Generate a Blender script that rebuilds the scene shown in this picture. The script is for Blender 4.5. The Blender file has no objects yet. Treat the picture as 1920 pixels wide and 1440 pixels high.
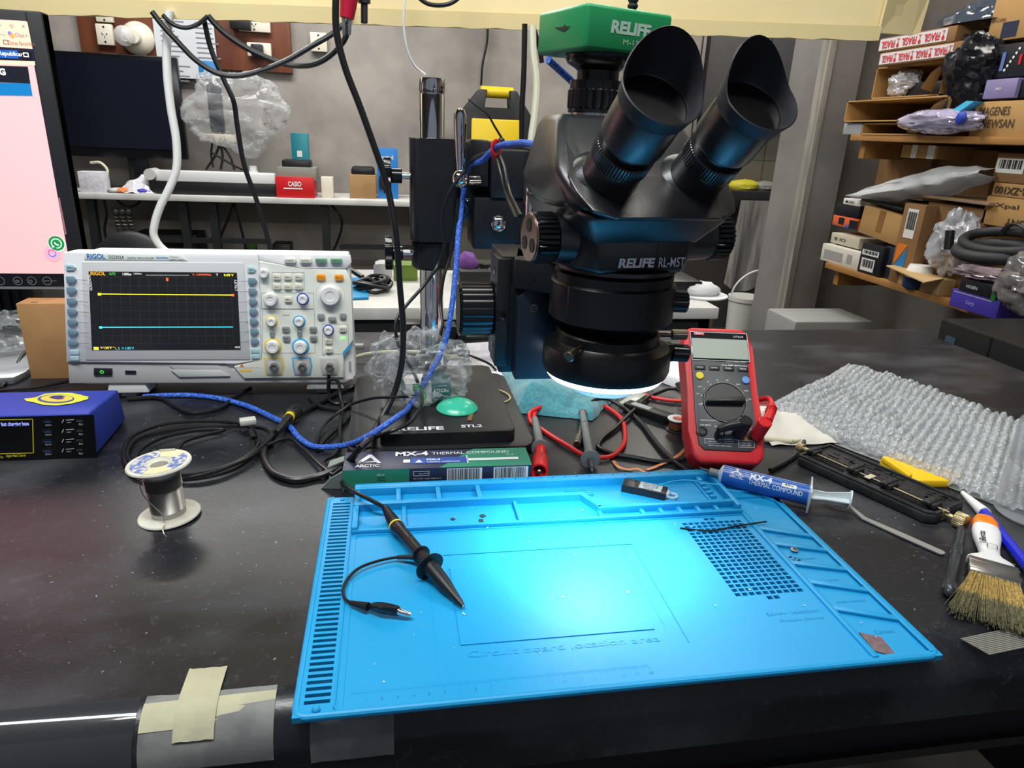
import bpy, bmesh, math, random
from mathutils import Vector, Matrix, noise
random.seed(7)
S = bpy.context.scene
COL = S.collection
PI = math.pi
# ---------------------------------------------------------------- camera
PITCH, ROLL, YAW, FPX, CH = [math.radians(a) for a in (20.0, 2.5, 10.4)] + [1290.0, 0.344]
FW = Vector((math.sin(YAW)*math.cos(PITCH), math.cos(YAW)*math.cos(PITCH), -math.sin(PITCH)))
_R0 = Vector((math.cos(YAW), -math.sin(YAW), 0)); _U0 = _R0.cross(FW)
RT = math.cos(ROLL)*_R0 + math.sin(ROLL)*_U0
UP = -math.sin(ROLL)*_R0 + math.cos(ROLL)*_U0
CAM = Vector((0, 0, CH))
cd = bpy.data.cameras.new('camera'); co = bpy.data.objects.new('camera', cd); COL.objects.link(co)
cd.sensor_width = 36; cd.lens = FPX/1920*36; cd.clip_start = 0.02; cd.clip_end = 50
mw = Matrix((RT, UP, -FW)).transposed().to_4x4(); mw.translation = CAM
co.matrix_world = mw; S.camera = co
# ---------------------------------------------------------------- world and room light
w = bpy.data.worlds.new('world'); S.world = w; w.use_nodes = True
w.node_tree.nodes['Background'].inputs[0].default_value = (0.75, 0.82, 1, 1)
w.node_tree.nodes['Background'].inputs[1].default_value = 0.22
S.view_settings.view_transform = 'Standard'; S.view_settings.look = 'None'
S.view_settings.gamma = 1; S.view_settings.exposure = 0.0
def area(name, loc, tgt, sx, sy, power, col):
    l = bpy.data.lights.new(name, 'AREA'); l.shape = 'RECTANGLE'; l.size = sx; l.size_y = sy
    l.energy = power; l.color = col
    o = bpy.data.objects.new(name, l); COL.objects.link(o); o.location = loc
    o.rotation_euler = (Vector(tgt)-Vector(loc)).to_track_quat('-Z', 'Y').to_euler()
    return o
area('tube_light_over_bench', (-0.45, 0.30, 1.50), (-0.3, 0.55, 0), 1.3, 0.12, 20, (0.93, 0.97, 1))
area('room_light_back', (-0.6, 2.9, 1.85), (-0.6, 3.0, 0), 1.6, 0.5, 62, (1, 0.98, 0.94))
area('room_light_side', (0.9, 1.9, 1.85), (1.2, 2.2, 0), 0.9, 0.5, 26, (1, 0.95, 0.86))
area('kitchen_fill', (1.7, 3.6, 1.88), (1.7, 4.0, 0), 0.6, 0.4, 24, (1, 0.95, 0.85))  # added fill that brightens the kitchen corner; stands for no known lamp
area('canopy_tube_light', (0.1, 0.25, 1.25), (0.1, 1.05, 0.35), 1.4, 0.10, 14, (1, 0.97, 0.88))

def ray(x, y): return FW + RT*(x-960)/FPX + UP*(720-y)/FPX
def Zp(x, y, z=0.0):
    d = ray(x, y); return CAM + d*((z-CAM.z)/d.z)
def Yp(x, y, Y):
    d = ray(x, y); return CAM + d*(Y/d.y)
def Xp(x, y, X):
    d = ray(x, y); return CAM + d*(X/d.x)
# ---------------------------------------------------------------- materials
MC = {}
def sr(c):
    return tuple(((v/255)/12.92 if v/255 <= 0.04045 else ((v/255+0.055)/1.055)**2.4) for v in c)
def M(name, c=(128, 128, 128), r=0.5, m=0.0, e=0.0, c2=None, ns=30, lo=0.4, hi=0.6, bump=0, bs=60, tr=0, coat=0, alpha=1, ior=1.45, r2=None, det=4, stretch=None, ec=None, sheen=0):
    if name in MC: return MC[name]
    mt = bpy.data.materials.new(name); mt.use_nodes = True; MC[name] = mt
    nt = mt.node_tree; b = nt.nodes['Principled BSDF']; N = nt.nodes.new; K = nt.links.new
    c = sr(c)+(1,)
    b.inputs['Base Color'].default_value = c; b.inputs['Roughness'].default_value = r
    b.inputs['Metallic'].default_value = m; b.inputs['IOR'].default_value = ior
    b.inputs['Transmission Weight'].default_value = tr; b.inputs['Coat Weight'].default_value = coat; b.inputs['Coat Roughness'].default_value = 0.22 if 0 < coat < 0.5 else 0.03
    b.inputs['Alpha'].default_value = alpha
    if sheen: b.inputs['Sheen Weight'].default_value = sheen
    if e:
        b.inputs['Emission Color'].default_value = sr(ec)+(1,) if ec else c
        b.inputs['Emission Strength'].default_value = e
    tc = N('ShaderNodeTexCoord'); mp = N('ShaderNodeMapping'); K(tc.outputs['Object'], mp.inputs[0])
    if stretch: mp.inputs['Scale'].default_value = stretch
    if c2 or r2 is not None:
        n = N('ShaderNodeTexNoise'); n.inputs['Scale'].default_value = ns; n.inputs['Detail'].default_value = det
        K(mp.outputs[0], n.inputs['Vector'])
        mr = N('ShaderNodeMapRange'); K(n.outputs[0], mr.inputs[0])
        mr.inputs[1].default_value = lo; mr.inputs[2].default_value = hi
        if c2:
            mx = N('ShaderNodeMix'); mx.data_type = 'RGBA'; K(mr.outputs[0], mx.inputs[0])
            mx.inputs[6].default_value = c; mx.inputs[7].default_value = sr(c2)+(1,)
            K(mx.outputs[2], b.inputs['Base Color'])
        if r2 is not None:
            m2 = N('ShaderNodeMapRange'); K(mr.outputs[0], m2.inputs[0])
            m2.inputs[3].default_value = r; m2.inputs[4].default_value = r2; K(m2.outputs[0], b.inputs['Roughness'])
    if bump:
        n = N('ShaderNodeTexNoise'); n.inputs['Scale'].default_value = bs; n.inputs['Detail'].default_value = 5
        K(mp.outputs[0], n.inputs['Vector'])
        bp = N('ShaderNodeBump'); bp.inputs['Strength'].default_value = bump; bp.inputs['Distance'].default_value = 0.002
        K(n.outputs[0], bp.inputs['Height']); K(bp.outputs[0], b.inputs['Normal'])
    return mt
def film(name, c, tf=0.75, gl=0.5, rough=0.15, bump=0.0, bs=200, spec=0.25):
    """thin clear plastic: part light goes straight through, part is reflected by the crumpled skin"""
    if name in MC: return MC[name]
    mt = bpy.data.materials.new(name); mt.use_nodes = True; MC[name] = mt
    nt = mt.node_tree; N = nt.nodes.new; K = nt.links.new
    out = nt.nodes['Material Output']; b = nt.nodes['Principled BSDF']
    b.inputs['Base Color'].default_value = sr(c)+(1,); b.inputs['Roughness'].default_value = rough
    b.inputs['Coat Weight'].default_value = gl; b.inputs['Coat Roughness'].default_value = 0.05
    t = N('ShaderNodeBsdfTransparent'); mx = N('ShaderNodeMixShader')
    fr = N('ShaderNodeLayerWeight'); fr.inputs[0].default_value = spec
    ma = N('ShaderNodeMath'); ma.operation = 'MULTIPLY_ADD'; K(fr.outputs['Facing'], ma.inputs[0])
    ma.inputs[1].default_value = 0.6; ma.inputs[2].default_value = 1-tf; ma.use_clamp = True
    K(ma.outputs[0], mx.inputs[0]); K(t.outputs[0], mx.inputs[1]); K(b.outputs[0], mx.inputs[2]); K(mx.outputs[0], out.inputs[0])
    if bump:
        n = N('ShaderNodeTexNoise'); n.inputs['Scale'].default_value = bs
        tc = N('ShaderNodeTexCoord'); K(tc.outputs['Object'], n.inputs['Vector'])
        bp = N('ShaderNodeBump'); bp.inputs['Strength'].default_value = bump; bp.inputs['Distance'].default_value = 0.003
        K(n.outputs[0], bp.inputs['Height']); K(bp.outputs[0], b.inputs['Normal'])
    return mt
# ---------------------------------------------------------------- mesh builder
TXT = {}
def text_geo(s, bold):
    k = (s, bold)
    if k not in TXT:
        cu = bpy.data.curves.new('t', 'FONT'); cu.body = s; cu.size = 1; cu.resolution_u = 3
        cu.offset = bold; cu.extrude = 0
        o = bpy.data.objects.new('t', cu); COL.objects.link(o)
        me = bpy.data.meshes.new_from_object(o.evaluated_get(bpy.context.evaluated_depsgraph_get()))
        vs = [v.co.copy() for v in me.vertices]; fs = [tuple(p.vertices) for p in me.polygons]
        bpy.data.objects.remove(o); bpy.data.curves.remove(cu); bpy.data.meshes.remove(me)
        xs = [v.x for v in vs] or [0]; ys = [v.y for v in vs] or [0]
        TXT[k] = (vs, fs, min(xs), max(xs), min(ys), max(ys))
    return TXT[k]
def crs(P, n):
    P = [Vector(p) for p in P]
    if len(P) < 3 or n < 2: return P
    m = len(P); D = [max((P[i+1]-P[i]).length, 1e-7) for i in range(m-1)]; Tn = []
    for i in range(m):
        if i == 0: Tn.append((P[1]-P[0])/D[0])
        elif i == m-1: Tn.append((P[-1]-P[-2])/D[-1])
        else:
            a, c = D[i-1], D[i]; Tn.append(((P[i]-P[i-1])/a*c+(P[i+1]-P[i])/c*a)/(a+c))
    o = []
    for i in range(m-1):
        for k in range(n):
            t = k/n; t2 = t*t; t3 = t2*t
            o.append(P[i]*(2*t3-3*t2+1)+Tn[i]*D[i]*(t3-2*t2+t)+P[i+1]*(3*t2-2*t3)+Tn[i+1]*D[i]*(t3-t2))
    o.append(P[-1]); return o
class B:
    def __init__(s, mat=None):
        s.bm = bmesh.new(); s.ms = []; s.mi = 0; s.X = Matrix()
        if mat: s.use(mat)
    def use(s, mat):
        if mat not in s.ms: s.ms.append(mat)
        s.mi = s.ms.index(mat); return s
    def at(s, x=0, y=0, z=0, rz=0, rx=0, ry=0):
        s.X = Matrix.Translation((x, y, z)) @ Matrix.Rotation(rz, 4, 'Z') @ Matrix.Rotation(ry, 4, 'Y') @ Matrix.Rotation(rx, 4, 'X'); return s
    def raw(s, vs, fs, X=None):
        X = s.X @ X if X is not None else s.X
        nv = [s.bm.verts.new(X @ Vector(v)) for v in vs]; r = []
        for f in fs:
            try:
                q = s.bm.faces.new([nv[i] for i in f]); q.material_index = s.mi; q.smooth = True; r.append(q)
            except ValueError: pass
        return r
    def bev(s, fs, b, seg=2):
        if b <= 0: return s
        es = list({e for f in fs for e in f.edges})
        r = bmesh.ops.bevel(s.bm, geom=es, offset=b, segments=seg, profile=0.5, affect='EDGES', clamp_overlap=True)
        for f in r['faces']: f.material_index = s.mi; f.smooth = True
        return s
    def box(s, x0, x1, y0, y1, z0, z1, b=0, seg=2):
        v = [(x, y, z) for z in (z0, z1) for y in (y0, y1) for x in (x0, x1)]
        fs = s.raw(v, [(0, 2, 3, 1), (4, 5, 7, 6), (0, 1, 5, 4), (2, 6, 7, 3), (0, 4, 6, 2), (1, 3, 7, 5)])
        return s.bev(fs, b, seg)
    def hexa(s, v, b=0, seg=2):
        """eight corners: bottom four then top four, same order round"""
        fs = s.raw(v, [(3, 2, 1, 0), (4, 5, 6, 7), (0, 1, 5, 4), (1, 2, 6, 5), (2, 3, 7, 6), (3, 0, 4, 7)])
        return s.bev(fs, b, seg)
    def hull(s, pts, b=0, seg=3):
        t = bmesh.new(); [t.verts.new(p) for p in pts]
        r = bmesh.ops.convex_hull(t, input=t.verts[:])
        bmesh.ops.dissolve_limit(t, angle_limit=0.02, verts=t.verts[:], edges=t.edges[:])
        loose = [v for v in t.verts if not v.link_faces]
        for v in loose: t.verts.remove(v)
        t.verts.index_update()
        fs = s.raw([v.co for v in t.verts], [[v.index for v in f.verts] for f in t.faces]); t.free()
        return s.bev(fs, b, seg)
    def prism(s, pts, z0, z1, b=0, seg=2, X=None):
        n = len(pts)
        if sum(pts[i][0]*pts[(i+1) % n][1]-pts[(i+1) % n][0]*pts[i][1] for i in range(n)) < 0: pts = pts[::-1]
        v = [(p[0], p[1], z0) for p in pts]+[(p[0], p[1], z1) for p in pts]
        fs = s.raw(v, [tuple(range(n))[::-1], tuple(range(n, 2*n))]+[(i, (i+1) % n, n+(i+1) % n, n+i) for i in range(n)], X)
        return s.bev(fs, b, seg)
    def lathe(s, prof, o=(0, 0, 0), d=(0, 0, 1), n=32, ph=0):
        d = Vector(d).normalized(); a = d.orthogonal().normalized() if abs(d.z) < 0.999 else Vector((1, 0, 0)); c = d.cross(a); o = Vector(o)
        v = []
        for (r, h) in prof:
            for k in range(n):
                t = 2*PI*k/n+ph; v.append(o+d*h+(a*math.cos(t)+c*math.sin(t))*max(r, 1e-5))
        m = len(prof)
        fs = [(j*n+k, j*n+(k+1) % n, (j+1)*n+(k+1) % n, (j+1)*n+k) for j in range(m-1) for k in range(n)]
        if prof[0][0] > 1e-4: fs.append(tuple(range(n))[::-1])
        if prof[-1][0] > 1e-4: fs.append(tuple((m-1)*n+k for k in range(n)))
        s.raw(v, fs); return s
    def cyl(s, p, q, r, r2=None, n=24, b=0):
        p = Vector(p); q = Vector(q); L = (q-p).length; r2 = r if r2 is None else r2
        pr = [(r-b, 0), (r, b), (r2, L-b), (r2-b, L)] if b else [(r, 0), (r2, L)]
        return s.lathe(pr, p, q-p, n)
    def knurl(s, p, q, r, n=24, dep=0.06, b=0.001):
        p = Vector(p); q = Vector(q); d = (q-p); L = d.length; d.normalize()
        a = d.orthogonal().normalized(); c = d.cross(a); v = []; m = n*4
        for (h, f) in ((0, 1-b/r), (b, 1), (L-b, 1), (L, 1-b/r)):
            for k in range(m):
                t = 2*PI*k/m; rr = r*f*(1-dep if k % 4 == 0 else 1); v.append(p+d*h+(a*math.cos(t)+c*math.sin(t))*rr)
        fs = [(j*m+k, j*m+(k+1) % m, (j+1)*m+(k+1) % m, (j+1)*m+k) for j in range(3) for k in range(m)]
        fs += [tuple(range(m))[::-1], tuple(3*m+k for k in range(m))]
        s.raw(v, fs); return s
    def tube(s, pts, r, n=8, sm=6, caps=True, flat=None, taper=None):
        P = crs(pts, sm); a = None; v = []; m = len(P)
        for i, p in enumerate(P):
            t = (P[min(i+1, m-1)]-P[max(i-1, 0)])
            if t.length < 1e-9: t = Vector((0, 0, 1))
            t.normalize()
            if a is None: a = t.orthogonal().normalized()
            a = (a-t*a.dot(t))
            if a.length < 1e-6: a = t.orthogonal()
            a.normalize(); c = t.cross(a)
            rr = r if taper is None else r+(taper-r)*i/(m-1)
            for k in range(n):
                th = 2*PI*k/n
                if flat: v.append(p+Vector((0, 0, flat*rr*math.sin(th)))+(t.cross(Vector((0, 0, 1))).normalized())*rr*math.cos(th))
                else: v.append(p+(a*math.cos(th)+c*math.sin(th))*rr)
        fs = [(j*n+k, j*n+(k+1) % n, (j+1)*n+(k+1) % n, (j+1)*n+k) for j in range(m-1) for k in range(n)]
        if caps: fs += [tuple(range(n))[::-1], tuple((m-1)*n+k for k in range(n))]
        s.raw(v, fs); return s
    def ball(s, c, r, n=20, m=12, sc=(1, 1, 1), fn=None):
        v = []; fs = []
        for j in range(m+1):
            for k in range(n):
                th = PI*j/m; t = 2*PI*k/n
                d = Vector((math.sin(th)*math.cos(t), math.sin(th)*math.sin(t), math.cos(th)))
                q = r*(fn(d) if fn else 1)
                v.append(Vector(c)+Vector((d.x*sc[0], d.y*sc[1], d.z*sc[2]))*q)
        for j in range(m):
            for k in range(n): fs.append((j*n+k, (j+1)*n+k, (j+1)*n+(k+1) % n, j*n+(k+1) % n))
        s.raw(v, fs); return s
    def grid(s, f, nu, nv, th=0):
        v = [Vector(f(i/nu, j/nv)) for j in range(nv+1) for i in range(nu+1)]
        q = [(j*(nu+1)+i, j*(nu+1)+i+1, (j+1)*(nu+1)+i+1, (j+1)*(nu+1)+i) for j in range(nv) for i in range(nu)]
        fs = s.raw(v, q)
        if th:
            r = bmesh.ops.solidify(s.bm, geom=fs, thickness=th)
            for g in r['geom']:
                if isinstance(g, bmesh.types.BMFace): g.smooth = True; g.material_index = s.mi
        return s
    def text(s, t, o, h, x=(1, 0, 0), up=(0, 0, 1), w=None, bold=0.0, al='l', off=0.0002, slant=0):
        vs, fs, x0, x1, y0, y1 = text_geo(t, bold)
        if not fs: return s
        x = Vector(x).normalized(); up = Vector(up).normalized(); nrm = x.cross(up)
        sy = h/(y1-y0) if t.upper() == t or True else h; sx = sy if w is None else w/(x1-x0)
        ox = {'l': 0, 'c': -(x1-x0)*sx/2, 'r': -(x1-x0)*sx}[al]
        o = Vector(o)+nrm*off
        s.raw([o+x*((v.x-x0)*sx+ox+slant*(v.y-y0)*sy)+up*((v.y-y0)*sy) for v in vs], fs); return s
    def rect(s, o, w, h, x=(1, 0, 0), up=(0, 0, 1), off=0.0002, t=0):
        x = Vector(x).normalized(); up = Vector(up).normalized(); n = x.cross(up); o = Vector(o)+n*off
        s.raw([o, o+x*w, o+x*w+up*h, o+up*h], [(0, 1, 2, 3)]); return s
    def pipe_rect(s, o, w, h, lw, x=(1, 0, 0), up=(0, 0, 1), off=0.0002):
        x = Vector(x).normalized(); up = Vector(up).normalized(); o = Vector(o)
        s.rect(o, w, lw, x, up, off); s.rect(o+up*(h-lw), w, lw, x, up, off)
        s.rect(o, lw, h, x, up, off); s.rect(o+x*(w-lw), lw, h, x, up, off); return s
    def line(s, a, b, lw, nrm, off=0.0002):
        a = Vector(a); b = Vector(b); nrm = Vector(nrm).normalized(); d = (b-a).normalized(); c = nrm.cross(d)*lw/2
        a = a+nrm*off; b = b+nrm*off
        s.raw([a-c, b-c, b+c, a+c], [(0, 1, 2, 3)]); return s
    def dots(s, c, r, nrm=(0, -1, 0), n=14, off=0.0002):
        nrm = Vector(nrm).normalized(); a = nrm.orthogonal().normalized(); b = nrm.cross(a); c = Vector(c)+nrm*off
        s.raw([c+(a*math.cos(2*PI*k/n)+b*math.sin(2*PI*k/n))*r for k in range(n)], [tuple(range(n))]); return s
    def ring(s, c, r, lw, nrm=(0, -1, 0), n=24, off=0.0002, a0=0, a1=2*PI):
        nrm = Vector(nrm).normalized(); a = Vector((1, 0, 0)) if abs(nrm.x) < 0.9 else Vector((0, 1, 0)); a = (a-nrm*a.dot(nrm)).normalized(); b = -nrm.cross(a)*-1; c = Vector(c)+nrm*off
        v = []
        for k in range(n+1):
            t = a0+(a1-a0)*k/n; d = a*math.cos(t)+b*math.sin(t); v += [c+d*(r-lw/2), c+d*(r+lw/2)]
        s.raw(v, [(2*k, 2*k+1, 2*k+3, 2*k+2) for k in range(n)]); return s
    def o(s, name, parent=None, label=None, cat=None, group=None, kind=None, ang=35, base=None, doub=0):
        if doub: bmesh.ops.remove_doubles(s.bm, verts=s.bm.verts[:], dist=doub)
        me = bpy.data.meshes.new(name)
        loc = Vector((0, 0, 0))
        if parent is None and s.bm.verts:
            xs = [v.co for v in s.bm.verts]
            loc = Vector(((min(c.x for c in xs)+max(c.x for c in xs))/2, (min(c.y for c in xs)+max(c.y for c in xs))/2, min(c.z for c in xs))) if base is None else Vector(base)
            for v in s.bm.verts: v.co -= loc
        s.bm.to_mesh(me); s.bm.free()
        for m in s.ms: me.materials.append(m)
        me.set_sharp_from_angle(angle=math.radians(ang))
        o = bpy.data.objects.new(name, me); COL.objects.link(o); o.location = loc
        if parent is not None: o.parent = parent
        tag(o, label, cat, group, kind); return o
def tag(o, label=None, cat=None, group=None, kind=None):
    if label: o['label'] = label
    if cat: o['category'] = cat
    if group: o['group'] = group
    if kind: o['kind'] = kind
    return o
def T(name, label, cat, loc=(0, 0, 0), rz=0, group=None, rot=None):
    o = bpy.data.objects.new(name, None); COL.objects.link(o); o.empty_display_size = 0.02
    o.location = loc; o.rotation_euler = rot if rot else (0, 0, rz)
    return tag(o, label, cat, group)
def struct(b, name, **k): return b.o(name, kind='structure', **k)
def dup(root, loc, rz=None, label=None, scale=None):
    r = root.copy(); COL.objects.link(r); r.location = loc
    if rz is not None: r.rotation_euler = (0, 0, rz)
    if label: r['label'] = label
    if scale: r.scale = scale
    for ch in list(root.children):
        c = ch.copy(); COL.objects.link(c); c.parent = r
        for g in list(ch.children):
            d = g.copy(); COL.objects.link(d); d.parent = c
    return r
# common materials
BLK = M('black_plastic', (22, 23, 26), 0.42)
BLKG = M('black_gloss_paint', (15, 16, 20), 0.22)
BLKS = M('black_satin_paint', (24, 25, 29), 0.33, bump=0.12, bs=900)
RUB = M('black_rubber', (20, 20, 24), 0.6)
CHR = M('chrome', (225, 225, 225), 0.05, 1)
STL = M('brushed_steel', (190, 190, 188), 0.28, 1)
WHT = M('white_plastic', (228, 230, 232), 0.4)
INKW = M('white_print', (225, 228, 232), 0.5)
INKK = M('black_print', (20, 20, 22), 0.6)
BRASS = M('brass', (190, 178, 138), 0.4, 1)
CARD = M('brown_cardboard', (160, 126, 84), 0.85, c2=(148, 115, 76), ns=8)
# ---------------------------------------------------------------- room shell
FZ = -0.76
MW_ = M('grey_plaster', (158, 152, 146), 0.9, c2=(120, 116, 112), ns=3.5, lo=0.35, hi=0.7, bump=0.5, bs=25)
b = B(M('dark_floor', (70, 68, 66), 0.7, c2=(88, 85, 80), ns=6)); b.box(-3.2, 3.2, -1.2, 5.2, FZ-0.05, FZ); struct(b, 'floor')
b = B(M('ceiling_grey', (120, 118, 114), 0.9)); b.box(-3.2, 3.2, -1.2, 5.2, 1.95, 2.0); struct(b, 'ceiling')
b = B(MW_); b.box(-3.2, 1.02, 4.0, 4.1, FZ, 1.95); struct(b, 'wall_back')
b = B(MW_); b.box(-3.3, -3.2, -1.2, 4.1, FZ, 1.95); struct(b, 'wall_left')
# right: end of a wall that carries the shelves
PW = M('right_wall_plaster', (128, 125, 122), 0.9, c2=(112, 109, 106), ns=3, bump=0.4, bs=30)
b = B(PW); b.box(1.515, 1.64, 2.41, 2.66, FZ, 1.95)
b.use(M('rough_plaster_edge', (150, 146, 138), 0.95, c2=(122, 118, 112), ns=7, stretch=(3, 3, 0.5), bump=0.8, bs=40)).prism([(1.505, 2.405), (1.535, 2.62), (1.545, 2.62), (1.52, 2.405)], FZ, 1.95)
b.box(1.50, 1.522, 2.40, 2.415, FZ, 1.95); struct(b, 'wall_shelf_end')
b = B(M('shelf_wall_dark', (128, 122, 116), 0.9, c2=(108, 104, 100), ns=3, bump=0.4, bs=30)); b.box(1.95, 2.05, -1.2, 2.66, FZ, 1.95); b.box(1.64, 1.95, 2.56, 2.66, FZ, 1.95); struct(b, 'wall_right')
# kitchen corner seen past the wall end
b = B(M('beige_tiles', (176, 166, 138), 0.35)); b.box(1.2, 3.2, 4.55, 4.6, FZ, 1.95)
b.use(M('tile_grout', (140, 132, 112), 0.8))
for k in range(8): b.box(1.2, 3.2, 4.545, 4.55, -0.2+k*0.22, -0.195+k*0.22)
for k in range(9): b.box(1.25+k*0.25, 1.254+k*0.25, 4.545, 4.55, FZ, 1.95)
struct(b, 'wall_kitchen')
# ---------------------------------------------------------------- workbench
LAM = M('black_scuffed_laminate', (29, 31, 36), 0.30, c2=(78, 80, 85), ns=6, lo=0.47, hi=0.85, r2=0.46, stretch=(1, 1.8, 1), det=9, bump=0.06, bs=300)
_nt = LAM.node_tree; _b = _nt.nodes['Principled BSDF']; _src = _b.inputs['Base Color'].links[0].from_socket
_n = _nt.nodes.new('ShaderNodeTexNoise'); _n.inputs['Scale'].default_value = 55; _n.inputs['Detail'].default_value = 12; _n.inputs['Roughness'].default_value = 0.75; _n.inputs['Distortion'].default_value = 2.5
_tc = _nt.nodes.new('ShaderNodeTexCoord'); _nt.links.new(_tc.outputs['Object'], _n.inputs['Vector'])
_r = _nt.nodes.new('ShaderNodeMapRange'); _r.inputs[1].default_value = 0.56; _r.inputs[2].default_value = 0.78; _r.inputs[4].default_value = 0.55; _nt.links.new(_n.outputs[0], _r.inputs[0])
_x = _nt.nodes.new('ShaderNodeMix'); _x.data_type = 'RGBA'; _nt.links.new(_r.outputs[0], _x.inputs[0]); _nt.links.new(_src, _x.inputs[6]); _x.inputs[7].default_value = sr((104, 106, 110))+(1,); _nt.links.new(_x.outputs[2], _b.inputs['Base Color'])
bench = T('workbench', 'black laminate workbench with rounded taped front edge, carrying all the instruments', 'workbench', (0.1, 0.8, FZ))
b = B(LAM)
prof = [(1.21, 0), (0.372, 0)]
for k in range(0, 9):
    t = k/8*PI/2; prof.append((0.372-0.030*math.sin(t), -0.030+0.030*math.cos(t)))
prof += [(0.342, -0.06), (0.36, -0.06), (0.36, -0.03), (1.21, -0.03)]
x0, x1 = -1.6, 1.055
n = len(prof); v = [(x0, p[0], p[1]) for p in prof]+[(x1, p[0], p[1]) for p in prof]
b.at(-0.1, -0.8, -FZ)
b.raw(v, [tuple(range(n)), tuple(range(n, 2*n))[::-1]]+[(i, n+i, n+(i+1) % n, (i+1) % n) for i in range(n)])
bmesh.ops.recalc_face_normals(b.bm, faces=b.bm.faces[:])
b.o('worktop', bench)
b = B(M('dark_apron_board', (20, 20, 22), 0.6)).at(-0.1, -0.8, -FZ); b.box(-1.55, 1.02, 0.40, 0.418, -0.17, -0.03)
b.o('apron', bench)
b = B(M('apron_strip', (42, 42, 42), 0.5)).at(-0.1, -0.8, -FZ); b.box(-1.55, 1.02, 0.394, 0.40, -0.165, -0.155); b.o('strip', bench)
for (lx, ly) in ((-1.5, 0.44), (0.98, 0.44), (-1.5, 1.15), (0.98, 1.15)):
    b = B(M('bench_leg_steel', (30, 30, 32), 0.5)).at(-0.1, -0.8, -FZ); b.box(lx-0.02, lx+0.02, ly-0.02, ly+0.02, FZ, -0.03); b.o('leg', bench)
# scratches and crumbs baked on the laminate
def scatter(name, label, mat, n, xr, yr, zf, s0, s1, cat='crumbs', ln=1.0, avoid=None):
    b = B(mat)
    for i in range(n):
        x = random.uniform(*xr); y = random.uniform(*yr); s = random.uniform(s0, s1)*(0.4+random.random()**3); a = random.random()*PI
        if avoid and avoid(x, y): continue
        b.X = Matrix.Translation((x, y, zf)) @ Matrix.Rotation(a, 4, 'Z'); L = s*random.uniform(1, ln)
        b.raw([(-L, -s*0.6, 0), (L, -s*0.5, 0), (L*0.9, s*0.6, 0), (-L*0.8, s*0.5, 0), (0, 0, s*0.7)], [(0, 1, 4), (1, 2, 4), (2, 3, 4), (3, 0, 4), (0, 3, 2, 1)])
    return b.o(name, None, label, cat, kind='stuff')
inmat = lambda x, y: -0.07 < x < 0.39 and y < 0.63
scatter('dust', 'pale dust specks strewn over the black worktop', M('dust_grey', (150, 150, 150), 0.9), 1500, (-0.33, 0.7), (0.39, 0.85), 0.00005, 0.0002, 0.0008, 'dust', 2.0, inmat)
scatter('scratch_marks', 'fine pale hairline scratches all over the black worktop', M('scratch_grey', (96, 97, 100), 0.9), 260, (-0.30, 0.68), (0.39, 0.80), 0.00004, 0.00012, 0.0003, 'scratches', 60.0, inmat)

# ---------------------------------------------------------------- blue silicone repair mat
BLUE = M('blue_silicone', (26, 150, 206), 0.42, c2=(22, 143, 199), ns=4, bump=0.04, bs=500)
BLUD = BLUE
mat = T('repair_mat', 'large bright blue silicone repair mat with trays, lying at the bench front', 'work mat', (-0.065, 0.339, 0.0))
b = B(BLUE)
W_, D_ = 451, 270
slots = [(10+i*5.6, 13+i*5.6) for i in range(45)]
gx = [(332+i*6.05, 332+i*6.05+4.7) for i in range(10)]; gy = [(81.5+i*5.6, 81.5+i*5.6+3.9) for i in range(20)]
def hgt(x, y):
    if 6 < x < 22:
        for a, c in slots:
            if a < y < c: return 0
    if x < 24: return 4.2
    if x < 27: return 3.4
    if 332 < x < 392 and 81 < y < 193:
        for a, c in gx:
            if a < x < c:
                for p, q in gy:
                    if p < y < q: return 0
    if (gx[4][0] < x < gx[4][1] or gx[5][0] < x < gx[5][1]) and (194.5 < y < 198.2 or 75 < y < 79): return 0
    if 402.5 < x < 444 and 6 < y < 232: return 2.6
    if 30 < x < 397 and 6 < y < 200:
        if (104 < x < 272 and 162 < y < 163.2) or (271 < x < 272.2 and 35 < y < 163): return 2.9
        if (107 < x < 252 and 51 < y < 52.4) or (107 < x < 108.2 and 51 < y < 143): return 2.7
        if (90 < x < 90.7 and 38 < y < 130) or (260 < x < 260.6 and 52 < y < 156): return 3.3
        return 3.6
    return 4.2
xb = sorted(set([0, 6, 22, 24, 27, 30, 90, 90.7, 104, 107, 108.2, 252, 260, 260.6, 271, 272.2, 397, 402.5, 444, 451]+[t for g in gx for t in g]))
yb = sorted(set([0, 6, 35, 38, 51, 52.4, 75, 79, 130, 143, 156, 162, 163.2, 194.5, 198.2, 200, 232, 270]+[t for g in gy for t in g]+[t for g in slots for t in g]))
xb = [t for i, t in enumerate(xb) if i == 0 or t-xb[i-1] > 0.05]; yb = [t for i, t in enumerate(yb) if i == 0 or t-yb[i-1] > 0.05]
H = [[hgt((xb[i]+xb[i+1])/2, (yb[j]+yb[j+1])/2) for j in range(len(yb)-1)] for i in range(len(xb)-1)]
NX, NY = len(xb)-1, len(yb)-1
V_ = []; F_ = []
def q_(a, c, d, e):
    k = len(V_); V_.extend([tuple(t*0.001 for t in p) for p in (a, c, d, e)]); F_.append((k, k+1, k+2, k+3))
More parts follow.
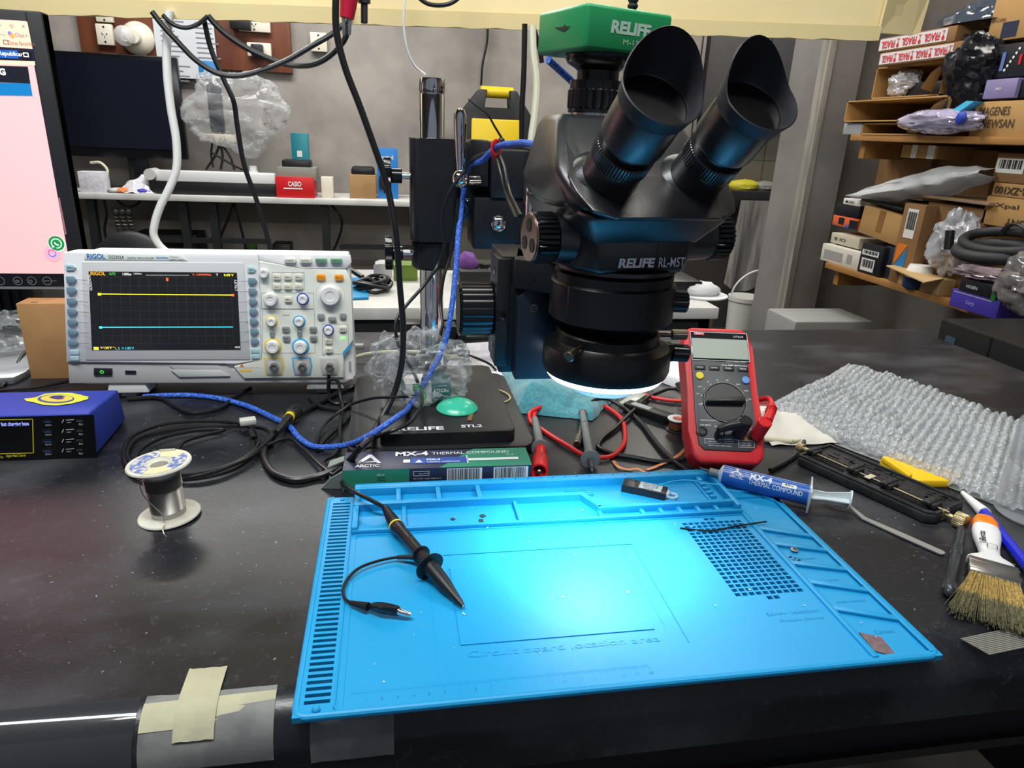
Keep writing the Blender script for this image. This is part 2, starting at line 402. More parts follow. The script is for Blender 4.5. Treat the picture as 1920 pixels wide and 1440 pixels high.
for i in range(NX):
    for j in range(NY):
        h = H[i][j]; x0, x1, y0, y1 = xb[i], xb[i+1], yb[j], yb[j+1]
        if h > 0: q_((x0, y0, h), (x1, y0, h), (x1, y1, h), (x0, y1, h))
        hr = H[i+1][j] if i+1 < NX else 0; hu = H[i][j+1] if j+1 < NY else 0
        if abs(hr-h) > 0.01: q_((x1, y0, min(h, hr)), (x1, y1, min(h, hr)), (x1, y1, max(h, hr)), (x1, y0, max(h, hr))) if h > hr else q_((x1, y1, h), (x1, y0, h), (x1, y0, hr), (x1, y1, hr))
        if abs(hu-h) > 0.01: q_((x1, y1, hu), (x0, y1, hu), (x0, y1, h), (x1, y1, h)) if h > hu else q_((x0, y1, h), (x1, y1, h), (x1, y1, hu), (x0, y1, hu))
    q_((xb[i], 0, 0), (xb[i+1], 0, 0), (xb[i+1], 0, H[i][0]), (xb[i], 0, H[i][0]))
for j in range(NY): q_((0, yb[j+1], 0), (0, yb[j], 0), (0, yb[j], H[0][j]), (0, yb[j+1], H[0][j]))
b.raw(V_, F_)
mm = 0.001
def wall(x0, x1, y0, y1, z1, z0=3.0, bv=0.6): b.box(x0*mm, x1*mm, y0*mm, y1*mm, z0*mm, z1*mm, bv*mm, 2)
# rounded outer rim
rim = [(3, 0.0), (448, 0.0), (451, 3), (451, 232), (449, 240), (441, 250)]
def rimline(L, r, z):
    P = []
    for i, (x, y) in enumerate(L):
        P.append((x, y))
        if i+1 < len(L):
            d = math.hypot(L[i+1][0]-x, L[i+1][1]-y)
            if d > 20:
                for k in (2/d, 1-2/d): P.append((x+(L[i+1][0]-x)*k, y+(L[i+1][1]-y)*k))
    b.tube([Vector((x*mm, y*mm, z*mm)) for x, y in P], r*mm, 10, 2)
rimline([(6, 270), (2.5, 268), (1.5, 264), (1.5, 8), (3, 4), (8, 1.5), (442, 1.5), (447.5, 4), (449.5, 9), (449.5, 236), (447, 244), (436, 262)], 2.5, 2.6)
rimline([(24.5, 268), (24.5, 8), (28, 2.5)], 1.1, 3.4)
# tray walls, raised rear rows
wall(26, 31, 203, 281, 11); wall(26, 399, 273, 281, 12.5, 0); wall(26, 399, 270, 273.5, 12.5, 0)
for x0, x1 in ((65.5, 70), (104, 108.5), (143.5, 148)): wall(x0, x1, 246, 274, 11.5)
wall(26, 240, 241, 246, 11.5, 3, 0)
b.prism([(240*mm, 241*mm), (245*mm, 241*mm), (249*mm, 246*mm), (240*mm, 246*mm)], 3*mm, 11.5*mm)
b.prism([(245*mm, 241*mm), (257*mm, 216*mm), (261.5*mm, 219*mm), (249*mm, 246*mm)], 3*mm, 11.5*mm)
wall(256, 399, 214.5, 219.5, 11.5)
wall(394, 399, 206, 281, 12)
wall(26, 399, 202, 206, 8.0)
for x0 in (70.5, 177, 255, 297, 316, 335, 354, 373): wall(x0, x0+4, 205, 242 if x0 < 200 else 216, 8.0)
for k in range(4): wall(232+k*1.5, 262+k*1.2, 250+k*4.6, 252.6+k*4.6, 6.5-k*0.4)
wall(376, 379, 219, 273, 6.2); wall(384.5, 387, 219, 273, 6.2)
for k in range(6): wall(378, 385.5, 222+k*8.5, 225.5+k*8.5, 8.5)
wall(379, 384, 262, 273, 10)
# right-hand pockets with slanting dividers
wall(397.5, 402.5, 4, 208, 5.4); wall(444, 450, 4, 240, 5.4)
for (ya, yb_) in ((172, 154), (146, 131), (116, 102), (89, 73), (55, 38)):
    b.prism([(402*mm, ya*mm), (402*mm, (ya+6)*mm), (444.5*mm, (yb_+6)*mm), (444.5*mm, yb_*mm)], 2.5*mm, 5.4*mm, 0.4*mm)
b.prism([(440*mm, 228*mm), (450*mm, 212*mm), (450*mm, 250*mm), (436*mm, 262*mm), (425*mm, 258*mm)], 2.5*mm, 5.4*mm, 0.4*mm)
for rr, zz in ((12, 6.5), (21, 6.5)):
    b.tube([Vector(((418+rr*math.cos(t))*mm, (262+rr*math.sin(t)*0.95)*mm, zz*mm-2*mm)) for t in [PI+PI*k/10 for k in range(11)]], 2.4*mm, 8, 2)
b.cyl((14*mm, 4.5*mm, 3*mm), (14*mm, 4.5*mm, 7*mm), 2.6*mm, n=16, b=0.001); b.cyl((14*mm, 265.5*mm, 3*mm), (14*mm, 265.5*mm, 6*mm), 2.2*mm, n=16, b=0.001)
for k in range(18): b.use(M('blue_pinhole', (8, 60, 100), 0.8)).dots(((160+k*13)*mm, 277*mm, 12.5*mm), 0.9*mm, (0, 0, 1), 8); b.use(BLUE)
# embossed writing and ruler
def emb(t, x, y, h, w=None, al='l', up=(0, 1, 0), xx=(1, 0, 0), z=3.6):
    b.text(t, (x*mm, y*mm, z*mm), h*mm, xx, up, w*mm if w else None, 0.0, al, 0.00035)
emb('Circuit board location area', 112, 39, 6, 140)
emb('Screw location', 345, 56, 4, 44); emb('Mobile phone', 352, 47, 4, 36)
emb('4-8# battery', 411, 64, 4, 26, z=2.6); emb('Screen', 413, 124, 4, 16, z=2.6); emb('IC parts', 413, 92, 4, 18, z=2.6); emb('Board', 413, 160, 4, 18, z=2.6); emb('Camera', 418, 28, 4, 16, z=2.6)
for k in range(0, 201):
    L = 4.2 if k % 10 == 0 else (3.2 if k % 5 == 0 else 2.2)
    b.box((34+k)*mm, (34.35+k)*mm, (18-L)*mm, 18*mm, 3.6*mm, 3.85*mm)
for k in range(1, 21): emb(str(k), 34+k*10, 9, 2.6, al='c')
b.o('mat_body', mat)
# ---------------------------------------------------------------- microscope stand
st = T('microscope_stand', 'black boom stand with heavy base plate and chrome pole, standing behind the blue mat', 'stand', (0.055, 0.82, 0.0))
def SB(m): return B(m).at(-0.055, -0.82, 0)
def rrect(x0, x1, y0, y1, r, n=5):
    o = []
    for cx, cy, a in ((x1-r, y0+r, -PI/2), (x1-r, y1-r, 0), (x0+r, y1-r, PI/2), (x0+r, y0+r, PI)):
        for k in range(n+1): o.append((cx+r*math.cos(a+PI/2*k/n), cy+r*math.sin(a+PI/2*k/n)))
    return o
BASEM = M('black_base_paint', (30, 31, 33), 0.42, c2=(48, 48, 49), ns=12, lo=0.5, hi=0.8, bump=0.1, bs=800)
b = SB(BASEM)
b.prism(rrect(-0.052, 0.158, 0.692, 0.945, 0.020), 0.0, 0.013, 0.002)
b.prism(rrect(-0.016, 0.136, 0.702, 0.935, 0.010), 0.012, 0.028, 0.003, 3)
b.use(INKW).text('RELIFE', (0.003, 0.710, 0.028), 0.0095, (1, 0, 0), (0, 1, 0), 0.052, 0.03, off=0.0003)
b.text('STL2', (0.075, 0.714, 0.028), 0.0075, (1, 0, 0), (0, 1, 0), 0.024, 0.02, off=0.0003)
b.o('base_plate', st)
b = SB(CHR); b.lathe([(0.0165, 0.026), (0.0165, 0.385), (0.0158, 0.386), (0.0158, 0.388), (0.0165, 0.389), (0.0165, 0.402), (0.0155, 0.405), (0, 0.4055)], (0.055, 0.95, 0), n=48); b.o('pole', st)
b = SB(BLKS); b.prism(rrect(0.026, 0.092, 0.918, 0.985, 0.012), 0.205, 0.334, 0.003); b.o('pole_sleeve', st)
b = SB(BLKS); b.cyl((0.055, 0.95, 0.166), (0.055, 0.95, 0.205), 0.0275, n=40, b=0.003); b.o('stop_collar', st)
for z in (0.286, 0.186):
    b = SB(CHR); b.cyl((0.014, 0.945, z), (0.03, 0.945, z), 0.0042, n=12)
    b.use(BLKG).cyl((0.002, 0.945, z), (0.016, 0.945, z), 0.0095, n=20, b=0.001)
    v = []
    for k in range(48):
        t = 2*PI*k/48; r = 0.0195+0.0035*math.cos(6*t); v.append((r*math.cos(t), r*math.sin(t)))
    b.prism(v, -0.005, 0.005, 0.0015, 2, Matrix.Translation((-0.003, 0.945, z)) @ Matrix.Rotation(PI/2, 4, 'Y'))
    b.use(CHR).dots((-0.0085, 0.945, z), 0.008, (-1, 0, 0), 20)
    b.o('clamp_knob', st)
# boom clamp blocks and lever
b = SB(BLKS)
b.hexa([(0.098, 0.885, 0.28), (0.120, 0.875, 0.28), (0.120, 0.93, 0.28), (0.098, 0.93, 0.28), (0.098, 0.885, 0.335), (0.120, 0.875, 0.335), (0.120, 0.93, 0.335), (0.098, 0.93, 0.335)], 0.002)
b.box(0.088, 0.19, 0.925, 0.975, 0.262, 0.333, 0.003)
b.box(0.122, 0.168, 0.865, 0.925, 0.268, 0.325, 0.002)
b.box(0.170, 0.187, 0.85, 0.925, 0.255, 0.328, 0.002)
b.box(0.102, 0.172, 0.868, 0.94, 0.205, 0.268, 0.002)
b.cyl((0.165, 0.866, 0.298), (0.165, 0.8655, 0.298), 0.003, n=12)
b.o('boom_clamp', st)
b = SB(CHR); b.ball((0.133, 0.866, 0.237), 0.0105, sc=(1, 0.7, 1)); b.o('dome_screw', st)
b = SB(CHR)
b.ball((0.084, 0.86, 0.29), 0.0112)
b.lathe([(0.0048, 0.008), (0.0062, 0.03), (0.0078, 0.062), (0.0076, 0.072), (0.005, 0.078), (0, 0.08)], (0.084, 0.86, 0.29), (-0.02, 0, 1), 24)
b.cyl((0.09, 0.862, 0.288), (0.108, 0.872, 0.288), 0.006, n=20, b=0.001); b.o('lever_handle', st)
b = SB(M('blue_sticker', (60, 130, 190), 0.4)); b.cyl((0.094, 0.975, 0.245), (0.094, 0.945, 0.245), 0.014, n=24)
b.use(M('sticker_white', (150, 190, 220), 0.4)).ring((0.094, 0.945, 0.245), 0.008, 0.003); b.o('round_label', st)
# boom running forward and drop post
b = SB(CHR); b.cyl((0.178, 0.62, 0.292), (0.178, 0.9, 0.292), 0.011, n=28); b.o('boom_rod', st)
b = SB(CHR); b.cyl((0.121, 0.60, 0.245), (0.121, 0.60, 0.305), 0.006, n=24); b.use(BLKS).box(0.119, 0.19, 0.598, 0.635, 0.284, 0.304, 0.002); b.o('drop_post', st)
# focus rack
RK = M('anodised_black_blue', (22, 30, 42), 0.35, bump=0.05, bs=900)
b = SB(BLKS); b.box(0.092, 0.116, 0.572, 0.64, 0.143, 0.247, 0.002); b.box(0.088, 0.10, 0.57, 0.60, 0.15, 0.245, 0.001)
for z in (0.232, 0.165): b.use(CHR).ring((0.0878, 0.585, z), 0.0035, 0.0012, (-1, 0, 0), off=0.0005); b.use(BLK).dots((0.0878, 0.585, z), 0.0028, (-1, 0, 0), off=0.0004); b.use(BLKS)
b.o('focus_rack', st)
b = SB(RK); b.prism([(0.104, 0.0), (0.146, 0.0), (0.146, 0.08), (0.110, 0.08), (0.104, 0.072)], -0.572, -0.556, 0.0015, 2, Matrix.Translation((0, 0, 0.142)) @ Matrix.Rotation(PI/2, 4, 'X'))
b.use(CHR).ring((0.118, 0.556, 0.206), 0.0028, 0.0014, (0, -1, 0), 16, 0.0004); b.dots((0.118, 0.556, 0.206), 0.0012, (0, -1, 0), 6, 0.0004); b.o('front_plate', st)
b = SB(BLKS); b.hexa([(0.1, 0.56, 0.222), (0.15, 0.52, 0.222), (0.18, 0.60, 0.222), (0.116, 0.64, 0.222), (0.1, 0.56, 0.247), (0.15, 0.52, 0.247), (0.18, 0.60, 0.247), (0.116, 0.64, 0.247)], 0.002)
for x, y in ((0.114, 0.5486), (0.128, 0.5376)): b.use(M('screw_hole', (5, 5, 6), 0.5)).dots((x, y, 0.233), 0.0018, (-0.62, -0.78, 0), off=0.0005)
b.o('rack_arm', st)
b = SB(BLKG); b.lathe([(0.0245, 0), (0.0255, 0.002), (0.0255, 0.010), (0.0225, 0.011)], (0.098, 0.595, 0.196), (-1, 0, 0), 48)
b.knurl((0.088, 0.595, 0.196), (0.058, 0.595, 0.196), 0.0240, 18, 0.04, 0.002)
b.use(M('knob_end_satin', (44, 44, 46), 0.55)).dots((0.058, 0.595, 0.196), 0.0215, (-1, 0, 0), 40, 0.0006); b.o('focus_knob', st)
b = SB(BLKG); b.knurl((0.14, 0.60, 0.2045), (0.175, 0.60, 0.2045), 0.0205, 18, 0.04, 0.002); b.o('focus_knob', st)
# holder ring
b = B(BLKS).at(-0.055, -0.82, 0.0115); b.lathe([(0.040, 0.2), (0.0475, 0.2), (0.0485, 0.201), (0.0485, 0.228), (0.0475, 0.229), (0.0460, 0.2295), (0.0460, 0.236), (0.040, 0.236)], (0.170, 0.510, 0), n=64)
b.box(0.128, 0.140, 0.484, 0.492, 0.203, 0.229, 0.001)
b.use(M('screw_hole', (5, 5, 6), 0.5)).cyl((0.176, 0.4635, 0.214), (0.176, 0.462, 0.214), 0.0025, n=12); b.cyl((0.131, 0.4845, 0.219), (0.1305, 0.4835, 0.219), 0.0018, n=10)
b.use(BLKG).knurl((0.215, 0.50, 0.214), (0.228, 0.498, 0.214), 0.0085, 12, 0.1, 0.001)
b.o('holder_ring', st)
# ---------------------------------------------------------------- stereo microscope head
HX, HY, HR = 0.172, 0.512, math.radians(9)
ms = T('stereo_microscope', 'black trinocular stereo microscope head with winged eye cups, held over the mat', 'microscope', (HX, HY, 0.190), HR)
HP = M('microscope_satin_paint', (19, 20, 25), 0.3, bump=0.08, bs=1200)
HP.node_tree.nodes['Principled BSDF'].inputs['IOR'].default_value = 1.75
def MBd(m): return B(m).at(0, 0, -0.178)
b = MBd(HP)
b.lathe([(0.030, 0.180), (0.034, 0.183), (0.040, 0.196), (0.0445, 0.201)], n=56); b.o('objective_cone', ms)
b = MBd(HP)
b.lathe([(0.0415, 0.236), (0.0465, 0.238), (0.0465, 0.241)], n=56)
b.hull([(sx*x, y, z) for sx in (-1, 1) for (x, y, z) in [(0.034, -0.041, 0.240), (0.047, -0.016, 0.240), (0.047, 0.045, 0.240), (0.034, -0.043, 0.263), (0.047, -0.018, 0.263), (0.05, 0.045, 0.285), (0.04, -0.046, 0.272)]], 0.004)
b.use(INKW).text('RELIFE', (-0.021, -0.0425, 0.2455), 0.0068, (1, 0, 0), (0, 0.0, 1), 0.0285, 0.045, off=0.0009, slant=0.12)
b.text('RL-M5T', (0.0115, -0.0425, 0.2455), 0.0068, (1, 0, 0), (0, 0, 1), 0.0215, 0.008, off=0.0009)
b.use(M('seam_dark', (6, 6, 8), 0.8)).line((0.009, -0.0425, 0.2405), (0.009, -0.0436, 0.2625), 0.0004, (0, -1, 0), 0.0009)
b.o('zoom_body', ms)
b = MBd(HP)
# flared middle tier and the sloping eyepiece deck
b.hull([(sx*x, y, z) for sx in (-1, 1) for (x, y, z) in [(0.040, -0.044, 0.262), (0.047, 0.05, 0.262), (0.056, -0.062, 0.283), (0.060, -0.02, 0.29), (0.058, 0.06, 0.29)]], 0.004)
b.hull([(sx*x, y, z) for sx in (-1, 1) for (x, y, z) in [(0.046, -0.070, 0.283), (0.060, -0.055, 0.290), (0.066, -0.022, 0.312), (0.050, 0.012, 0.347), (0.046, 0.062, 0.347), (0.060, 0.062, 0.30), (0.062, 0.0, 0.284), (0.05, 0.062, 0.284)]], 0.005, 3)
b.o('prism_housing', ms)
b = MBd(HP)
b.hull([(sx*x, y, z) for sx in (-1, 1) for (x, y, z) in [(0.040, -0.0725, 0.2835), (0.055, -0.066, 0.2875), (0.061, -0.052, 0.2975), (0.062, -0.040, 0.306), (0.052, -0.002, 0.3335), (0.046, 0.001, 0.3355),
     (0.038, -0.068, 0.281), (0.053, -0.060, 0.284), (0.060, -0.040, 0.298), (0.048, 0.004, 0.328)]], 0.0018, 3)
b.o('eyepiece_deck', ms)
# zoom knobs left and right
for sx in (-1, 1):
    kx = 0.014 if sx > 0 else 0
    b = MBd(HP); b.lathe([(0.021, 0.036), (0.0185, 0.05), (0.0175, 0.058+kx)], (0, -0.008, 0.262), (sx, 0, 0), 36)
    b.use(BLKG).knurl((sx*(0.058+kx), -0.008, 0.262), (sx*(0.074+kx), -0.008, 0.262), 0.0185, 30, 0.07, 0.0015)
    if sx < 0:
        b.use(M('warm_steel', (150, 128, 118), 0.3, 1)).cyl((-0.074, -0.008, 0.262), (-0.0765, -0.008, 0.262), 0.0178, n=36, b=0.001)
        b.use(M('hole_dark', (14, 12, 12), 0.5))
        for a in (90, 210, 330): b.dots((-0.0765, -0.008+0.009*math.cos(math.radians(a)), 0.262+0.009*math.sin(math.radians(a))), 0.005, (-1, 0, 0), 16, 0.0004)
    b.o('zoom_knob', ms)
# eyepieces
EL = math.radians(41)
ev = Vector((0, -math.cos(EL), math.sin(EL))); eu = Vector((0, math.sin(EL), math.cos(EL))); ex = Vector((1, 0, 0))
CUP = M('matt_rubber_cup', (30, 30, 38), 0.55)
for sx in (-1, 1):
    o = Vector((sx*0.0335, -0.046, 0.311))
    b = MBd(HP)
    b.lathe([(0.030, -0.020), (0.028, -0.014), (0.0225, -0.007), (0.0195, -0.004), (0.0190, 0.014)], o, ev, 40); b.o('eyepiece_socket', ms)
    b = MBd(HP); b.knurl(o+ev*0.013, o+ev*0.025, 0.0203, 60, 0.03, 0.0006); b.lathe([(0.0165, 0.024), (0.0165, 0.034)], o, ev, 36); b.o('diopter_ring', ms)
    b = MBd(HP); b.lathe([(0.018, 0.032), (0.0212, 0.033), (0.0216, 0.0345), (0.0216, 0.062), (0.0210, 0.064), (0.0204, 0.0625)], o, ev, 44)
    b.use(M('eyepiece_inner_gloss', (10, 10, 13), 0.12)).lathe([(0.0204, 0.0628), (0.0185, 0.0622), (0.0178, 0.0590), (0.0168, 0.0585), (0.0150, 0.0545), (0.0, 0.054)], o, ev, 44)
    e_ = b.o('eyepiece', ms)
    b = MBd(CUP); n = 48; v = []; prof = []
    for (r, h, k) in ((0.0212, 0.060, 0), (0.0230, 0.062, 0), (0.0238, 0.067, 0.1), (0.0256, 0.073, 1), (0.0248, 0.0735, 1), (0.0220, 0.068, 0.4), (0.0212, 0.0645, 0), (0.0206, 0.0636, 0)):
        for j in range(n):
            t = 2*PI*j/n; wv = max(0, math.cos(t-sx*-0.25))**1.6
            hh = h+k*0.019*wv; rr = r+k*0.003*wv
            v.append(o+ev*hh+(ex*math.sin(t)+eu*math.cos(t))*rr)
    b.raw(v, [(a*n+j, a*n+(j+1) % n, (a+1)*n+(j+1) % n, (a+1)*n+j) for a in range(len(v)//n-1) for j in range(n)])
    bmesh.ops.recalc_face_normals(b.bm, faces=b.bm.faces[:])
    b.o('eye_cup', e_)
    b = MBd(M('coated_lens', (8, 8, 12), 0.03, ior=2.0, coat=1)); b.ball(o+ev*0.0310, 0.0260, 28, 24, sc=(1, 1, 1)); 
    b.bm.verts.ensure_lookup_table(); dl = [q for q in b.bm.verts if (q.co-Vector((o.x, o.y, o.z-0.178))-ev*0.0310).dot(ev) < 0.0226]
    bmesh.ops.delete(b.bm, geom=dl, context='VERTS')
    b.o('lens', e_)
# phototube
pt = Vector((-0.0065, 0.046, -0.010))
b = MBd(STL); b.cyl(pt+Vector((0, 0, 0.354)), pt+Vector((0, 0, 0.360)), 0.0195, n=40)
b.use(BLKG).lathe([(0.0205, 0.359), (0.0215, 0.360), (0.0215, 0.362)], pt, (0, 0, 1), 40); b.knurl(pt+Vector((0, 0, 0.362)), pt+Vector((0, 0, 0.376)), 0.0222, 22, 0.06, 0.001)
b.lathe([(0.021, 0.376), (0.021, 0.382), (0.016, 0.3825), (0.016, 0.389), (0.0185, 0.391), (0.024, 0.394), (0.026, 0.398), (0.026, 0.3995)], pt, (0, 0, 1), 40); b.o('photo_tube', ms)
# camera on top
gc = T('microscope_camera', 'green cube camera screwed on top of the photo tube of the microscope', 'camera', (0.158, 0.564, 0.402), math.radians(20))
GR = M('green_anodised', (30, 132, 80), 0.35)
b = B(GR); b.box(-0.033, 0.045, -0.032, 0.034, 0, 0.030, 0.003, 3)
b.use(M('dark_screw', (30, 40, 38), 0.5)).dots((-0.033, -0.004, 0.016), 0.0024, (-1, 0, 0), 5)
b.raw([(-0.0333, -0.012, 0.0165), (-0.0333, 0.010, 0.0175), (-0.0333, -0.004, 0.0135)], [(0, 1, 2)])
b.use(M('silver_print', (168, 196, 180), 0.5)).text('RELIFE', (-0.012, -0.032, 0.0125), 0.0085, w=0.036, bold=0.05, slant=0.1); b.text('M-13', (0.0, -0.032, 0.006), 0.0035, w=0.014)
b.o('camera_body', gc)
b = B(M('camera_cord_boot', (30, 30, 42), 0.5))
cp = [Vector((0.034, 0.004, 0.028)), Vector((0.034, 0.004, 0.05))]
for k in range(7): b.cyl((0.034, 0.004, 0.029+k*0.0042), (0.034, 0.004, 0.0315+k*0.0042), 0.0042, n=14, b=0.0006)
b.cyl((0.034, 0.004, 0.028), (0.034, 0.004, 0.30), 0.0033, n=12); b.o('cord', gc)
b = B(BLK); b.ball((-0.012, -0.018, 0.030), 0.0028, sc=(1, 1, 0.7)); b.o('button', gc)
# ---------------------------------------------------------------- ring light
rl = T('ring_light', 'black ring light glowing white underneath, clamped round the microscope objective', 'ring light', (0.169, 0.508, 0.167))
b = B(M('ring_light_black', (16, 16, 18), 0.36)); b.lathe([(0.030, 0.003), (0.047, 0.0), (0.0495, 0.001), (0.0510, 0.005), (0.0510, 0.018), (0.0495, 0.0225), (0.0425, 0.0245), (0.041, 0.026), (0.041, 0.033), (0.0395, 0.0345), (0.031, 0.0345), (0.031, 0.004)], n=72)
b.o('housing', rl)
b = B(M('led_ring_glow', (235, 245, 255), 0.5, e=8, ec=(225, 240, 255))); b.lathe([(0.034, 0.0015), (0.035, -0.0038), (0.0455, -0.0042), (0.0472, -0.002), (0.0474, 0.0012)], n=72); b.o('led_ring', rl)
b = B(film('frosted_lens_cover', (84, 128, 148), 0.72, 0.5, 0.3, 0.4, 1500)); b.lathe([(0.031, 0.002), (0.0280, -0.010), (0.0265, -0.0150), (0.023, -0.0165), (0.0, -0.017)], n=56); b.o('lens_cover', rl)
b = B(M('dull_nickel', (120, 112, 98), 0.35, 1)); b.cyl((-0.030, -0.030, 0.029), (-0.039, -0.040, 0.027), 0.0016, n=12); b.cyl((-0.037, -0.038, 0.0275), (-0.043, -0.0445, 0.0255), 0.0042, n=18, b=0.0008); b.o('thumbscrew', rl)
b = B(M('dull_nickel', (120, 112, 98), 0.35, 1)); b.cyl((0.040, 0.0, 0.0295), (0.055, -0.001, 0.0295), 0.0022, n=12); b.knurl((0.053, -0.001, 0.0295), (0.066, -0.002, 0.0295), 0.0042, 16, 0.06, 0.0005); b.o('thumbscrew', rl)
b = B(BLKG); b.box(0.045, 0.056, -0.008, 0.006, 0.008, 0.022, 0.002); b.knurl((0.054, -0.003, 0.015), (0.068, -0.005, 0.0145), 0.0072, 18, 0.07, 0.001)
b.use(INKW).line((0.0685, -0.0085, 0.015), (0.0685, -0.004, 0.015), 0.001, (1, 0, 0), 0.0003); b.o('dimmer_knob', rl)
lp = bpy.data.lights.new('ring_light_beam', 'SPOT'); lp.energy = 5.0; lp.color = (0.72, 0.93, 1.0); lp.spot_size = math.radians(104); lp.spot_blend = 1.0; lp.shadow_soft_size = 0.035
lo_ = bpy.data.objects.new('ring_light_beam', lp); COL.objects.link(lo_); lo_.location = (0.169, 0.508, 0.143)
# ---------------------------------------------------------------- oscilloscope
osc = T('oscilloscope', 'light grey two-channel digital oscilloscope with yellow and blue traces on its screen', 'oscilloscope', (-0.391, 0.90, 0.021), rot=(math.radians(-4), 0, 0))
def sc(X, Y, y=0.0):
    px, py = 80+X*0.3229, 440+Y*0.3229
    l = 107+(py-473)*0.172; r = 660+(py-473)*0.012; s = (px-l)/(r-l)
    yt = 473+5*s; yb = 722-10*s
    return Vector((s*0.341, y, (yb-py)/(yb-yt)*0.168))
SW = M('scope_shell', (226, 227, 228), 0.42, bump=0.03, bs=900); SG = M('scope_grey_trim', (168, 169, 171), 0.45, bump=0.03, bs=900); SP = M('scope_panel', (222, 227, 218), 0.45)
b = B(SW)
b.prism([(0.0, 0.004), (0.004, 0.0), (0.336, 0.0), (0.341, 0.005), (0.338, 0.163), (0.333, 0.168), (0.006, 0.168), (0.0, 0.162)], -0.028, 0.0, 0.003, 3, Matrix.Translation((0, 0, 0)) @ Matrix.Rotation(PI/2, 4, 'X'))
b.box(0.006, 0.334, 0.026, 0.095, 0.004, 0.164, 0.004)
b.o('case', osc)
def plate(b, pts, y0, y1, bv=0.001):
    P = [sc(*p) for p in pts]; b.prism([(p.x, p.z) for p in P], -y1, -y0, bv, 2, Matrix.Rotation(PI/2, 4, 'X')); return b
b = B(SW); plate(b, [(97, 105), (1225, 112), (1225, 150), (1245, 720), (1090, 738), (135, 735)], -0.005, 0.001, 0.002)
plate(b, [(1225, 112), (1790, 118), (1796, 160), (1760, 195), (1500, 192), (1225, 150)], -0.004, 0.001, 0.0015)
b.o('front_bezel', osc)
b = B(SG); plate(b, [(140, 738), (1010, 738), (1130, 838), (1740, 838), (1795, 835), (1780, 826), (1740, 856), (150, 862)], -0.0025, 0.001, 0.001)
plate(b, [(700, 752), (985, 752), (1055, 815), (1050, 822), (790, 826)], -0.004, 0.0, 0.001); b.use(M('label_plate', (190, 192, 192), 0.5)); plate(b, [(715, 778), (1000, 778), (1050, 815), (760, 820)], -0.0048, -0.002, 0.0004)
b.o('lower_trim', osc)
b = B(M('bezel_recess', (200, 201, 204), 0.45)); plate(b, [(205, 158), (1135, 160), (1172, 715), (240, 718)], -0.0062, 0, 0.0012)
b.o('screen_surround', osc)
b = B(SP); plate(b, [(1225, 150), (1500, 195), (1760, 198), (1790, 260), (1795, 600), (1728, 690), (1735, 820), (1135, 828), (1075, 755), (1245, 718)], -0.0055, 0, 0.001)
b.use(M('label_strip', (214, 224, 218), 0.45)); plate(b, [(225, 112), (765, 118), (805, 150), (220, 146)], -0.0058, -0.004, 0.0002)
b.use(M('logo_blue', (40, 105, 190), 0.5)).text('RIGOL', sc(236, 142, -0.0058), 0.0062, w=0.0205, bold=0.03)
b.use(M('grey_print', (70, 74, 78), 0.6)).text('DS2302A', sc(357, 141, -0.0058), 0.004, w=0.0175, bold=0.01); b.text('DIGITAL OSCILLOSCOPE', sc(462, 142, -0.0058), 0.0023, w=0.030, bold=0.01)
b.text('2 Channel', sc(702, 134, -0.0058), 0.0018, w=0.0098); b.text('300MHz  2GSa/s', sc(702, 148, -0.0058), 0.0018, w=0.0165)
b.use(M('logo_blue', (40, 105, 190), 0.5)).text('UltraVision', sc(622, 141, -0.0058), 0.0028, w=0.0148, bold=0.02)
b.o('control_panel', osc)
# screen
SCRN = M('lcd_dark', (24, 24, 26), 0.25, e=1.0, ec=(20, 20, 22))
b = B(SCRN); plate(b, [(246, 210), (1096, 215), (1116, 655), (275, 658)], -0.0066, -0.002, 0)
def sl(c, a, d, w, s_=1.0, key=None):
    b.use(M('lcd_%d_%d_%d' % c, c, 0.4, e=s_)); b.line(sc(a[0], a[1], -0.0066), sc(d[0], d[1], -0.0066), w, (0, -1, 0), 0.00015)
gl, gr, gt, gb = (318, 240), (1062, 243), (335, 618), (1075, 622)
def gp(u, v):
    x0 = gl[0]+(gt[0]-gl[0])*v; x1 = gr[0]+(gb[0]-gr[0])*v; return (x0+(x1-x0)*u, 240+v*380)
for k in range(15): sl((58, 58, 60), gp(k/14, 0), gp(k/14, 1), 0.0002, 0.8)
for k in range(9): sl((58, 58, 60), gp(0, k/8), gp(1, k/8), 0.0002, 0.8)
sl((240, 225, 50), (318, 336), (1068, 340), 0.0011, 1.3); sl((70, 195, 225), (325, 525), (1072, 522), 0.0011, 1.2)
sl((240, 225, 50), (300, 337), (318, 337), 0.003, 1.3); sl((70, 195, 225), (312, 526), (328, 526), 0.003, 1.2); sl((230, 90, 40), (1066, 340), (1080, 340), 0.003, 1.2); sl((230, 90, 40), (690, 245), (690, 262), 0.0028, 1.2)
def st_(c, t, X, Y, h, w=None, s_=1.0): b.use(M('lcd_%d_%d_%d' % c, c, 0.4, e=s_)).text(t, sc(X, Y, -0.0067), h, w=w, bold=0.01)
st_((235, 170, 30), 'RIGOL', 260, 231, 0.0042, 0.0165); st_((70, 190, 70), 'AUTO', 362, 230, 0.003, 0.0072); st_((225, 225, 225), '1.000us', 438, 231, 0.003, 0.0098); st_((210, 210, 210), '1.00GSa/s', 500, 226, 0.0018, 0.009)
st_((230, 90, 40), 'D  0.00000000ps', 838, 234, 0.003, 0.022); st_((225, 225, 225), 'T', 974, 234, 0.003); st_((240, 225, 50), '0.00 V', 1020, 235, 0.003, 0.0115)
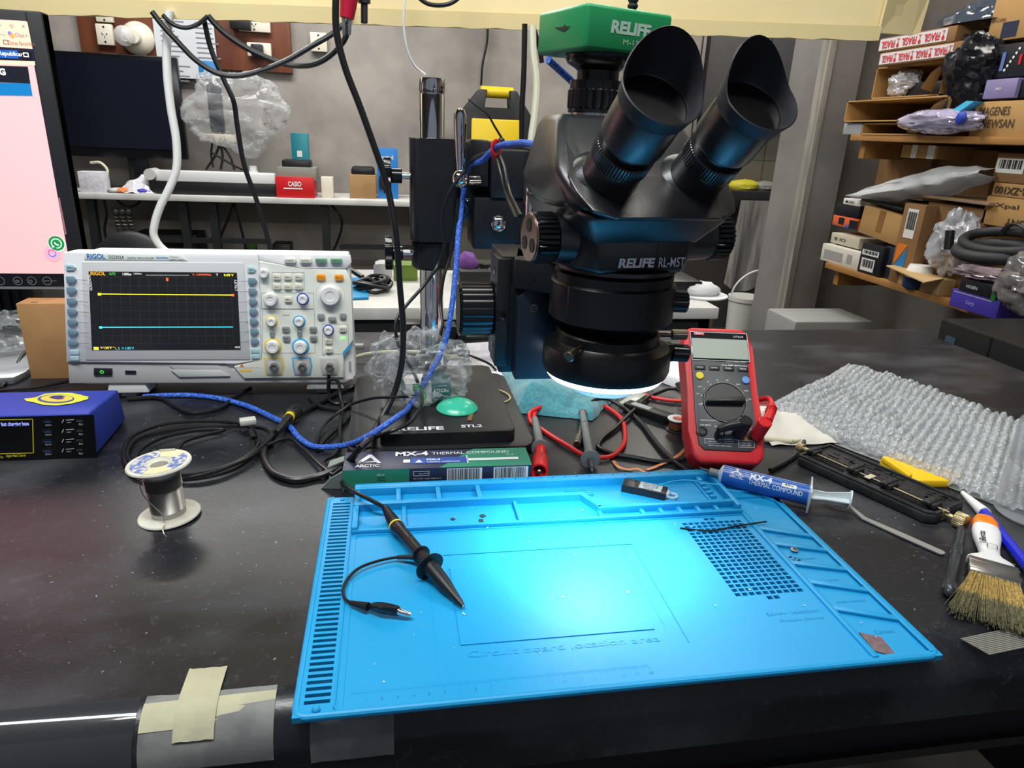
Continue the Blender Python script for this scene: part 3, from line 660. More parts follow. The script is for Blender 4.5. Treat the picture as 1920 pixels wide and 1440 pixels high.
st_((235, 215, 60), '= 1.00 V', 325, 652, 0.0032, 0.0125); st_((70, 195, 225), '2  = 1.00 V', 420, 654, 0.0032, 0.0185); st_((200, 200, 200), '18:25', 1084, 645, 0.0024, 0.0062)
sl((240, 225, 50), (285, 648), (312, 648), 0.0038, 1.2); sl((240, 225, 50), (318, 640), (400, 640), 0.0003); sl((240, 225, 50), (400, 640), (412, 656), 0.0003)
for k in range(40): sl((200, 200, 200), (568+k*6.2, 228+4*(k % 2)), (574+k*6.2, 232-4*(k % 2)), 0.0003)
for X, t in ((265, 'HORIZONTAL'), (1097, 'UTILITY')):
    b.use(M('lcd_tab', (205, 205, 210), 0.4, e=0.9)).text(t, sc(X+6 if X < 300 else X+4, 315, -0.0067), 0.0032, (0, 0, 1), (-1, 0, 0), 0.0195 if X < 300 else 0.014)
b.o('screen', osc)
# buttons: pentagon soft keys, knobs, sockets
KD = M('key_slate', (112, 140, 158), 0.4); KL = M('key_pale_blue', (168, 200, 208), 0.4); KW = M('key_cream', (216, 214, 200), 0.4); KG = M('key_grey', (140, 146, 146), 0.4)
KO = M('key_orange', (238, 150, 30), 0.4); KGR = M('key_green', (108, 158, 128), 0.4)
def key(c, X, Y, w, h, txt=None, pent=False, up=0.0028):
    b = B(c); p = sc(X, Y, -0.0055)
    w *= 0.0002; h *= 0.000218
    pts = [(-w/2, -h/2), (w*0.22, -h/2), (w/2, 0), (w*0.22, h/2), (-w/2, h/2)] if pent else rrect(-w/2, w/2, -h/2, h/2, min(w, h)*0.28, 3)
    b.prism([(p.x+q[0], p.z+q[1]) for q in pts], 0.003, 0.0055+up, 0.0006, 2, Matrix.Rotation(PI/2, 4, 'X'))
    if txt: b.use(M('grey_print', (70, 74, 78), 0.6)).text(txt, (p.x, -0.0055-up, p.z-0.0008), 0.0017, w=w*0.62, al='c', bold=0.01)
    return b.o('button', osc)
key(KL, 148, 190, 58, 32, 'MENU', True, 0.0015); key(KL, 1186, 199, 52, 32, 'MENU', True, 0.0015)
for i, y in enumerate((257, 317, 378, 437, 497, 556, 616)):
    key(KD, 154+i*3.2, y, 56, 38, None, True)
    b_ = 200+i*3.5
for i, y in enumerate((262, 320, 378, 435, 492, 549, 606)): key(KD, 1190+i*1.8, y, 52, 38, None, True)
for X, Y in ((180, 671), (182, 706), (1200, 661), (1203, 694)): key(KL, X, Y, 54, 30, None, False, 0.0018)
for X, c, t in ((1417, KW, 'CLEAR'), (1512, KW, 'AUTO'), (1607, KGR, 'RUN'), (1702, KGR, 'SINGLE')): key(c, X, 148, 72, 26, t)
for X in (1335, 1401, 1467):
    for Y, t in ((238, 'Measure'), (292, 'Cursor')): key(KW, X, Y, 48, 34, t)
key(KW, 1402, 364, 46, 32, 'MENU'); key(KO, 1604, 239, 56, 34, 'Help'); key(KO, 1716, 240, 56, 34, 'Print')
key(KG, 1600, 460, 44, 34); key(KG, 1668, 474, 50, 26); key(KG, 1736, 458, 42, 34)
for X, Y, t in ((1386, 534, 'MATH'), (1388, 586, 'REF'), (1550, 534, 'Decode'), (1552, 586, 'Decode')): key(KG, X, Y, 48, 32, t)
for X, Y, t in ((1732, 532, 'MODE'), (1643, 602, 'MENU'), (1645, 655, 'FORCE')): key(KW, X, Y, 46, 34, t)
for X, Y, t in ((1304, 558, 'CH1'), (1468, 556, 'CH2')):
    key(KG, X, Y, 32, 42, t)
KN = M('knob_white', (222, 222, 222), 0.35)
for X, Y, r, hc in ((1258, 218, 30, None), (1297, 362, 44, None), (1490, 362, 31, (60, 80, 190)), (1300, 490, 30, (225, 200, 80)), (1466, 490, 31, (60, 160, 220)), (1307, 635, 44, (225, 200, 80)), (1472, 637, 44, (60, 160, 220)), (1643, 540, 29, (60, 80, 190)), (1660, 340, 68, None)):
    R_ = r*0.000205; p = sc(X, Y, -0.0055)
    b = B(KN)
    if hc: b.use(M('halo_%d' % hc[0]+'_%d' % hc[1], hc, 0.4)).lathe([(R_*1.22, 0), (R_*1.22, 0.0006), (R_, 0.001)], p, (0, -1, 0), 32).use(KN)
    hh = 0.009 if r > 35 else 0.007
    b.lathe([(R_*1.02, 0), (R_*0.96, 0.0015), (R_*0.9, hh*0.8), (R_*0.8, hh), (R_*0.45, hh), (R_*0.4, hh-0.0006), (0, hh-0.0007)], p, (0, -1, 0), 36)
    b.o('knob', osc)
b = B(M('fine_dark_print', (60, 64, 66), 0.6)); p = sc(1660, 340, -0.0055)
for k in range(34):
    a = math.radians(-30+k*7.3); b.dots(p+Vector((math.cos(a)*0.0183, 0, math.sin(a)*0.0183)), 0.0003, (0, -1, 0), 6, 0.0003)
for (x0, y0, x1, y1) in ((1305, 215, 1500, 310), (1240, 328, 1555, 418), (1245, 420, 1560, 675), (1605, 505, 1765, 680), (205, 255, 205, 255)):
    if x1 > x0:
        a, c_, d, e_ = sc(x0, y0, -0.0055), sc(x1, y0, -0.0055), sc(x1, y1, -0.0055), sc(x0, y1, -0.0055)
        for q, w_ in ((a, c_), (c_, d), (d, e_), (e_, a)): b.line(q, w_, 0.0003, (0, -1, 0), 0.0002)
for i, y in enumerate((257, 317, 378, 437, 497, 556, 616)): b.line(sc(186+i*3, y, -0.001), sc(250+i*3.5, y+1, -0.0062), 0.0005, (0, -1, 0), 0.0052)
for i, y in enumerate((262, 320, 378, 435, 492, 549, 606)): b.line(sc(1112, y, -0.0062), sc(1164, y, -0.001), 0.0005, (0, -1, 0), 0.0052)
b.text('POSITION', sc(1366, 458, -0.0055), 0.0015, w=0.0085); b.text('SCALE', sc(1380, 620, -0.0055), 0.0015, w=0.006); b.text('TRIGGER', sc(1660, 500, -0.0055), 0.0014, w=0.008); b.text('EXT TRIG', sc(1605, 690, -0.0055), 0.0016, w=0.009); b.text('TRIG', sc(1290, 690, -0.0055), 0.0016, w=0.0045)
b.use(M('print_yellow_tag', (225, 185, 60), 0.5)).rect(sc(1112, 788, -0.0055), 0.0145, 0.003); b.use(M('print_orange_line', (205, 120, 50), 0.5)).text('INPUT 1M/16pF 300Vrms CAT I', sc(1088, 768, -0.0055), 0.0014, w=0.030)
b.use(M('print_blue_tag', (60, 150, 205), 0.5)).raw([sc(1728, 670, -0.0058), sc(1780, 612, -0.0058), sc(1780, 638, -0.0058), sc(1728, 700, -0.0058)], [(0, 1, 2, 3)])
b.use(M('led_green', (110, 235, 90), 0.4, e=2)).rect(sc(1718, 594, -0.0058), 0.0056, 0.0034)
b.use(M('warn_orange', (200, 120, 40), 0.5)).raw([sc(1110, 757, -0.0058), sc(1134, 757, -0.0058), sc(1122, 738, -0.0058)], [(0, 1, 2)])
tag(b.o('panel_print', osc))
for X, c in ((1312, (215, 190, 90)), (1480, (80, 165, 215)), (1645, (190, 190, 188))):
    b = B(M('socket_frame_%d' % c[0], c, 0.45)); plate(b, [(X-62, 700), (X+52, 700), (X+62, 752), (X+50, 808), (X-46, 808), (X-58, 752)], -0.0062, -0.003, 0.0004)
    b.use(M('socket_recess', (178, 178, 174), 0.45)); plate(b, [(X-52, 708), (X+44, 708), (X+52, 752), (X+42, 804), (X-40, 804), (X-48, 752)], -0.0067, -0.003, 0.0003)
    p = sc(X+3, 753, -0.0067)
    b.use(STL).lathe([(0.0054, 0), (0.0054, 0.003), (0.0048, 0.003), (0.0048, 0.009), (0.0040, 0.009), (0.0040, 0.004), (0, 0.004)], p, (0, -1, 0), 24)
    b.cyl(p+Vector((0, -0.004, 0)), p+Vector((0, -0.0075, 0)), 0.0012, n=10); b.cyl(p+Vector((-0.0058, -0.0065, 0)), p+Vector((0.0058, -0.0065, 0)), 0.0009, n=8)
    b.o('input_socket', osc)
b = B(M('button_black', (34, 38, 42), 0.35)); plate(b, [(284, 768), (384, 770), (386, 812), (286, 812)], -0.0045, -0.001, 0.0006)
b.use(M('power_green', (60, 230, 70), 0.4, e=1.5)).ring(sc(330, 790, -0.0045), 0.0020, 0.0005, (0, -1, 0), 14, 0.0003, PI*0.65, PI*2.35); b.rect(sc(329, 790, -0.0046), 0.0005, 0.0024); b.o('power_button', osc)
b = B(STL); plate(b, [(456, 782), (517, 783), (517, 804), (456, 803)], -0.0035, -0.001, 0); b.use(M('slot_black', (10, 10, 10), 0.6)); plate(b, [(461, 786), (512, 787), (512, 800), (461, 799)], -0.0037, -0.001, 0); b.o('usb_port', osc)
b = B(STL); b.pipe_rect(sc(1765, 790, -0.0005), 0.0024, 0.014, 0.0007, off=0.001); b.o('probe_tab', osc)
for x in (0.028, 0.275):
    b = B(M('foot_pale', (215, 215, 215), 0.45) if x < 0.1 else SG); b.hexa([(x, 0.0, -0.012), (x+0.05, 0.0, -0.012), (x+0.05, 0.03, -0.012), (x, 0.03, -0.012), (x+0.004, 0.0, 0.002), (x+0.046, 0.0, 0.002), (x+0.046, 0.03, 0.002), (x+0.004, 0.03, 0.002)], 0.001)
    b.hexa([(x+0.012, 0.012, -0.0205), (x+0.03, 0.012, -0.0205), (x+0.03, 0.03, -0.0220), (x+0.012, 0.03, -0.022), (x+0.012, 0.012, -0.01), (x+0.03, 0.012, -0.01), (x+0.03, 0.03, -0.01), (x+0.012, 0.03, -0.01)]); b.o('foot', osc)
for x in (0.04, 0.29):
    b = B(SG); b.box(x, x+0.02, 0.075, 0.093, -0.0255, 0.006, 0.001); b.o('foot', osc)
# ---------------------------------------------------------------- monitor on the left
YM = 1.04
mo = T('computer_monitor', 'black-framed computer monitor with a pink web page, left of the oscilloscope', 'monitor', (-0.72, YM+0.05, 0))
def MO(m): return B(m).at(0.72, -YM-0.05, 0)
def mq(x, y, o=0): q = Yp(x, y, YM); return Vector((q.x, q.y-o, q.z))
BZ = M('monitor_black', (28, 30, 36), 0.5, bump=0.15, bs=1500)
xr = mq(165, 540).x; xi = mq(133, 505).x; zt = mq(53, 40).z; zb = mq(108, 513).z; zc = mq(60, 541).z
b = MO(BZ); b.box(-1.05, xr, YM, YM+0.022, zc, zt+0.012, 0.002)
b.hexa([(xi, YM-0.0005, zb), (xr, YM+0.004, zb), (xr, YM+0.02, zb), (xi, YM+0.02, zb), (xi, YM-0.0005, zt+0.01), (xr, YM+0.004, zt+0.01), (xr, YM+0.02, zt+0.01), (xi, YM+0.02, zt+0.01)])
b.box(-1.02, xr-0.03, YM+0.02, YM+0.05, zc+0.05, zt-0.04, 0.01)
b.use(M('chin_black', (20, 22, 28), 0.3)).box(-1.049, xr-0.002, YM-0.002, YM+0.001, zc+0.004, zb-0.001)
b.use(M('chin_line', (120, 124, 130), 0.35)).box(-1.049, xr-0.002, YM-0.004, YM+0.002, zc, zc+0.003)
b.use(M('icon_grey', (130, 134, 140), 0.5))
for x in (0, 33, 59, 88): b.ring(mq(x+2, 526, 0.0022), 0.0055, 0.0007, (0, -1, 0), 18, 0.0002)
b.line(mq(84, 526, 0.0022), mq(94, 526, 0.0022), 0.0008, (0, -1, 0)); b.line(mq(96, 526, 0.0022), mq(108, 526, 0.0022), 0.0005, (0, -1, 0))
b.pipe_rect(mq(56, 530, 0.0022), 0.0045, 0.0045, 0.0008); b.pipe_rect(mq(30, 529, 0.0022), 0.0055, 0.0035, 0.0008)
b.o('frame', mo)
def E_(n, c, s_=1.0): return M('px_'+n, c, 0.3, e=s_)
b = MO(E_('page_pink', (238, 176, 178), 0.72)); b.rect((-1.03, YM-0.0008, zb), xi+1.03, zt-zb, off=0)
def fill(n, c, pts, o=0.0012, s_=0.75): b.use(E_(n, c, s_)); b.raw([mq(x, y, o) for x, y in pts], [tuple(range(len(pts)))[::-1]])
fill('title_bar', (240, 196, 170), [(-60, 36), (52, 41), (62, 92), (-60, 84)])
fill('tool_dark', (34, 30, 50), [(-60, 84), (62, 92), (66, 115), (-60, 111)])
fill('scroll_gap', (244, 196, 172), [(-60, 111), (66, 115), (67, 123), (-60, 120)])
fill('panel_dark', (24, 26, 34), [(-60, 121), (53, 125), (58, 157), (-60, 152)], 0.0014)
fill('band_blue', (20, 110, 170), [(-60, 153), (58, 157), (62, 180), (-60, 178)], 0.0014)
fill('button_blue', (30, 88, 170), [(-20, 93), (34, 95), (36, 110), (-20, 108)], 0.0018)
fill('button_dark', (20, 20, 26), [(41, 96), (60, 97), (62, 113), (43, 112)], 0.0018)
fill('scroll_bar', (130, 92, 104), [(110, 371), (113, 370), (126, 438), (123, 440)], 0.0018)
b.use(E_('white', (235, 235, 240), 0.9)); b.text('Republicar', mq(0, 106, 0.002), 0.0062, w=0.0275, bold=0.015); b.text('G', mq(1, 141, 0.002), 0.008, bold=0.05)
b.pipe_rect(mq(46, 107, 0.002), 0.006, 0.005, 0.001)
b.use(E_('text_brown', (110, 84, 84), 0.5)); b.text('Chat', mq(30, 69, 0.0018), 0.0042, w=0.0105); b.text('Otras favoritos', mq(17, 84, 0.0018), 0.0048, w=0.030); b.text('...', mq(2, 66, 0.0018), 0.001, w=0.0055); b.pipe_rect(mq(8, 83, 0.0018), 0.006, 0.005, 0.0008)
b.line(mq(0, 48, 0.0018), mq(4, 48, 0.0018), 0.0006, (0, -1, 0)); b.ring(mq(23, 49, 0.0018), 0.0016, 0.0005, (0, -1, 0)); b.line(mq(43, 47, 0.0018), mq(47, 52, 0.0018), 0.0005, (0, -1, 0)); b.line(mq(47, 47, 0.0018), mq(43, 52, 0.0018), 0.0005, (0, -1, 0)); b.line(mq(49, 66, 0.0018), mq(51, 68, 0.0018), 0.0006, (0, -1, 0)); b.line(mq(51, 68, 0.0018), mq(53, 66, 0.0018), 0.0006, (0, -1, 0))
for k, c in enumerate(((60, 120, 220), (210, 90, 160), (240, 150, 60))): b.use(E_('petal%d' % k, c, 0.9)); b.dots(mq(20+k*2.4, 63+k*2, 0.0018), 0.0024, (0, -1, 0), 10, 0.0002+k*0.0001)
# chat badges
b.use(E_('white2', (240, 240, 240), 0.9)).dots(mq(107, 457, 0.0016), 0.0104, (0, -1, 0), 28); b.use(E_('badge_green', (22, 128, 62), 0.8)).dots(mq(107, 456, 0.0018), 0.0100, (0, -1, 0), 28)
b.use(E_('white', (235, 235, 240), 0.9)).ring(mq(107, 456, 0.002), 0.0062, 0.0012, (0, -1, 0), 24, 0.0003, -1.7, 4.1); b.line(mq(99, 463, 0.002), mq(103, 462, 0.002), 0.0012, (0, -1, 0), 0.0003)
b.ring(mq(109, 454, 0.002), 0.0034, 0.0017, (0, -1, 0), 12, 0.0003, PI*1.0, PI*1.6)
b.use(E_('badge_pink', (232, 160, 180), 0.75)).dots(mq(99, 475, 0.0014), 0.0105, (0, -1, 0), 28)
b.use(E_('petal1', (210, 90, 160), 0.9)).ring(mq(99, 474, 0.002), 0.0045, 0.0014, (0, -1, 0), 24, 0.0003, 0, PI); b.use(E_('petal0', (60, 120, 220), 0.9)).ring(mq(99, 474, 0.002), 0.0045, 0.0014, (0, -1, 0), 24, 0.0003, PI, 2*PI)
b.o('display', mo)
b = MO(M('stand_silver', (150, 154, 158), 0.35, 0.6)); b.prism([(-0.95, 1.0), (-0.56, 0.955), (-0.502, 0.965), (-0.497, 0.99), (-0.52, 1.22), (-0.95, 1.22)], 0.0, 0.010, 0.002); b.box(-0.80, -0.72, YM+0.05, YM+0.09, 0.0, 0.3, 0.004); b.o('monitor_foot', mo)
# ---------------------------------------------------------------- plain cardboard box behind scope
bc = T('cardboard_box', 'small plain brown carton standing left of the oscilloscope', 'box', (-0.445, 0.985, 0))
b = B(M('kraft_board', (184, 140, 92), 0.8, c2=(172, 130, 84), ns=20)); b.box(-0.045, 0.045, 0, 0.035, 0, 0.106, 0.0008)
b.use(M('slot_dark', (50, 36, 24), 0.8)).rect((-0.03, 0.006, 0.106), 0.008, 0.003, (1, 0, 0), (0, 1, 0), 0.0002); b.use(INKK).text('C', (0.0045, 0.0, 0.032), 0.0065); b.o('carton', bc)
# ---------------------------------------------------------------- charging station
ch = T('charging_station', 'blue desktop USB charging station with black port panel and yellow sticker', 'charger', (-0.42, 0.727, 0))
CB = M('blue_printed_plastic', (42, 62, 165), 0.55, bump=0.25, bs=700)
b = B(CB); b.hexa([(-0.14, 0, 0.002), (0.105, 0, 0.002), (0.103, 0.098, 0.002), (-0.14, 0.096, 0.002), (-0.14, 0.002, 0.051), (0.105, 0.002, 0.051), (0.103, 0.090, 0.044), (-0.14, 0.088, 0.044)], 0.0025, 3); b.box(-0.135, 0.1, 0.005, 0.09, 0, 0.004); b.o('case', ch)
def cq(X, Y):   # zoomed pixel -> front plane
    q = Yp(X/3, 640+Y/3, 0.727); return Vector((q.x+0.42, -0.0004, q.z))
b = B(M('panel_black', (14, 14, 18), 0.25)); P = [cq(-150, 430), cq(530, 412), cq(545, 655), cq(-150, 680)]; b.raw([P[0], P[3], P[2], P[1]], [(0, 1, 2, 3)])
YL = M('print_yellow', (215, 205, 40), 0.5)
b.use(YL); 
for a, c_ in (((-100, 442), (185, 436)), ((185, 436), (190, 626)), ((190, 626), (-100, 634))): b.line(cq(*a), cq(*c_), 0.0008, (0, -1, 0), 0.0003)
b.text('Super Fast Charge', cq(36, 655), 0.0042, w=0.0185, bold=0.02, off=0.0003, slant=0.2); b.text('Max', cq(2, 657), 0.003, w=0.0035, off=0.0003)
b.use(M('display_text', (150, 160, 240), 0.4, e=0.9)).text('fast charging base', cq(168, 478), 0.0058, w=0.026, al='r', bold=0.02, off=0.0004)
b.use(INKW)
for i in range(4):
    y = 450+i*54.5
    b.text('QC3.0-%d' % (i+1), cq(258, y+25), 0.0018, w=0.0058, off=0.0004); b.text('PD-%d' % (i+1), cq(447, y+21), 0.002, w=0.0036, off=0.0004); b.text('IQ20W', cq(378, y+9), 0.0014, w=0.0042, off=0.0004); b.line(cq(372, y-8), cq(418, y-12), 0.0006, (0, -1, 0), 0.0004); b.line(cq(350, y+8), cq(360, y-12), 0.0006, (0, -1, 0), 0.0004)
b.o('port_panel', ch)
for i in range(4):
    y = 443+i*54.7
    b = B(STL); c0 = cq(246, y+15); b.pipe_rect(c0, 0.0080, 0.0034, 0.0003, off=0.0006); b.use(M('port_blue', (44, 90, 180), 0.5)).rect(c0+Vector((0.0014, 0, 0.0006)), 0.0055, 0.0022, off=0.0005); b.use(M('port_dark', (6, 6, 8), 0.5)).rect(c0+Vector((0.0014, 0, 0.0018)), 0.0055, 0.0011, off=0.0006); b.o('usb_port', ch)
    b = B(M('port_outline', (120, 120, 126), 0.5)); c0 = cq(434, y+8); b.pipe_rect(c0, 0.0054, 0.0020, 0.0003, off=0.0005); b.use(M('port_dark', (6, 6, 8), 0.5)).rect(c0+Vector((0.0003, 0, 0.0003)), 0.0048, 0.0014, off=0.0004); b.o('usb_c_port', ch)
b = B(M('sticker_yellow', (216, 222, 60), 0.45))
def tp(X, Y):
    q = Zp(X/3, 640+Y/3, 0.047); t = (q.y-0.727)/0.09; return Vector((q.x+0.42, q.y-0.727, 0.0515-0.0070*(q.y-0.729)/0.088))
b.raw([tp(x, y)+Vector((0, 0, 0.0004)) for x, y in [(135, 325), (200, 316), (250, 290), (330, 283), (400, 285), (450, 297), (470, 305), (498, 312), (495, 330), (455, 345), (400, 362), (320, 374), (240, 368), (190, 350), (150, 342)]], [tuple(range(15))[::-1]])
def el(n, c, cx, cy, rx, ry, o):
    b.use(M(n, c, 0.45)); b.raw([tp(cx+rx*math.cos(2*PI*k/28), cy+ry*math.sin(2*PI*k/28))+Vector((0, 0, o)) for k in range(28)], [tuple(range(28))[::-1]])
el('sticker_blue', (60, 80, 160), 315, 328, 104, 31, 0.0006); el('sticker_yellow', None, 320, 326, 90, 25, 0.0008); el('sticker_orange', (240, 200, 90), 320, 328, 84, 22, 0.0009)
b.use(M('sticker_navy', (50, 56, 110), 0.5)).raw([tp(x, y)+Vector((0, 0, 0.0011)) for x, y in [(275, 318), (300, 308), (345, 306), (372, 316), (350, 322), (365, 330), (330, 335), (300, 330)]], [tuple(range(8))[::-1]])
b.o('sticker', ch)
# ---------------------------------------------------------------- solder spool
sp = T('solder_spool', 'white plastic spool wound with grey solder wire, standing alone on the worktop', 'spool', (-0.2055, 0.597, 0.0005), rot=(0, math.radians(-3), 0))
SPW = M('spool_plastic', (205, 205, 192), 0.5, c2=(190, 188, 176), ns=60)
b = B(SPW); b.lathe([(0.0075, 0.0), (0.0262, 0.0), (0.0268, 0.001), (0.0262, 0.0022), (0.015, 0.0024), (0.0135, 0.0045), (0.0135, 0.052), (0.0265, 0.052), (0.0272, 0.0532), (0.0265, 0.0546), (0.0105, 0.0546), (0.009, 0.053), (0.0075, 0.052), (0.0075, 0)], n=56); b.o('reel', sp)
b = B(M('solder_wire', (168, 166, 162), 0.32, 0.75)); pr_ = []
for k in range(70): z = 0.008+k*0.0005; pr_ += [(0.0147, z), (0.0150 if k < 44 else 0.0152+0.0006*math.sin(k*1.3)**2, z+0.00025)]
b.lathe([(0.013, 0.006)]+pr_+[(0.013, 0.0435)], n=48); b.lathe([(0.013, 0.0024), (0.0146, 0.003), (0.0148, 0.0078), (0.013, 0.008)], n=48)
b.tube([(-0.0155, -0.003, 0.044), (-0.0165, -0.007, 0.039), (-0.013, -0.014, 0.030), (-0.004, -0.019, 0.020), (0.002, -0.021, 0.012), (0.003, -0.024, 0.005), (0.003, -0.030, 0.003), (0.005, -0.034, -0.0), (0.008, -0.038, -0.000)], 0.00045, 6); b.o('solder', sp)
b = B(M('label_paper_blue', (88, 108, 168), 0.6, c2=(200, 200, 190), ns=260, lo=0.45, hi=0.6)); v = []
for k in range(25): a = -PI*0.02+k/24*PI*0.0+2*PI*k/24; v += [(0.0115*math.cos(a), 0.0115*math.sin(a), 0.0548), (0.0235*math.cos(a), 0.0235*math.sin(a), 0.0548)]
for k in range(24):
    if 3 <= k <= 6: b.use(M('label_bare', (205, 200, 160), 0.6))
    elif 17 <= k <= 20: b.use(M('label_bare', (205, 200, 160), 0.6))
    else: b.use(M('label_paper_blue'))
    b.raw([v[2*k], v[2*k+1], v[2*k+3], v[2*k+2]], [(0, 1, 2, 3)])
b.use(SPW).box(-0.006, 0.008, 0.022, 0.0235, 0.054, 0.0565, 0.0004); b.o('label', sp)
# ---------------------------------------------------------------- overhead carton canopy
CAN = M('cream_foam_board', (222, 206, 158), 0.8, c2=(214, 197, 148), ns=5, bump=0.15, bs=40)
cn = T('hanging_light_board', 'long cream board hanging over the back of the bench, top edge of the view', 'board', (0.2, 1.13, 0.48))
def CN(m): return B(m).at(-0.2, -1.13, -0.48)
p0, p1 = Yp(-120, 20, 1.13), Yp(1645, 76, 1.13); up_ = Vector((0, 0.05, 0.30))
b = CN(CAN)
def slab(b, a, c, d, e, t=0.004):
    n = (c-a).cross(e-a).normalized()*t; b.hexa([a, c, c-n, a-n, e, d, d-n, e-n])
slab(b, p0, p1, p1+up_+Vector((0.05, 0, 0)), p0+up_); b.o('panel', cn)
b = CN(M('cream_board_edge', (220, 202, 150), 0.8)); v = []
n = 70
for k in range(n+1):
    t = k/n; q = p0.lerp(p1, t); j = 0.0012*math.sin(k*1.7)*math.sin(k*0.37)+(0.0015*random.random() if k % 5 == 0 else 0)
    v += [q+Vector((0, -0.0035, -0.001+j)), q+Vector((0, -0.0055, 0.020))]
b.raw(v, [(2*k, 2*k+2, 2*k+3, 2*k+1) for k in range(n)]); b.raw([q+Vector((0, 0.003, 0)) for q in v], [(2*k, 2*k+1, 2*k+3, 2*k+2) for k in range(n)]); b.o('folded_lip', cn)
b = CN(CAN); e0, e1, e2, e3 = Yp(1648, 62, 1.125), Yp(1710, 66, 1.16), Yp(1730, -30, 1.18), Yp(1672, -30, 1.13)
slab(b, e0, e1, e2, e3, 0.004); slab(b, e1, Yp(1725, 62, 1.165), Yp(1752, -30, 1.2), e2, 0.003); b.o('end_flap', cn)
# ---------------------------------------------------------------- cables
CBK = M('cable_black', (20, 20, 23), 0.38); CBW = M('cable_white', (222, 224, 222), 0.4); CBG = M('cable_grey', (176, 176, 172), 0.5); CBC = M('cable_cream', (214, 212, 190), 0.45)
CBB = M('braided_blue', (36, 84, 190), 0.45, c2=(90, 140, 225), ns=420, lo=0.5, hi=0.62, bump=0.5, bs=900)
CRD = M('cable_red', (205, 30, 36), 0.4)
def pp(p, Y=None):
    if len(p) == 4: return Yp(p[0], p[1], p[3])
    if len(p) == 3: return Zp(p[0], p[1], p[2])
    return Yp(p[0], p[1], Y) if Y else Zp(p[0], p[1], 0.004)
def cable(name, pts, r, m, label, cat='cable', Y=None, n=8, sm=6, extra=None, group=None, flat=None):
    b = B(m); b.tube([pp(p, Y) for p in pts], r, n, sm, flat=flat)
    if extra: extra(b)
    return b.o(name, None, label, cat, group)
y = 'Y'
cable('power_cable', [(318, 20), (314, 60), (313, 130), (320, 200), (331, 270), (330, 320), (318, 352), (300, 388), (290, 420), (288, 440), (297, 458), (322, 480), (350, 505)], 0.0056, CBW, 'thick white cable hanging from the board down behind the oscilloscope', Y=1.12, n=12)
cable('hanging_cable', [(285, 22), (305, 48), (330, 75), (370, 115), (410, 138), (447, 142), (490, 132), (540, 112), (585, 86), (628, 60), (650, 40)], 0.0037, CBK, 'black cable sagging in a deep arc below the board, front of the pair', Y=1.1)
cable('hanging_cable', [(390, 30), (410, 52), (440, 76), (500, 108), (545, 122), (590, 120), (628, 96), (648, 70), (654, 40), (656, 10)], 0.0040, CBK, 'black cable sagging in a shallow arc towards the red clip', Y=1.12)
cable('hanging_cable', [(305, 28), (322, 44), (345, 52), (368, 47), (390, 30)], 0.0028, CBK, 'short black cable loop just under the left part of the board', Y=1.11)
cable('hanging_cable', [(381, 30), (395, 90), (420, 150), (438, 190), (444, 230), (458, 310), (480, 372), (500, 440), (512, 490)], 0.0036, CBK, 'straight black cable dropping behind the right half of the oscilloscope', Y=1.14)
cable('scope_cable', [(640, -420, y, .84), (632, -180, y, .81), (630, -20, y, .80), (631, 60, y, .80), (645, 120, y, .80), (675, 200, y, .80), (700, 270, y, .80), (726, 350, y, .80), (742, 440, y, .79), (750, 540, y, .79), (756, 620, y, .785), (752, 690, y, .78), (738, 740, y, .775), (712, 790, y, .755), (678, 838, .045), (640, 874, .012), (600, 892, .004), (555, 900, .004), (520, 891, .004), (500, 870, .004), (494, 848, .004), (502, 826, .004), (525, 800, .004), (560, 778, .006), (600, 755, .004), (640, 735, .004), (665, 725, .004)], 0.0036, CBK, 'thick black cable falling from the top edge and looping beside the thermal paste box', n=10)
cable('braided_cable', [(268, 744, .004), (300, 742, .004), (345, 741, .004), (390, 744, .004), (450, 757, .004), (505, 780, .005), (545, 802, .005), (562, 822, .004), (592, 838, .004), (640, 836, .008), (690, 818, .03), (740, 785, .045), (775, 750, y, .785), (802, 708, y, .79), (832, 650, y, .80), (845, 590, y, .81), (855, 500, y, .83), (860, 430, y, .855), (868, 368, y, .885)], 0.0034, CBB, 'blue braided cable running from the charger across the base and up the pole', n=10)
cable('braided_cable', [(868, 368, y, .885), (876, 318, y, .88), (905, 300, y, .83), (930, 277, y, .80), (965, 269, y, .75), (1010, 273, y, .66), (1040, 280, y, .62)], 0.0034, CBB, 'upper blue braided cable tied with red wire beside the chrome lever', n=10)
cable('braided_cable', [(1028, 112, y, .60), (1048, 130, y, .61), (1075, 156, y, .62), (1085, 172, y, .63)], 0.0030, CBB, 'short blue braided cable bending under the green camera', n=10)
cable('hanging_string', [(772, -380, y, .93), (763, -160, y, .93), (760, -20, y, .93), (758, 60, y, .935), (766, 100, y, .94), (779, 125, y, .945), (797, 139, y, .95)], 0.0013, CBW, 'thin white cord hooked to the top of the chrome pole', cat='string')
cable('hanging_cable', [(984, 45), (982, 140), (979, 200), (978, 275)], 0.0041, CBK, 'straight black cable hanging left of the green camera', Y=1.1)
cable('power_cable', [(998, 48), (1000, 100), (1006, 150), (1003, 210), (996, 262), (990, 340), (985, 420)], 0.0056, CBC, 'cream cable hanging between the black cable and the green camera', Y=1.1)
cable('hanging_cable', [(1000, 50), (1006, 70), (1012, 92), (1016, 118)], 0.0036, CBK, 'short black cable end showing left of the green camera', Y=1.12)
cable('hanging_cable', [(740, -330), (760, -90), (785, -5), (800, 6), (822, 10), (845, 6), (862, -6), (880, -90), (890, -330)], 0.0030, CBK, 'black cable loop across the middle of the board at the top edge', Y=1.08)
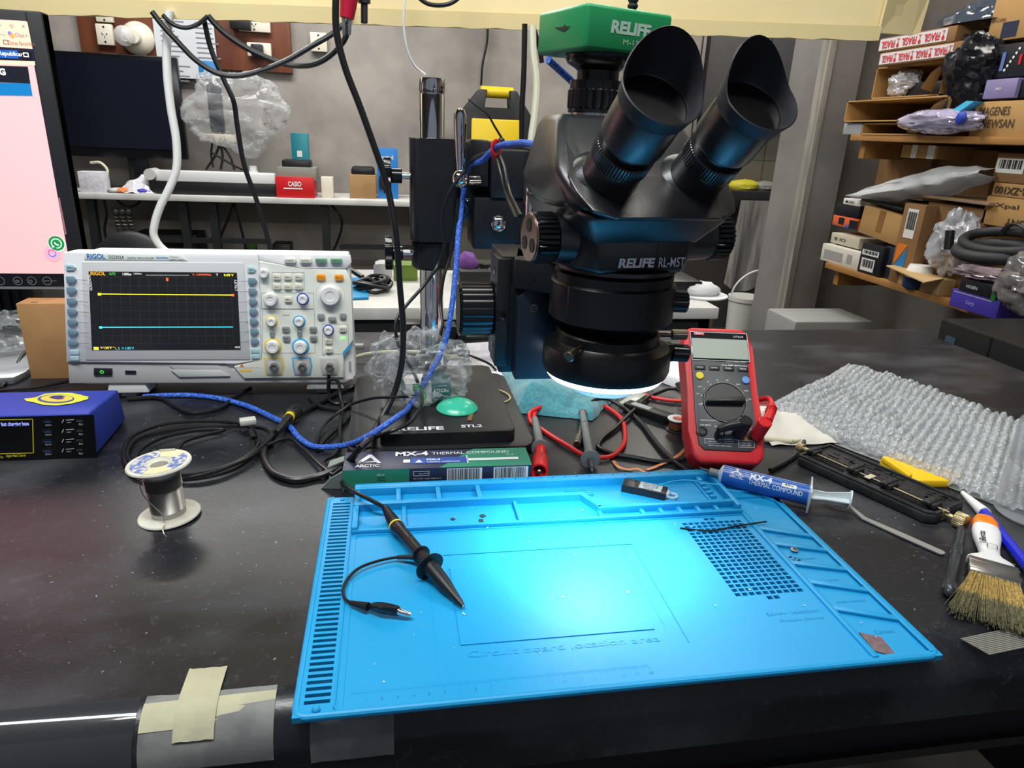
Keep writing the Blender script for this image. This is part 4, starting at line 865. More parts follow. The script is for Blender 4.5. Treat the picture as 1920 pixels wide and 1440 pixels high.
cable('signal_cable', [(872, 320, y, .85), (852, 345, y, .85), (836, 375, y, .85), (829, 415, y, .85), (834, 455, y, .85), (822, 495, y, .85), (795, 535, y, .83), (760, 575, y, .82), (744, 598, y, .81), (745, 640, y, .80), (762, 675, y, .80), (780, 708, y, .795), (788, 732, y, .79)], 0.0021, CBK, 'thin black cable from the lever down to the green tie, leftmost one')
cable('signal_cable', [(860, 372, y, .86), (855, 420, y, .86), (848, 468, y, .86), (832, 520, y, .85), (826, 570, y, .84), (829, 612, y, .82), (815, 660, y, .81), (798, 695, y, .80), (789, 730, y, .79)], 0.0020, CBK, 'thin black cable running alongside the blue braided cable')
cable('signal_cable', [(789, 732, y, .79), (786, 768, .045), (765, 795, .038), (735, 808, .034), (700, 822, .02), (664, 850, .016), (640, 878, .012), (622, 892, .010)], 0.0022, CBK, 'thin black cable from the green tie over the base to the paste box')
cable('signal_cable', [(786, 742, y, .79), (742, 745, .045), (692, 748, .03), (655, 760, .018), (620, 785, .008), (600, 808, .005), (592, 835, .004)], 0.0019, CBK, 'thin black cable curving left from the green tie over the blue cable')
cable('signal_cable', [(617, 700, y, .86), (616, 735, .01), (620, 752, .005), (631, 757, .004), (650, 755, .004), (660, 765, .004), (652, 785, .004), (610, 825, .004), (594, 845, .003)], 0.0022, CBK, 'thin black cable knotted under the right corner of the oscilloscope')
cable('signal_cable', [(617, 735, y, .86), (620, 712, y, .86), (630, 712, y, .86), (638, 740, y, .85), (637, 800, .01), (635, 835, .006), (622, 856, .005), (610, 862, .004), (614, 885, .004)], 0.0022, CBK, 'thin black cable looping below the oscilloscope and down towards the paste box')
cable('ethernet_cable', [(655, 642), (690, 652), (720, 640), (745, 628), (790, 640)], 0.0030, CBG, 'grey network cable behind the oscilloscope, upper of three', Y=1.13)
cable('ethernet_cable', [(650, 660), (690, 662), (730, 662), (780, 668)], 0.0030, CBG, 'grey network cable behind the oscilloscope, middle of three', Y=1.10)
cable('ethernet_cable', [(640, 678), (690, 664), (740, 660), (800, 662), (840, 668), (880, 676), (912, 694), (936, 688), (955, 676)], 0.0034, CBC, 'cream network cable running past the pole to the focus rack', Y=1.04)
b = B(M('jack_grey', (150, 152, 150), 0.4)); q = Yp(675, 651, 1.12); b.box(q.x-0.012, q.x+0.006, 1.115, 1.128, q.z-0.005, q.z+0.005, 0.001); b.o('network_plug', None, 'grey network plug on the cable right of the oscilloscope', 'plug')
cable('adapter_cable', [(838, 661, y, 1.02), (870, 663, y, 1.02), (895, 672, y, 1.0), (920, 684, y, 0.99), (930, 694, y, .98)], 0.0020, CBK, 'thin black cable with ferrite bead near the focus rack', extra=lambda b: b.cyl(Yp(859, 662, 1.02), Yp(880, 663, 1.02), 0.0058, n=14, b=0.0015))
for (x0, y0, x1, y1, Yv, lb) in ((760, 607, 792, 634, 1.12, 'black power adapter standing left of the chrome pole'), (834, 612, 857, 655, 1.06, 'black power adapter right of the chrome pole')):
    a = Yp(x0, y1, Yv); c_ = Yp(x1, y0, Yv); b = B(BLK); b.box(a.x, c_.x, Yv, Yv+0.035, max(0.0, a.z), c_.z, 0.003)
    b.o('power_adapter', None, lb, 'adapter')
b = B(BLK); a = Yp(858, 652, 1.05); c_ = Yp(900, 628, 1.05); b.box(a.x, a.x+0.014, 1.05, 1.07, a.z, c_.z, 0.002); b.tube([Vector((a.x+0.012, 1.06, (a.z+c_.z)/2)), Vector((a.x+0.05, 1.06, (a.z+c_.z)/2+0.002)), Vector((a.x+0.08, 1.06, (a.z+c_.z)/2+0.006))], 0.006, 10, 3)
b.o('mains_plug', None, 'black mains plug with ribbed cable behind the focus knob', 'plug')
# usb cable coil with plugs
coil = [(470, 803, .012), (474, 822, .008), (470, 848, .004), (440, 870, .004), (395, 883, .004), (340, 890, .004), (280, 885, .004), (245, 868, .004), (240, 842, .004), (262, 820, .004), (320, 806, .004), (400, 800, .004), (462, 799, .004), (500, 806, .006), (508, 824, .006), (486, 846, .006), (440, 870, .008), (380, 890, .006), (320, 900, .004), (262, 895, .004), (236, 872, .004), (232, 846, .006), (252, 815, .006), (310, 795, .006), (380, 790, .006), (440, 793, .006), (478, 808, .008), (486, 826, .008), (470, 850, .008), (420, 876, .008), (350, 890, .008), (290, 880, .008), (256, 868, .008), (262, 845, .008), (300, 822, .008), (360, 808, .008), (420, 806, .008)]
def ex_(b):
    p = Zp(468, 800, 0.014); b.use(M('plug_light', (196, 198, 190), 0.4)); b.X = Matrix.Translation(p) @ Matrix.Rotation(0.3, 4, 'Z'); b.box(-0.010, 0.008, -0.002, 0.010, 0.002, 0.009, 0.0015); b.X = Matrix()
    b.use(CBK).cyl(Zp(470, 808, 0.012), Zp(476, 822, 0.010), 0.003, n=10); b.cyl(Zp(310, 852, 0.006), Zp(300, 850, 0.006), 0.0035, n=10); b.use(STL).cyl(Zp(300, 850, 0.006), Zp(288, 847, 0.006), 0.0026, n=10)
cable('usb_cable', [(305, 851, .006), (322, 850, .006), (345, 828, .008), (420, 806, .008)]+coil[::-1][1:], 0.0023, CBK, 'coiled black USB cable lying behind the solder spool', extra=ex_, sm=5)
# passive probe cable with its connector
def bnc(b):
    b.tube([Zp(518, 812, .012), Zp(532, 795, .012), Zp(542, 783, .012)], 0.0035, 12, 3, taper=0.006); b.use(M('band_yellow', (225, 200, 50), 0.5)).cyl(Zp(541, 784, .012), Zp(544, 780, .012), 0.0064, n=20)
    b.use(BLK).knurl(Zp(544, 780, .012), Zp(556, 769, .012), 0.0085, 18, 0.07, 0.001)
cable('probe_lead', [(536, 790, .012), (515, 814, .01), (490, 838, .008), (455, 862, .008), (410, 882, .008), (360, 895, .006), (340, 898, .004), (330, 902, .004)], 0.0022, CBK, 'black probe lead ending in a connector with a yellow band, near the coil', extra=bnc)
# green and red ties
b = B(M('green_tie', (30, 150, 66), 0.45))
for k in range(3): b.tube([Yp(780+9*math.cos(t)+4, 725+k*4+7*math.sin(t)*0.5+math.cos(t)*3, 0.782+0.006*math.sin(t)) for t in [2*PI*j/10 for j in range(11)]], 0.0009, 6, 3)
b.tube([Yp(790, 730, .78), Yp(794, 745, .778), Yp(788, 760, .778), Yp(784, 770, .778)], 0.0012, 6, 3); b.tube([Yp(790, 730, .78), Yp(799, 742, .778), Yp(792, 752, .778), Yp(790, 765, .778)], 0.0010, 6, 3)
b.o('wire_tie', None, 'green plastic tie bundling the cables in front of the pole', 'cable tie')
b = B(M('red_tie', (205, 30, 34), 0.45))
for k in range(4): b.tube([Yp(930+8*math.cos(t), 276+k*3+14*math.sin(t), 0.795+0.004*k+0.003*math.cos(t)) for t in [2*PI*j/10+k for j in range(11)]], 0.0011, 6, 3)
b.o('wire_tie', None, 'red wire wrapped round the blue cable beside the lever', 'cable tie')
b = B(BLK); b.tube([Yp(944, 264, .80), Yp(928, 238, .80), Yp(912, 212, .80), Yp(892, 198, .80), Yp(878, 186, .80)], 0.0014, 6, 3, taper=0.0007); b.ball(Yp(940, 264, .80), 0.004, 8, 6); b.o('zip_tie', None, 'black zip tie with its long tail pointing up left of the red wire', 'cable tie')
cable('signal_cable', [(935, 285, y, .80), (945, 310, y, .79), (952, 350, y, .77), (966, 385, y, .72), (976, 405, y, .69)], 0.0022, CBK, 'thin black cable from the red tie to the left zoom knob, right one')
cable('signal_cable', [(930, 290, y, .80), (938, 320, y, .79), (946, 355, y, .77), (958, 388, y, .72), (968, 410, y, .69)], 0.0020, CBK, 'thin black cable from the red tie to the left zoom knob, left one')
cable('signal_cable', [(870, 320, y, .86), (885, 300, y, .85), (905, 290, y, .83), (925, 284, y, .81)], 0.0022, CBK, 'thin black cable passing from the lever to the red tie')
# clips at the top edge
b = T('alligator_clip', 'dark red alligator clip with toothed metal jaws at the top edge', 'clip', Yp(652, 30, 1.0))
o_ = Yp(652, 30, 1.0)
q = B(M('clip_red', (170, 20, 52), 0.4)).at(-o_.x, -o_.y, -o_.z); q.tube([Yp(655, -30, 1.0), Yp(654, 0, 1.0), Yp(650, 34, 1.0)], 0.0135, 14, 3, taper=0.009); q.o('boot', b)
q = B(CRD).at(-o_.x, -o_.y, -o_.z); q.tube([Yp(655, -26, 1.0), Yp(660, -120, 1.0), Yp(664, -380, 1.0)], 0.003, 8, 4); q.o('lead', b)
q = B(STL).at(-o_.x, -o_.y, -o_.z)
for s in (-1, 1): q.hexa([Yp(650+s*2, 66, .997), Yp(650+s*8, 66, .997), Yp(650+s*8, 66, 1.003), Yp(650+s*2, 66, 1.003), Yp(650+s*3, 30, .996), Yp(650+s*10, 30, .996), Yp(650+s*10, 30, 1.004), Yp(650+s*3, 30, 1.004)], 0.0005)
q.o('jaw', b)
b = B(M('gunmetal', (70, 70, 76), 0.4, 0.7)); b.cyl(Yp(683, -10, 1.02), Yp(683, 44, 1.02), 0.0045, n=14, b=0.001); b.cyl(Yp(683, -10, 1.02), Yp(683, 6, 1.02), 0.008, n=14); b.use(CBK).tube([Yp(683, -10, 1.02), Yp(690, -120, 1.02), Yp(694, -380, 1.02)], 0.0025, 8, 4); b.o('test_hook', None, 'dark metal hook clip hanging right of the red clip', 'clip')
# ---------------------------------------------------------------- thermal paste carton
bx = T('thermal_paste_box', 'green and navy thermal paste carton lying in front of the stand base', 'box', (-0.052, 0.631, 0.0005), rz=math.radians(-1.2))
NAVY = M('carton_navy', (38, 44, 70), 0.45); TEAL = M('carton_green', (46, 132, 106), 0.45); CW = M('carton_white', (225, 228, 230), 0.5); CBL = M('carton_blue', (44, 78, 160), 0.45)
b = B(NAVY); L, W2, H2 = 0.192, 0.042, 0.0215; b.box(0, L, 0, W2, 0, H2, 0.0004)
b.use(TEAL).rect((0, 0, 0), 0.066, H2); b.raw([(L, 0, H2+.0002), (L, W2, H2+.0002), (L*0.70, W2, H2+.0002), (L*0.50, 0, H2+.0002)], [(0, 1, 2, 3)]); b.rect((L, 0, 0), W2, H2, (0, 1, 0))
T2 = dict(x=(1, 0, 0), up=(0, 1, 0))
b.use(CW).text('MX-4', (0.052, 0.029, H2), 0.0095, w=0.034, bold=0.03, off=0.0004, **T2); b.text('THERMAL COMPOUND', (0.090, 0.030, H2), 0.006, w=0.082, off=0.0004, **T2)
b.text('ARCTIC', (0.012, 0.0055, H2), 0.0062, w=0.024, bold=0.02, off=0.0004, **T2)
b.raw([(0.012, 0.014, H2+.0004), (0.0165, 0.014, H2+.0004), (0.0265, 0.027, H2+.0004), (0.0315, 0.0175, H2+.0004), (0.034, 0.014, H2+.0004), (0.038, 0.014, H2+.0004), (0.0275, 0.034, H2+.0004), (0.0245, 0.034, H2+.0004)], [(0, 1, 6, 7), (1, 2, 6), (2, 3, 4, 5, 6)])
b.raw([(0.0165, 0.016, H2+.0004), (0.031, 0.019, H2+.0004), (0.033, 0.016, H2+.0004)], [(0, 2, 1)])
b.use(CBL).rect((0.068, 0.010, H2), 0.058, 0.013, off=0.0004, **T2); b.use(CW).rect((0.060, 0.013, H2), 0.007, 0.007, off=0.0004, **T2); b.rect((0.126, 0.014, H2), 0.054, 0.005, off=0.0005, **T2); b.rect((0.1255, 0.008, H2), 0.0012, 0.018, off=0.0005, **T2)
b.text('MX-4', (0.084, 0.0165, H2), 0.0042, w=0.014, bold=0.03, off=0.0006, **T2); b.text('THERMAL COMPOUND', (0.084, 0.0115, H2), 0.0028, w=0.034, off=0.0006, **T2); b.text('45 g', (0.168, 0.024, H2), 0.003, w=0.008, off=0.0006, **T2)
b.use(CW).raw([(0.072, 0.012, H2+.0006), (0.080, 0.012, H2+.0006), (0.076, 0.019, H2+.0006)], [(0, 1, 2)])
for x0 in (0.104, 0.152):
    b.use(CW).rect((x0, 0, 0.004), 0.036, 0.0165, off=0.0004); b.use(INKK); xx = x0+0.0015
    while xx < x0+0.0335:
        w_ = random.choice((0.0003, 0.0005, 0.0009)); b.rect((xx, 0, 0.0045), w_, 0.0155, off=0.0006); xx += w_+random.choice((0.0004, 0.0007))
b.use(CW).text('MX-4', (0.034, 0, 0.0145), 0.0022, off=0.0004); b.use(INKK).text('ONLINE', (0.034, 0, 0.0115), 0.002, w=0.0075, off=0.0004); b.text('MANUAL', (0.034, 0, 0.0085), 0.002, w=0.0085, off=0.0004)
b.use(CW).pipe_rect((0.070, 0, 0.013), 0.016, 0.0055, 0.0005, off=0.0004); b.text('Climate neutral', (0.0755, 0, 0.015), 0.0015, w=0.009, off=0.0004); b.text('MX-4 (Net weight 45g) Rev.3', (0.070, 0, 0.009), 0.0017, w=0.028, off=0.0004)
b.o('carton', bx)
b = B(M('flap_grey', (120, 130, 126), 0.6)); b.hexa([(-0.022, 0.004, 0.0), (-0.001, 0.002, 0.0), (-0.001, 0.006, 0.0), (-0.022, 0.008, 0.0), (-0.012, 0.002, 0.012), (0, 0.0, 0.02), (0, 0.002, 0.02), (-0.012, 0.004, 0.012)]); b.o('end_flap', bx); b = B(M('flap_grey')); b.hexa([(-0.018, 0.03, 0.010), (-0.001, 0.03, 0.017), (-0.001, 0.04, 0.018), (-0.016, 0.042, 0.012), (-0.018, 0.03, 0.0105), (-0.001, 0.03, 0.0175), (-0.001, 0.04, 0.0185), (-0.016, 0.042, 0.0125)]); b.o('end_flap', bx)
# ---------------------------------------------------------------- thermal paste syringe
sA, sB = Zp(1352, 889, 0.0165), Zp(1517, 929, 0.0135); sd = (sB-sA).normalized(); 
sy = T('thermal_paste_syringe', 'blue labelled thermal paste syringe resting on the mat corner', 'syringe', sA)
def SY(m): return B(m).at(-sA.x, -sA.y, -sA.z)
CLR = film('clear_syringe_plastic', (200, 215, 225), 0.25, 0.8, 0.15)
b = SY(CLR); b.lathe([(0.0030, -0.011), (0.0034, -0.003), (0.0098, 0.0), (0.0104, 0.001), (0.0104, (sB-sA).length), (0.009, (sB-sA).length)], sA, sd, 32)
sid = sd.cross(Vector((0, 0, 1))).normalized(); un = sid.cross(sd)
b.X = b.X @ Matrix.Translation(sB) @ Matrix(((sd.x, sid.x, un.x, 0), (sd.y, sid.y, un.y, 0), (sd.z, sid.z, un.z, 0), (0, 0, 0, 1)))
b.box(-0.0008, 0.0012, -0.019, 0.019, -0.011, 0.013, 0.0009); b.o('barrel', sy)
b = SY(M('syringe_tip_dirty', (120, 126, 130), 0.5)); b.cyl(sA-sd*0.012, sA-sd*0.002, 0.004, n=14); b.use(M('old_paste', (60, 60, 64), 0.5)).tube([sA-sd*0.011, sA-sd*0.017+Vector((0, 0.001, 0)), sA-sd*0.022+Vector((0, 0.002, 0.001))], 0.0022, 8, 2, taper=0.0006); b.o('nozzle', sy)
b = SY(M('syringe_label', (26, 78, 160), 0.3, c2=(34, 92, 176), ns=30)); Lb = (sB-sA).length*0.985
b.lathe([(0.01055, 0.0015), (0.01055, Lb)], sA, sd, 40)
wrapn = -sid  # side that faces the viewer
def wrap(t, s0, a0, h, w, m, bold=0.0):
    vs, fs, x0, x1, y0, y1 = text_geo(t, bold); b.use(m); out = []
    for v in vs:
        s_ = s0+(v.x-x0)/(x1-x0)*w; a = a0+((v.y-y0)/(y1-y0)*h)/0.0106
        out.append(sA+sd*s_+(sid*math.cos(a)+un*math.sin(a))*0.01075)
    b.raw(out, fs)
fr_ = 1 if sid.y < 0 else -1
a0 = math.radians(38) if sid.y < 0 else math.radians(142)
def W(t, s0, ydeg, h, w, m, bold=0.0):
    vs, fs, x0, x1, y0, y1 = text_geo(t, bold); b.use(m); out = []
    for v in vs:
        s_ = s0+(v.x-x0)/(x1-x0)*w; a = math.radians(ydeg)+((v.y-y0)/(y1-y0)*h)/0.0106
        out.append(sA+sd*s_+(sid*fr_*math.cos(a)+un*math.sin(a))*0.01078)
    b.raw(out, fs)
W('MX-4', 0.028, 38, 0.0072, 0.022, CW, 0.03); W('THERMAL COMPOUND', 0.028, 10, 0.0048, 0.052, CW); W('ARCTIC', 0.0085, 22, 0.0036, 0.014, CW, 0.02); W('A', 0.0085, 46, 0.0075, 0.013, CW, 0.04)
def strip(s0, s1, d0, d1, m, r=0.0107):
    b.use(m); o = []
    for k in range(5):
        a = math.radians(d0+(d1-d0)*k/4)
        for s_ in (s0, s1): o.append(sA+sd*s_+(sid*fr_*math.cos(a)+un*math.sin(a))*r)
    b.raw(o, [(2*k, 2*k+1, 2*k+3, 2*k+2) for k in range(4)])
strip(0.002, Lb-0.003, 90, 93, CW); strip(0.002, 0.030, 58, 61, CW)
strip(Lb-0.026, Lb-0.012, 40, 62, CW); W('45g', Lb-0.024, 45, 0.003, 0.009, INKK, 0.02)
b.o('label', sy)
b = SY(M('plunger_white', (212, 222, 226), 0.4)); pE = Zp(1592, 937, 0.0135); L3 = (pE-sB).length
for s in (0, 1):
    ax_ = un if s else sid
    for q_0 in (1,):
        P_ = [sB+ax_*0.0070, sB+(pE-sB)*0.4+ax_*0.0058, pE+ax_*0.0085, pE-ax_*0.0085, sB+(pE-sB)*0.4-ax_*0.0058, sB-ax_*0.0070]; n2 = (sid if s else un)*0.0006
        b.raw([p-n2 for p in P_]+[p+n2 for p in P_], [(0, 1, 4, 5), (1, 2, 3, 4), (11, 10, 7, 6), (10, 9, 8, 7)]+[(i, (i+1) % 6, (i+1) % 6+6, i+6) for i in range(6)])
b.lathe([(0.0, 0.0), (0.0098, 0.0), (0.0098, 0.0015), (0, 0.0015)], pE, sd, 28); b.o('plunger', sy)
# ---------------------------------------------------------------- multimeter
mt = T('multimeter', 'red and dark grey digital multimeter leaning back on its stand', 'multimeter', (0.354, 0.615, 0.0205), rot=(math.radians(-44), 0, math.radians(-10))); mt.scale = (.94, .94, .94)
RED = M('meter_red', (200, 38, 46), 0.42, bump=0.04, bs=700); MG = M('meter_grey', (58, 60, 64), 0.45, bump=0.05, bs=900)
def mm2(X, Y, y=0.0):
    t = (Y-100)/1225; l = 492-42*t+8*math.sin(PI*t); r = 1135+38*t
    return Vector((-0.0445+(X-l)/(r-l)*0.089, y, 0.177*(1-t)**1.0-0.0))
RX = Matrix.Rotation(PI/2, 4, 'X')
b = B(RED); b.prism([(-0.034, 0.0), (0.034, 0.0), (0.0425, 0.010), (0.0445, 0.04), (0.042, 0.09), (0.0425, 0.150), (0.041, 0.168), (0.033, 0.177), (-0.033, 0.177), (-0.041, 0.168), (-0.0425, 0.150), (-0.042, 0.09), (-0.0445, 0.04), (-0.0425, 0.010)], -0.030, 0.0, 0.005, 4, RX); b.o('holster', mt)
b = B(MG); b.prism([(-0.028, 0.015), (0.026, 0.015), (0.033, 0.022), (0.0345, 0.05), (0.0335, 0.162), (0.026, 0.1705), (-0.028, 0.1705), (-0.0345, 0.163), (-0.0355, 0.05), (-0.034, 0.022)], 0.0, 0.0018, 0.0008, 2, RX)
b.o('front_case', mt)
b = B(M('lcd_window', (30, 32, 34), 0.15)); a = mm2(565, 160); c = mm2(1085, 430)
b.box(a.x, c.x, -0.0026, -0.001, c.z, a.z, 0.0003); b.use(M('lcd_grey_green', (122, 136, 124), 0.3)).box(a.x+0.0015, c.x-0.001, -0.0028, -0.0024, c.z+0.003, a.z-0.009)
b.use(CW).pipe_rect((a.x, -0.0026, c.z), c.x-a.x, a.z-c.z, 0.0005, off=0.0003); b.text('UT61E', mm2(955, 203, -0.0026), 0.0024, w=0.012, off=0.0003); b.use(RED).rect(mm2(600, 190, -0.0026), 0.0125, 0.0034, off=0.0003); b.use(CW).text('UNI-T', mm2(605, 186, -0.0026), 0.0022, w=0.011, bold=0.02, off=0.0005)
b.text('22000 Counts TRMS', mm2(865, 437, -0.0018), 0.0014, w=0.024, off=0.0003)
b.o('display', mt)
for X, t in ((627, 'HOLD'), (757, 'RANGE'), (887, 'REL'), (1017, 'PEAK')):
    b = B(M('meter_key', (34, 35, 38), 0.5)); p = mm2(X, 498); b.prism(rrect(p.x-0.0064, p.x+0.0064, p.z-0.003, p.z+0.003, 0.0008, 2), 0.0016, 0.0032, 0.0005, 2, RX); b.use(CW).text(t, (p.x, -0.0032, p.z-0.001), 0.0018, w=0.0076, al='c', off=0.0003); b.o('button', mt)
for X, Y, c in ((617, 575, (225, 205, 40)), (1030, 600, (90, 140, 200))):
    b = B(M('meter_key_%d' % c[0], c, 0.45)); p = mm2(X, Y); b.cyl((p.x, -0.0016, p.z), (p.x, -0.004, p.z), 0.0048, n=24, b=0.0006); b.o('button', mt)
b = B(M('dial_dark', (40, 41, 44), 0.4)); p = mm2(822, 805); b.lathe([(0.0262, 0.0016), (0.0262, 0.0024), (0.0255, 0.0036), (0.0245, 0.0036), (0.0235, 0.0028), (0, 0.0028)], (p.x, 0, p.z), (0, -1, 0), 48)
b.use(M('dial_rim', (150, 152, 154), 0.4)).ring((p.x, -0.0036, p.z), 0.0252, 0.0005, (0, -1, 0), 48, 0.0002); b.use(M('dial_dark')) 
b.X = Matrix.Translation((p.x, -0.0028, p.z)) @ Matrix.Rotation(math.radians(-5), 4, 'Y'); b.hexa([(-0.0235, 0, -0.0022), (0.022, 0, -0.0045), (0.022, -0.009, -0.0035), (-0.0235, -0.008, -0.001), (-0.0235, 0, 0.0012), (0.022, 0, 0.0045), (0.022, -0.009, 0.0035), (-0.0235, -0.008, 0.001)], 0.001); b.X = Matrix()
b.o('range_dial', mt)
b = B(CW)
for X, Y, t in ((598, 838, 'OFF'), (585, 745, 'V='), (610, 680, 'mV='), (690, 632, 'O'), (770, 612, '->'), (865, 612, 'Hz'), (960, 645, 'uA='), (1030, 700, 'mA='), (1055, 775, 'A=')):
    p = mm2(X, Y, -0.0018); b.text(t, p, 0.002, al='c', off=0.0002, bold=0.01)
for X, Y in ((615, 822), (617, 752), (648, 690), (708, 648), (782, 626), (862, 630), (935, 660), (993, 712), (1028, 778)): b.dots(mm2(X, Y, -0.0018), 0.0007, (0, -1, 0), 8)
b.text('True RMS Multimeter', mm2(825, 472, -0.0018), 0.0019, w=0.032, bold=0.01); b.text('RS232C(USB)', mm2(585, 978, -0.0018), 0.002, w=0.0215, bold=0.01); b.text('10A MAX', mm2(575, 1018, -0.0018), 0.0021, w=0.0125, bold=0.01); b.text('mAuA', mm2(703, 1024, -0.0018), 0.0021, w=0.011, bold=0.01); b.text('CE', mm2(992, 978, -0.0018), 0.0042, w=0.0082, bold=0.0); b.text('Hz-V', mm2(976, 1038, -0.0018), 0.002, w=0.0085)
b.text('FUSED', mm2(633, 1135, -0.0018), 0.0015, w=0.0075); b.text('250VMAX', mm2(633, 1155, -0.0018), 0.0015, w=0.010); b.text('FUSED', mm2(793, 1130, -0.0018), 0.0015, w=0.0075); b.text('250VMAX', mm2(783, 1150, -0.0018), 0.0015, w=0.0105); b.text('1A MAX', mm2(793, 1168, -0.0018), 0.0015, w=0.008); b.text('CATIV 600V', mm2(925, 1160, -0.0018), 0.0015, w=0.013); b.text('CATIII 1000V', mm2(925, 1178, -0.0018), 0.0015, w=0.013); b.text('EACH 10min MAX 10sec', mm2(632, 1188, -0.0018), 0.0015, w=0.026)
b.pipe_rect(mm2(598, 1165, -0.0018), 0.04, 0.0055, 0.0003); b.pipe_rect(mm2(908, 1190, -0.0018), 0.0185, 0.0085, 0.0003)
b.use(M('warn_orange', (200, 120, 40), 0.5)).raw([mm2(965, 1130, -0.002), mm2(1005, 1130, -0.002), mm2(985, 1092, -0.002)], [(0, 1, 2)])
b.o('markings', mt)
for X, Y in ((583, 1068), (745, 1075), (905, 1075), (1060, 1085)):
    b = B(M('socket_black', (14, 14, 16), 0.4)); p = mm2(X, Y); b.lathe([(0.0062, 0.0), (0.0062, 0.0030), (0.0045, 0.0034), (0.0045, 0.001), (0.003, 0.001), (0.003, 0.003), (0.0018, 0.003), (0.0018, 0.0005), (0, 0.0005)], (p.x, 0, p.z), (0, -1, 0), 24); b.o('socket', mt)
b = B(M('stand_plate', (52, 54, 58), 0.5)); b.hexa([(-0.025, 0.030, 0.06), (0.025, 0.030, 0.06), (0.025, 0.120, 0.150), (-0.025, 0.120, 0.150), (-0.025, 0.028, 0.12), (0.025, 0.028, 0.12), (0.025, 0.117, 0.153), (-0.025, 0.117, 0.153)], 0.002); b.o('prop_stand', mt)
bpy.context.view_layer.update()
MMX = mt.matrix_world.copy() if False else (Matrix.Translation((0.354, 0.615, 0.0205)) @ Matrix.Rotation(math.radians(-10), 4, 'Z') @ Matrix.Rotation(math.radians(-44), 4, 'X') @ Matrix.Scale(.94, 4))
def mw_(X, Y, y): return MMX @ mm2(X, Y, y)
# red lead
rd = T('red_test_lead', 'red test lead with grey probe and red crocodile boot, plugged into the meter', 'test lead', Zp(1010, 800, 0.0))
oo = Zp(1010, 800, 0.0)
def RL(m): return B(m).at(-oo.x, -oo.y, -oo.z)
b = RL(CRD); pl = mw_(1095, 1035, -0.022)
b.tube([Zp(1002, 787, .009), Zp(1005, 772, .006), Zp(1035, 763, .004), Zp(1078, 757, .004), Zp(1120, 758, .004), Zp(1158, 778, .004), Zp(1172, 810, .004), Zp(1165, 840, .004), Zp(1140, 857, .004), Zp(1108, 857, .004), Zp(1060, 833, .004), Zp(1013, 803, .003), Zp(994, 788, .004), Zp(993, 776, .008), Zp(1010, 765, .010), Zp(1052, 748, .010), Zp(1105, 730, .008), Zp(1150, 722, .006), Zp(1190, 726, .004), Zp(1215, 743, .004), Zp(1250, 750, .004), Zp(1300, 753, .004), Zp(1370, 757, .004), Zp(1430, 757, .006), mw_(1180, 735, 0.01), mw_(1215, 760, -0.004), mw_(1212, 830, -0.014), mw_(1190, 890, -0.020)], 0.0028, 10, 6); b.o('cable', rd)
b = RL(CRD); b.tube([mw_(1198, 870, -0.019), mw_(1175, 930, -0.021), mw_(1135, 1005, -0.022)], 0.0045, 12, 3, taper=0.0056); b.cyl(mw_(1100, 1030, -0.028), mw_(1075, 1090, -0.002), 0.0075, n=20, b=0.001); 
for k in range(3): b.lathe([(0.0058, 0), (0.0058, 0.0015)], mw_(1192-k*8, 890+k*18, -0.020), mw_(1175, 930, -0.021)-mw_(1198, 870, -0.019), 14)
b.o('plug', rd)
GP = M('probe_grey', (120, 124, 124), 0.5)
b = RL(GP); a, c = Zp(1003, 786, .009), Zp(1014, 842, .009); b.tube([a, a.lerp(c, .3), a.lerp(c, .6), c], 0.0042, 14, 4, taper=0.0056); d = (c-a).normalized(); b.lathe([(0.0056, -0.002), (0.0105, 0), (0.0105, 0.0022), (0.006, 0.003)], c-d*0.004, d, 28); b.o('probe_handle', rd)
b = RL(M('boot_red', (225, 30, 36), 0.35)); e = Zp(1011, 884, .009); b.tube([c, c.lerp(e, .35)], 0.0062, 14, 1); b.lathe([(0.006, 0), (0.0088, 0.004), (0.0092, (e-c).length*0.62), (0.0072, (e-c).length*0.62), (0.006, 0.01)], c.lerp(e, .38), e-c, 22); b.o('crocodile_boot', rd)
b = RL(STL); b.cyl(c.lerp(e, .5), e+(e-c)*0.06, 0.002, n=10); b.ball(e, 0.003, 8, 6); b.o('probe_tip', rd)
# black lead
oo = Zp(1105, 830, 0.0)
bd = T('black_test_lead', 'black test lead with grey probe lying behind the mat, plugged into the meter', 'test lead', oo)
b = RL(CBK)
b.tube([Zp(1098, 768, .010), Zp(1112, 752, .014), Zp(1138, 747, .012), Zp(1165, 762, .006), Zp(1200, 790, .004), Zp(1225, 822, .004), Zp(1250, 852, .004), Zp(1272, 872, .004), Zp(1290, 884, .004)], 0.0027, 10, 6)
b.tube([Zp(1290, 742, .008), Zp(1262, 728, .010), Zp(1232, 737, .006), Zp(1190, 768, .007), Zp(1150, 806, .004), Zp(1126, 826, .003), Zp(1122, 838, .003), Zp(1140, 848, .003), Zp(1190, 858, .003), Zp(1245, 866, .003), Zp(1290, 858, .008), Zp(1330, 840, .024), mw_(700, 1088, -0.018)], 0.0027, 10, 6)
b.tube([Zp(1430, 792, .004), Zp(1460, 793, .004), Zp(1494, 806, .004), Zp(1507, 826, .004), Zp(1500, 846, .003), Zp(1472, 868, .003), Zp(1444, 882, .003)], 0.0027, 10, 6)
b.o('cable', bd)
b = RL(CBK); b.tube([mw_(700, 1085, -0.018), mw_(780, 1065, -0.021), mw_(900, 1045, -0.022)], 0.0046, 12, 3, taper=0.006); b.cyl(mw_(930, 1025, -0.028), mw_(912, 1085, -0.002), 0.0072, n=20, b=0.001); b.o('plug', bd)
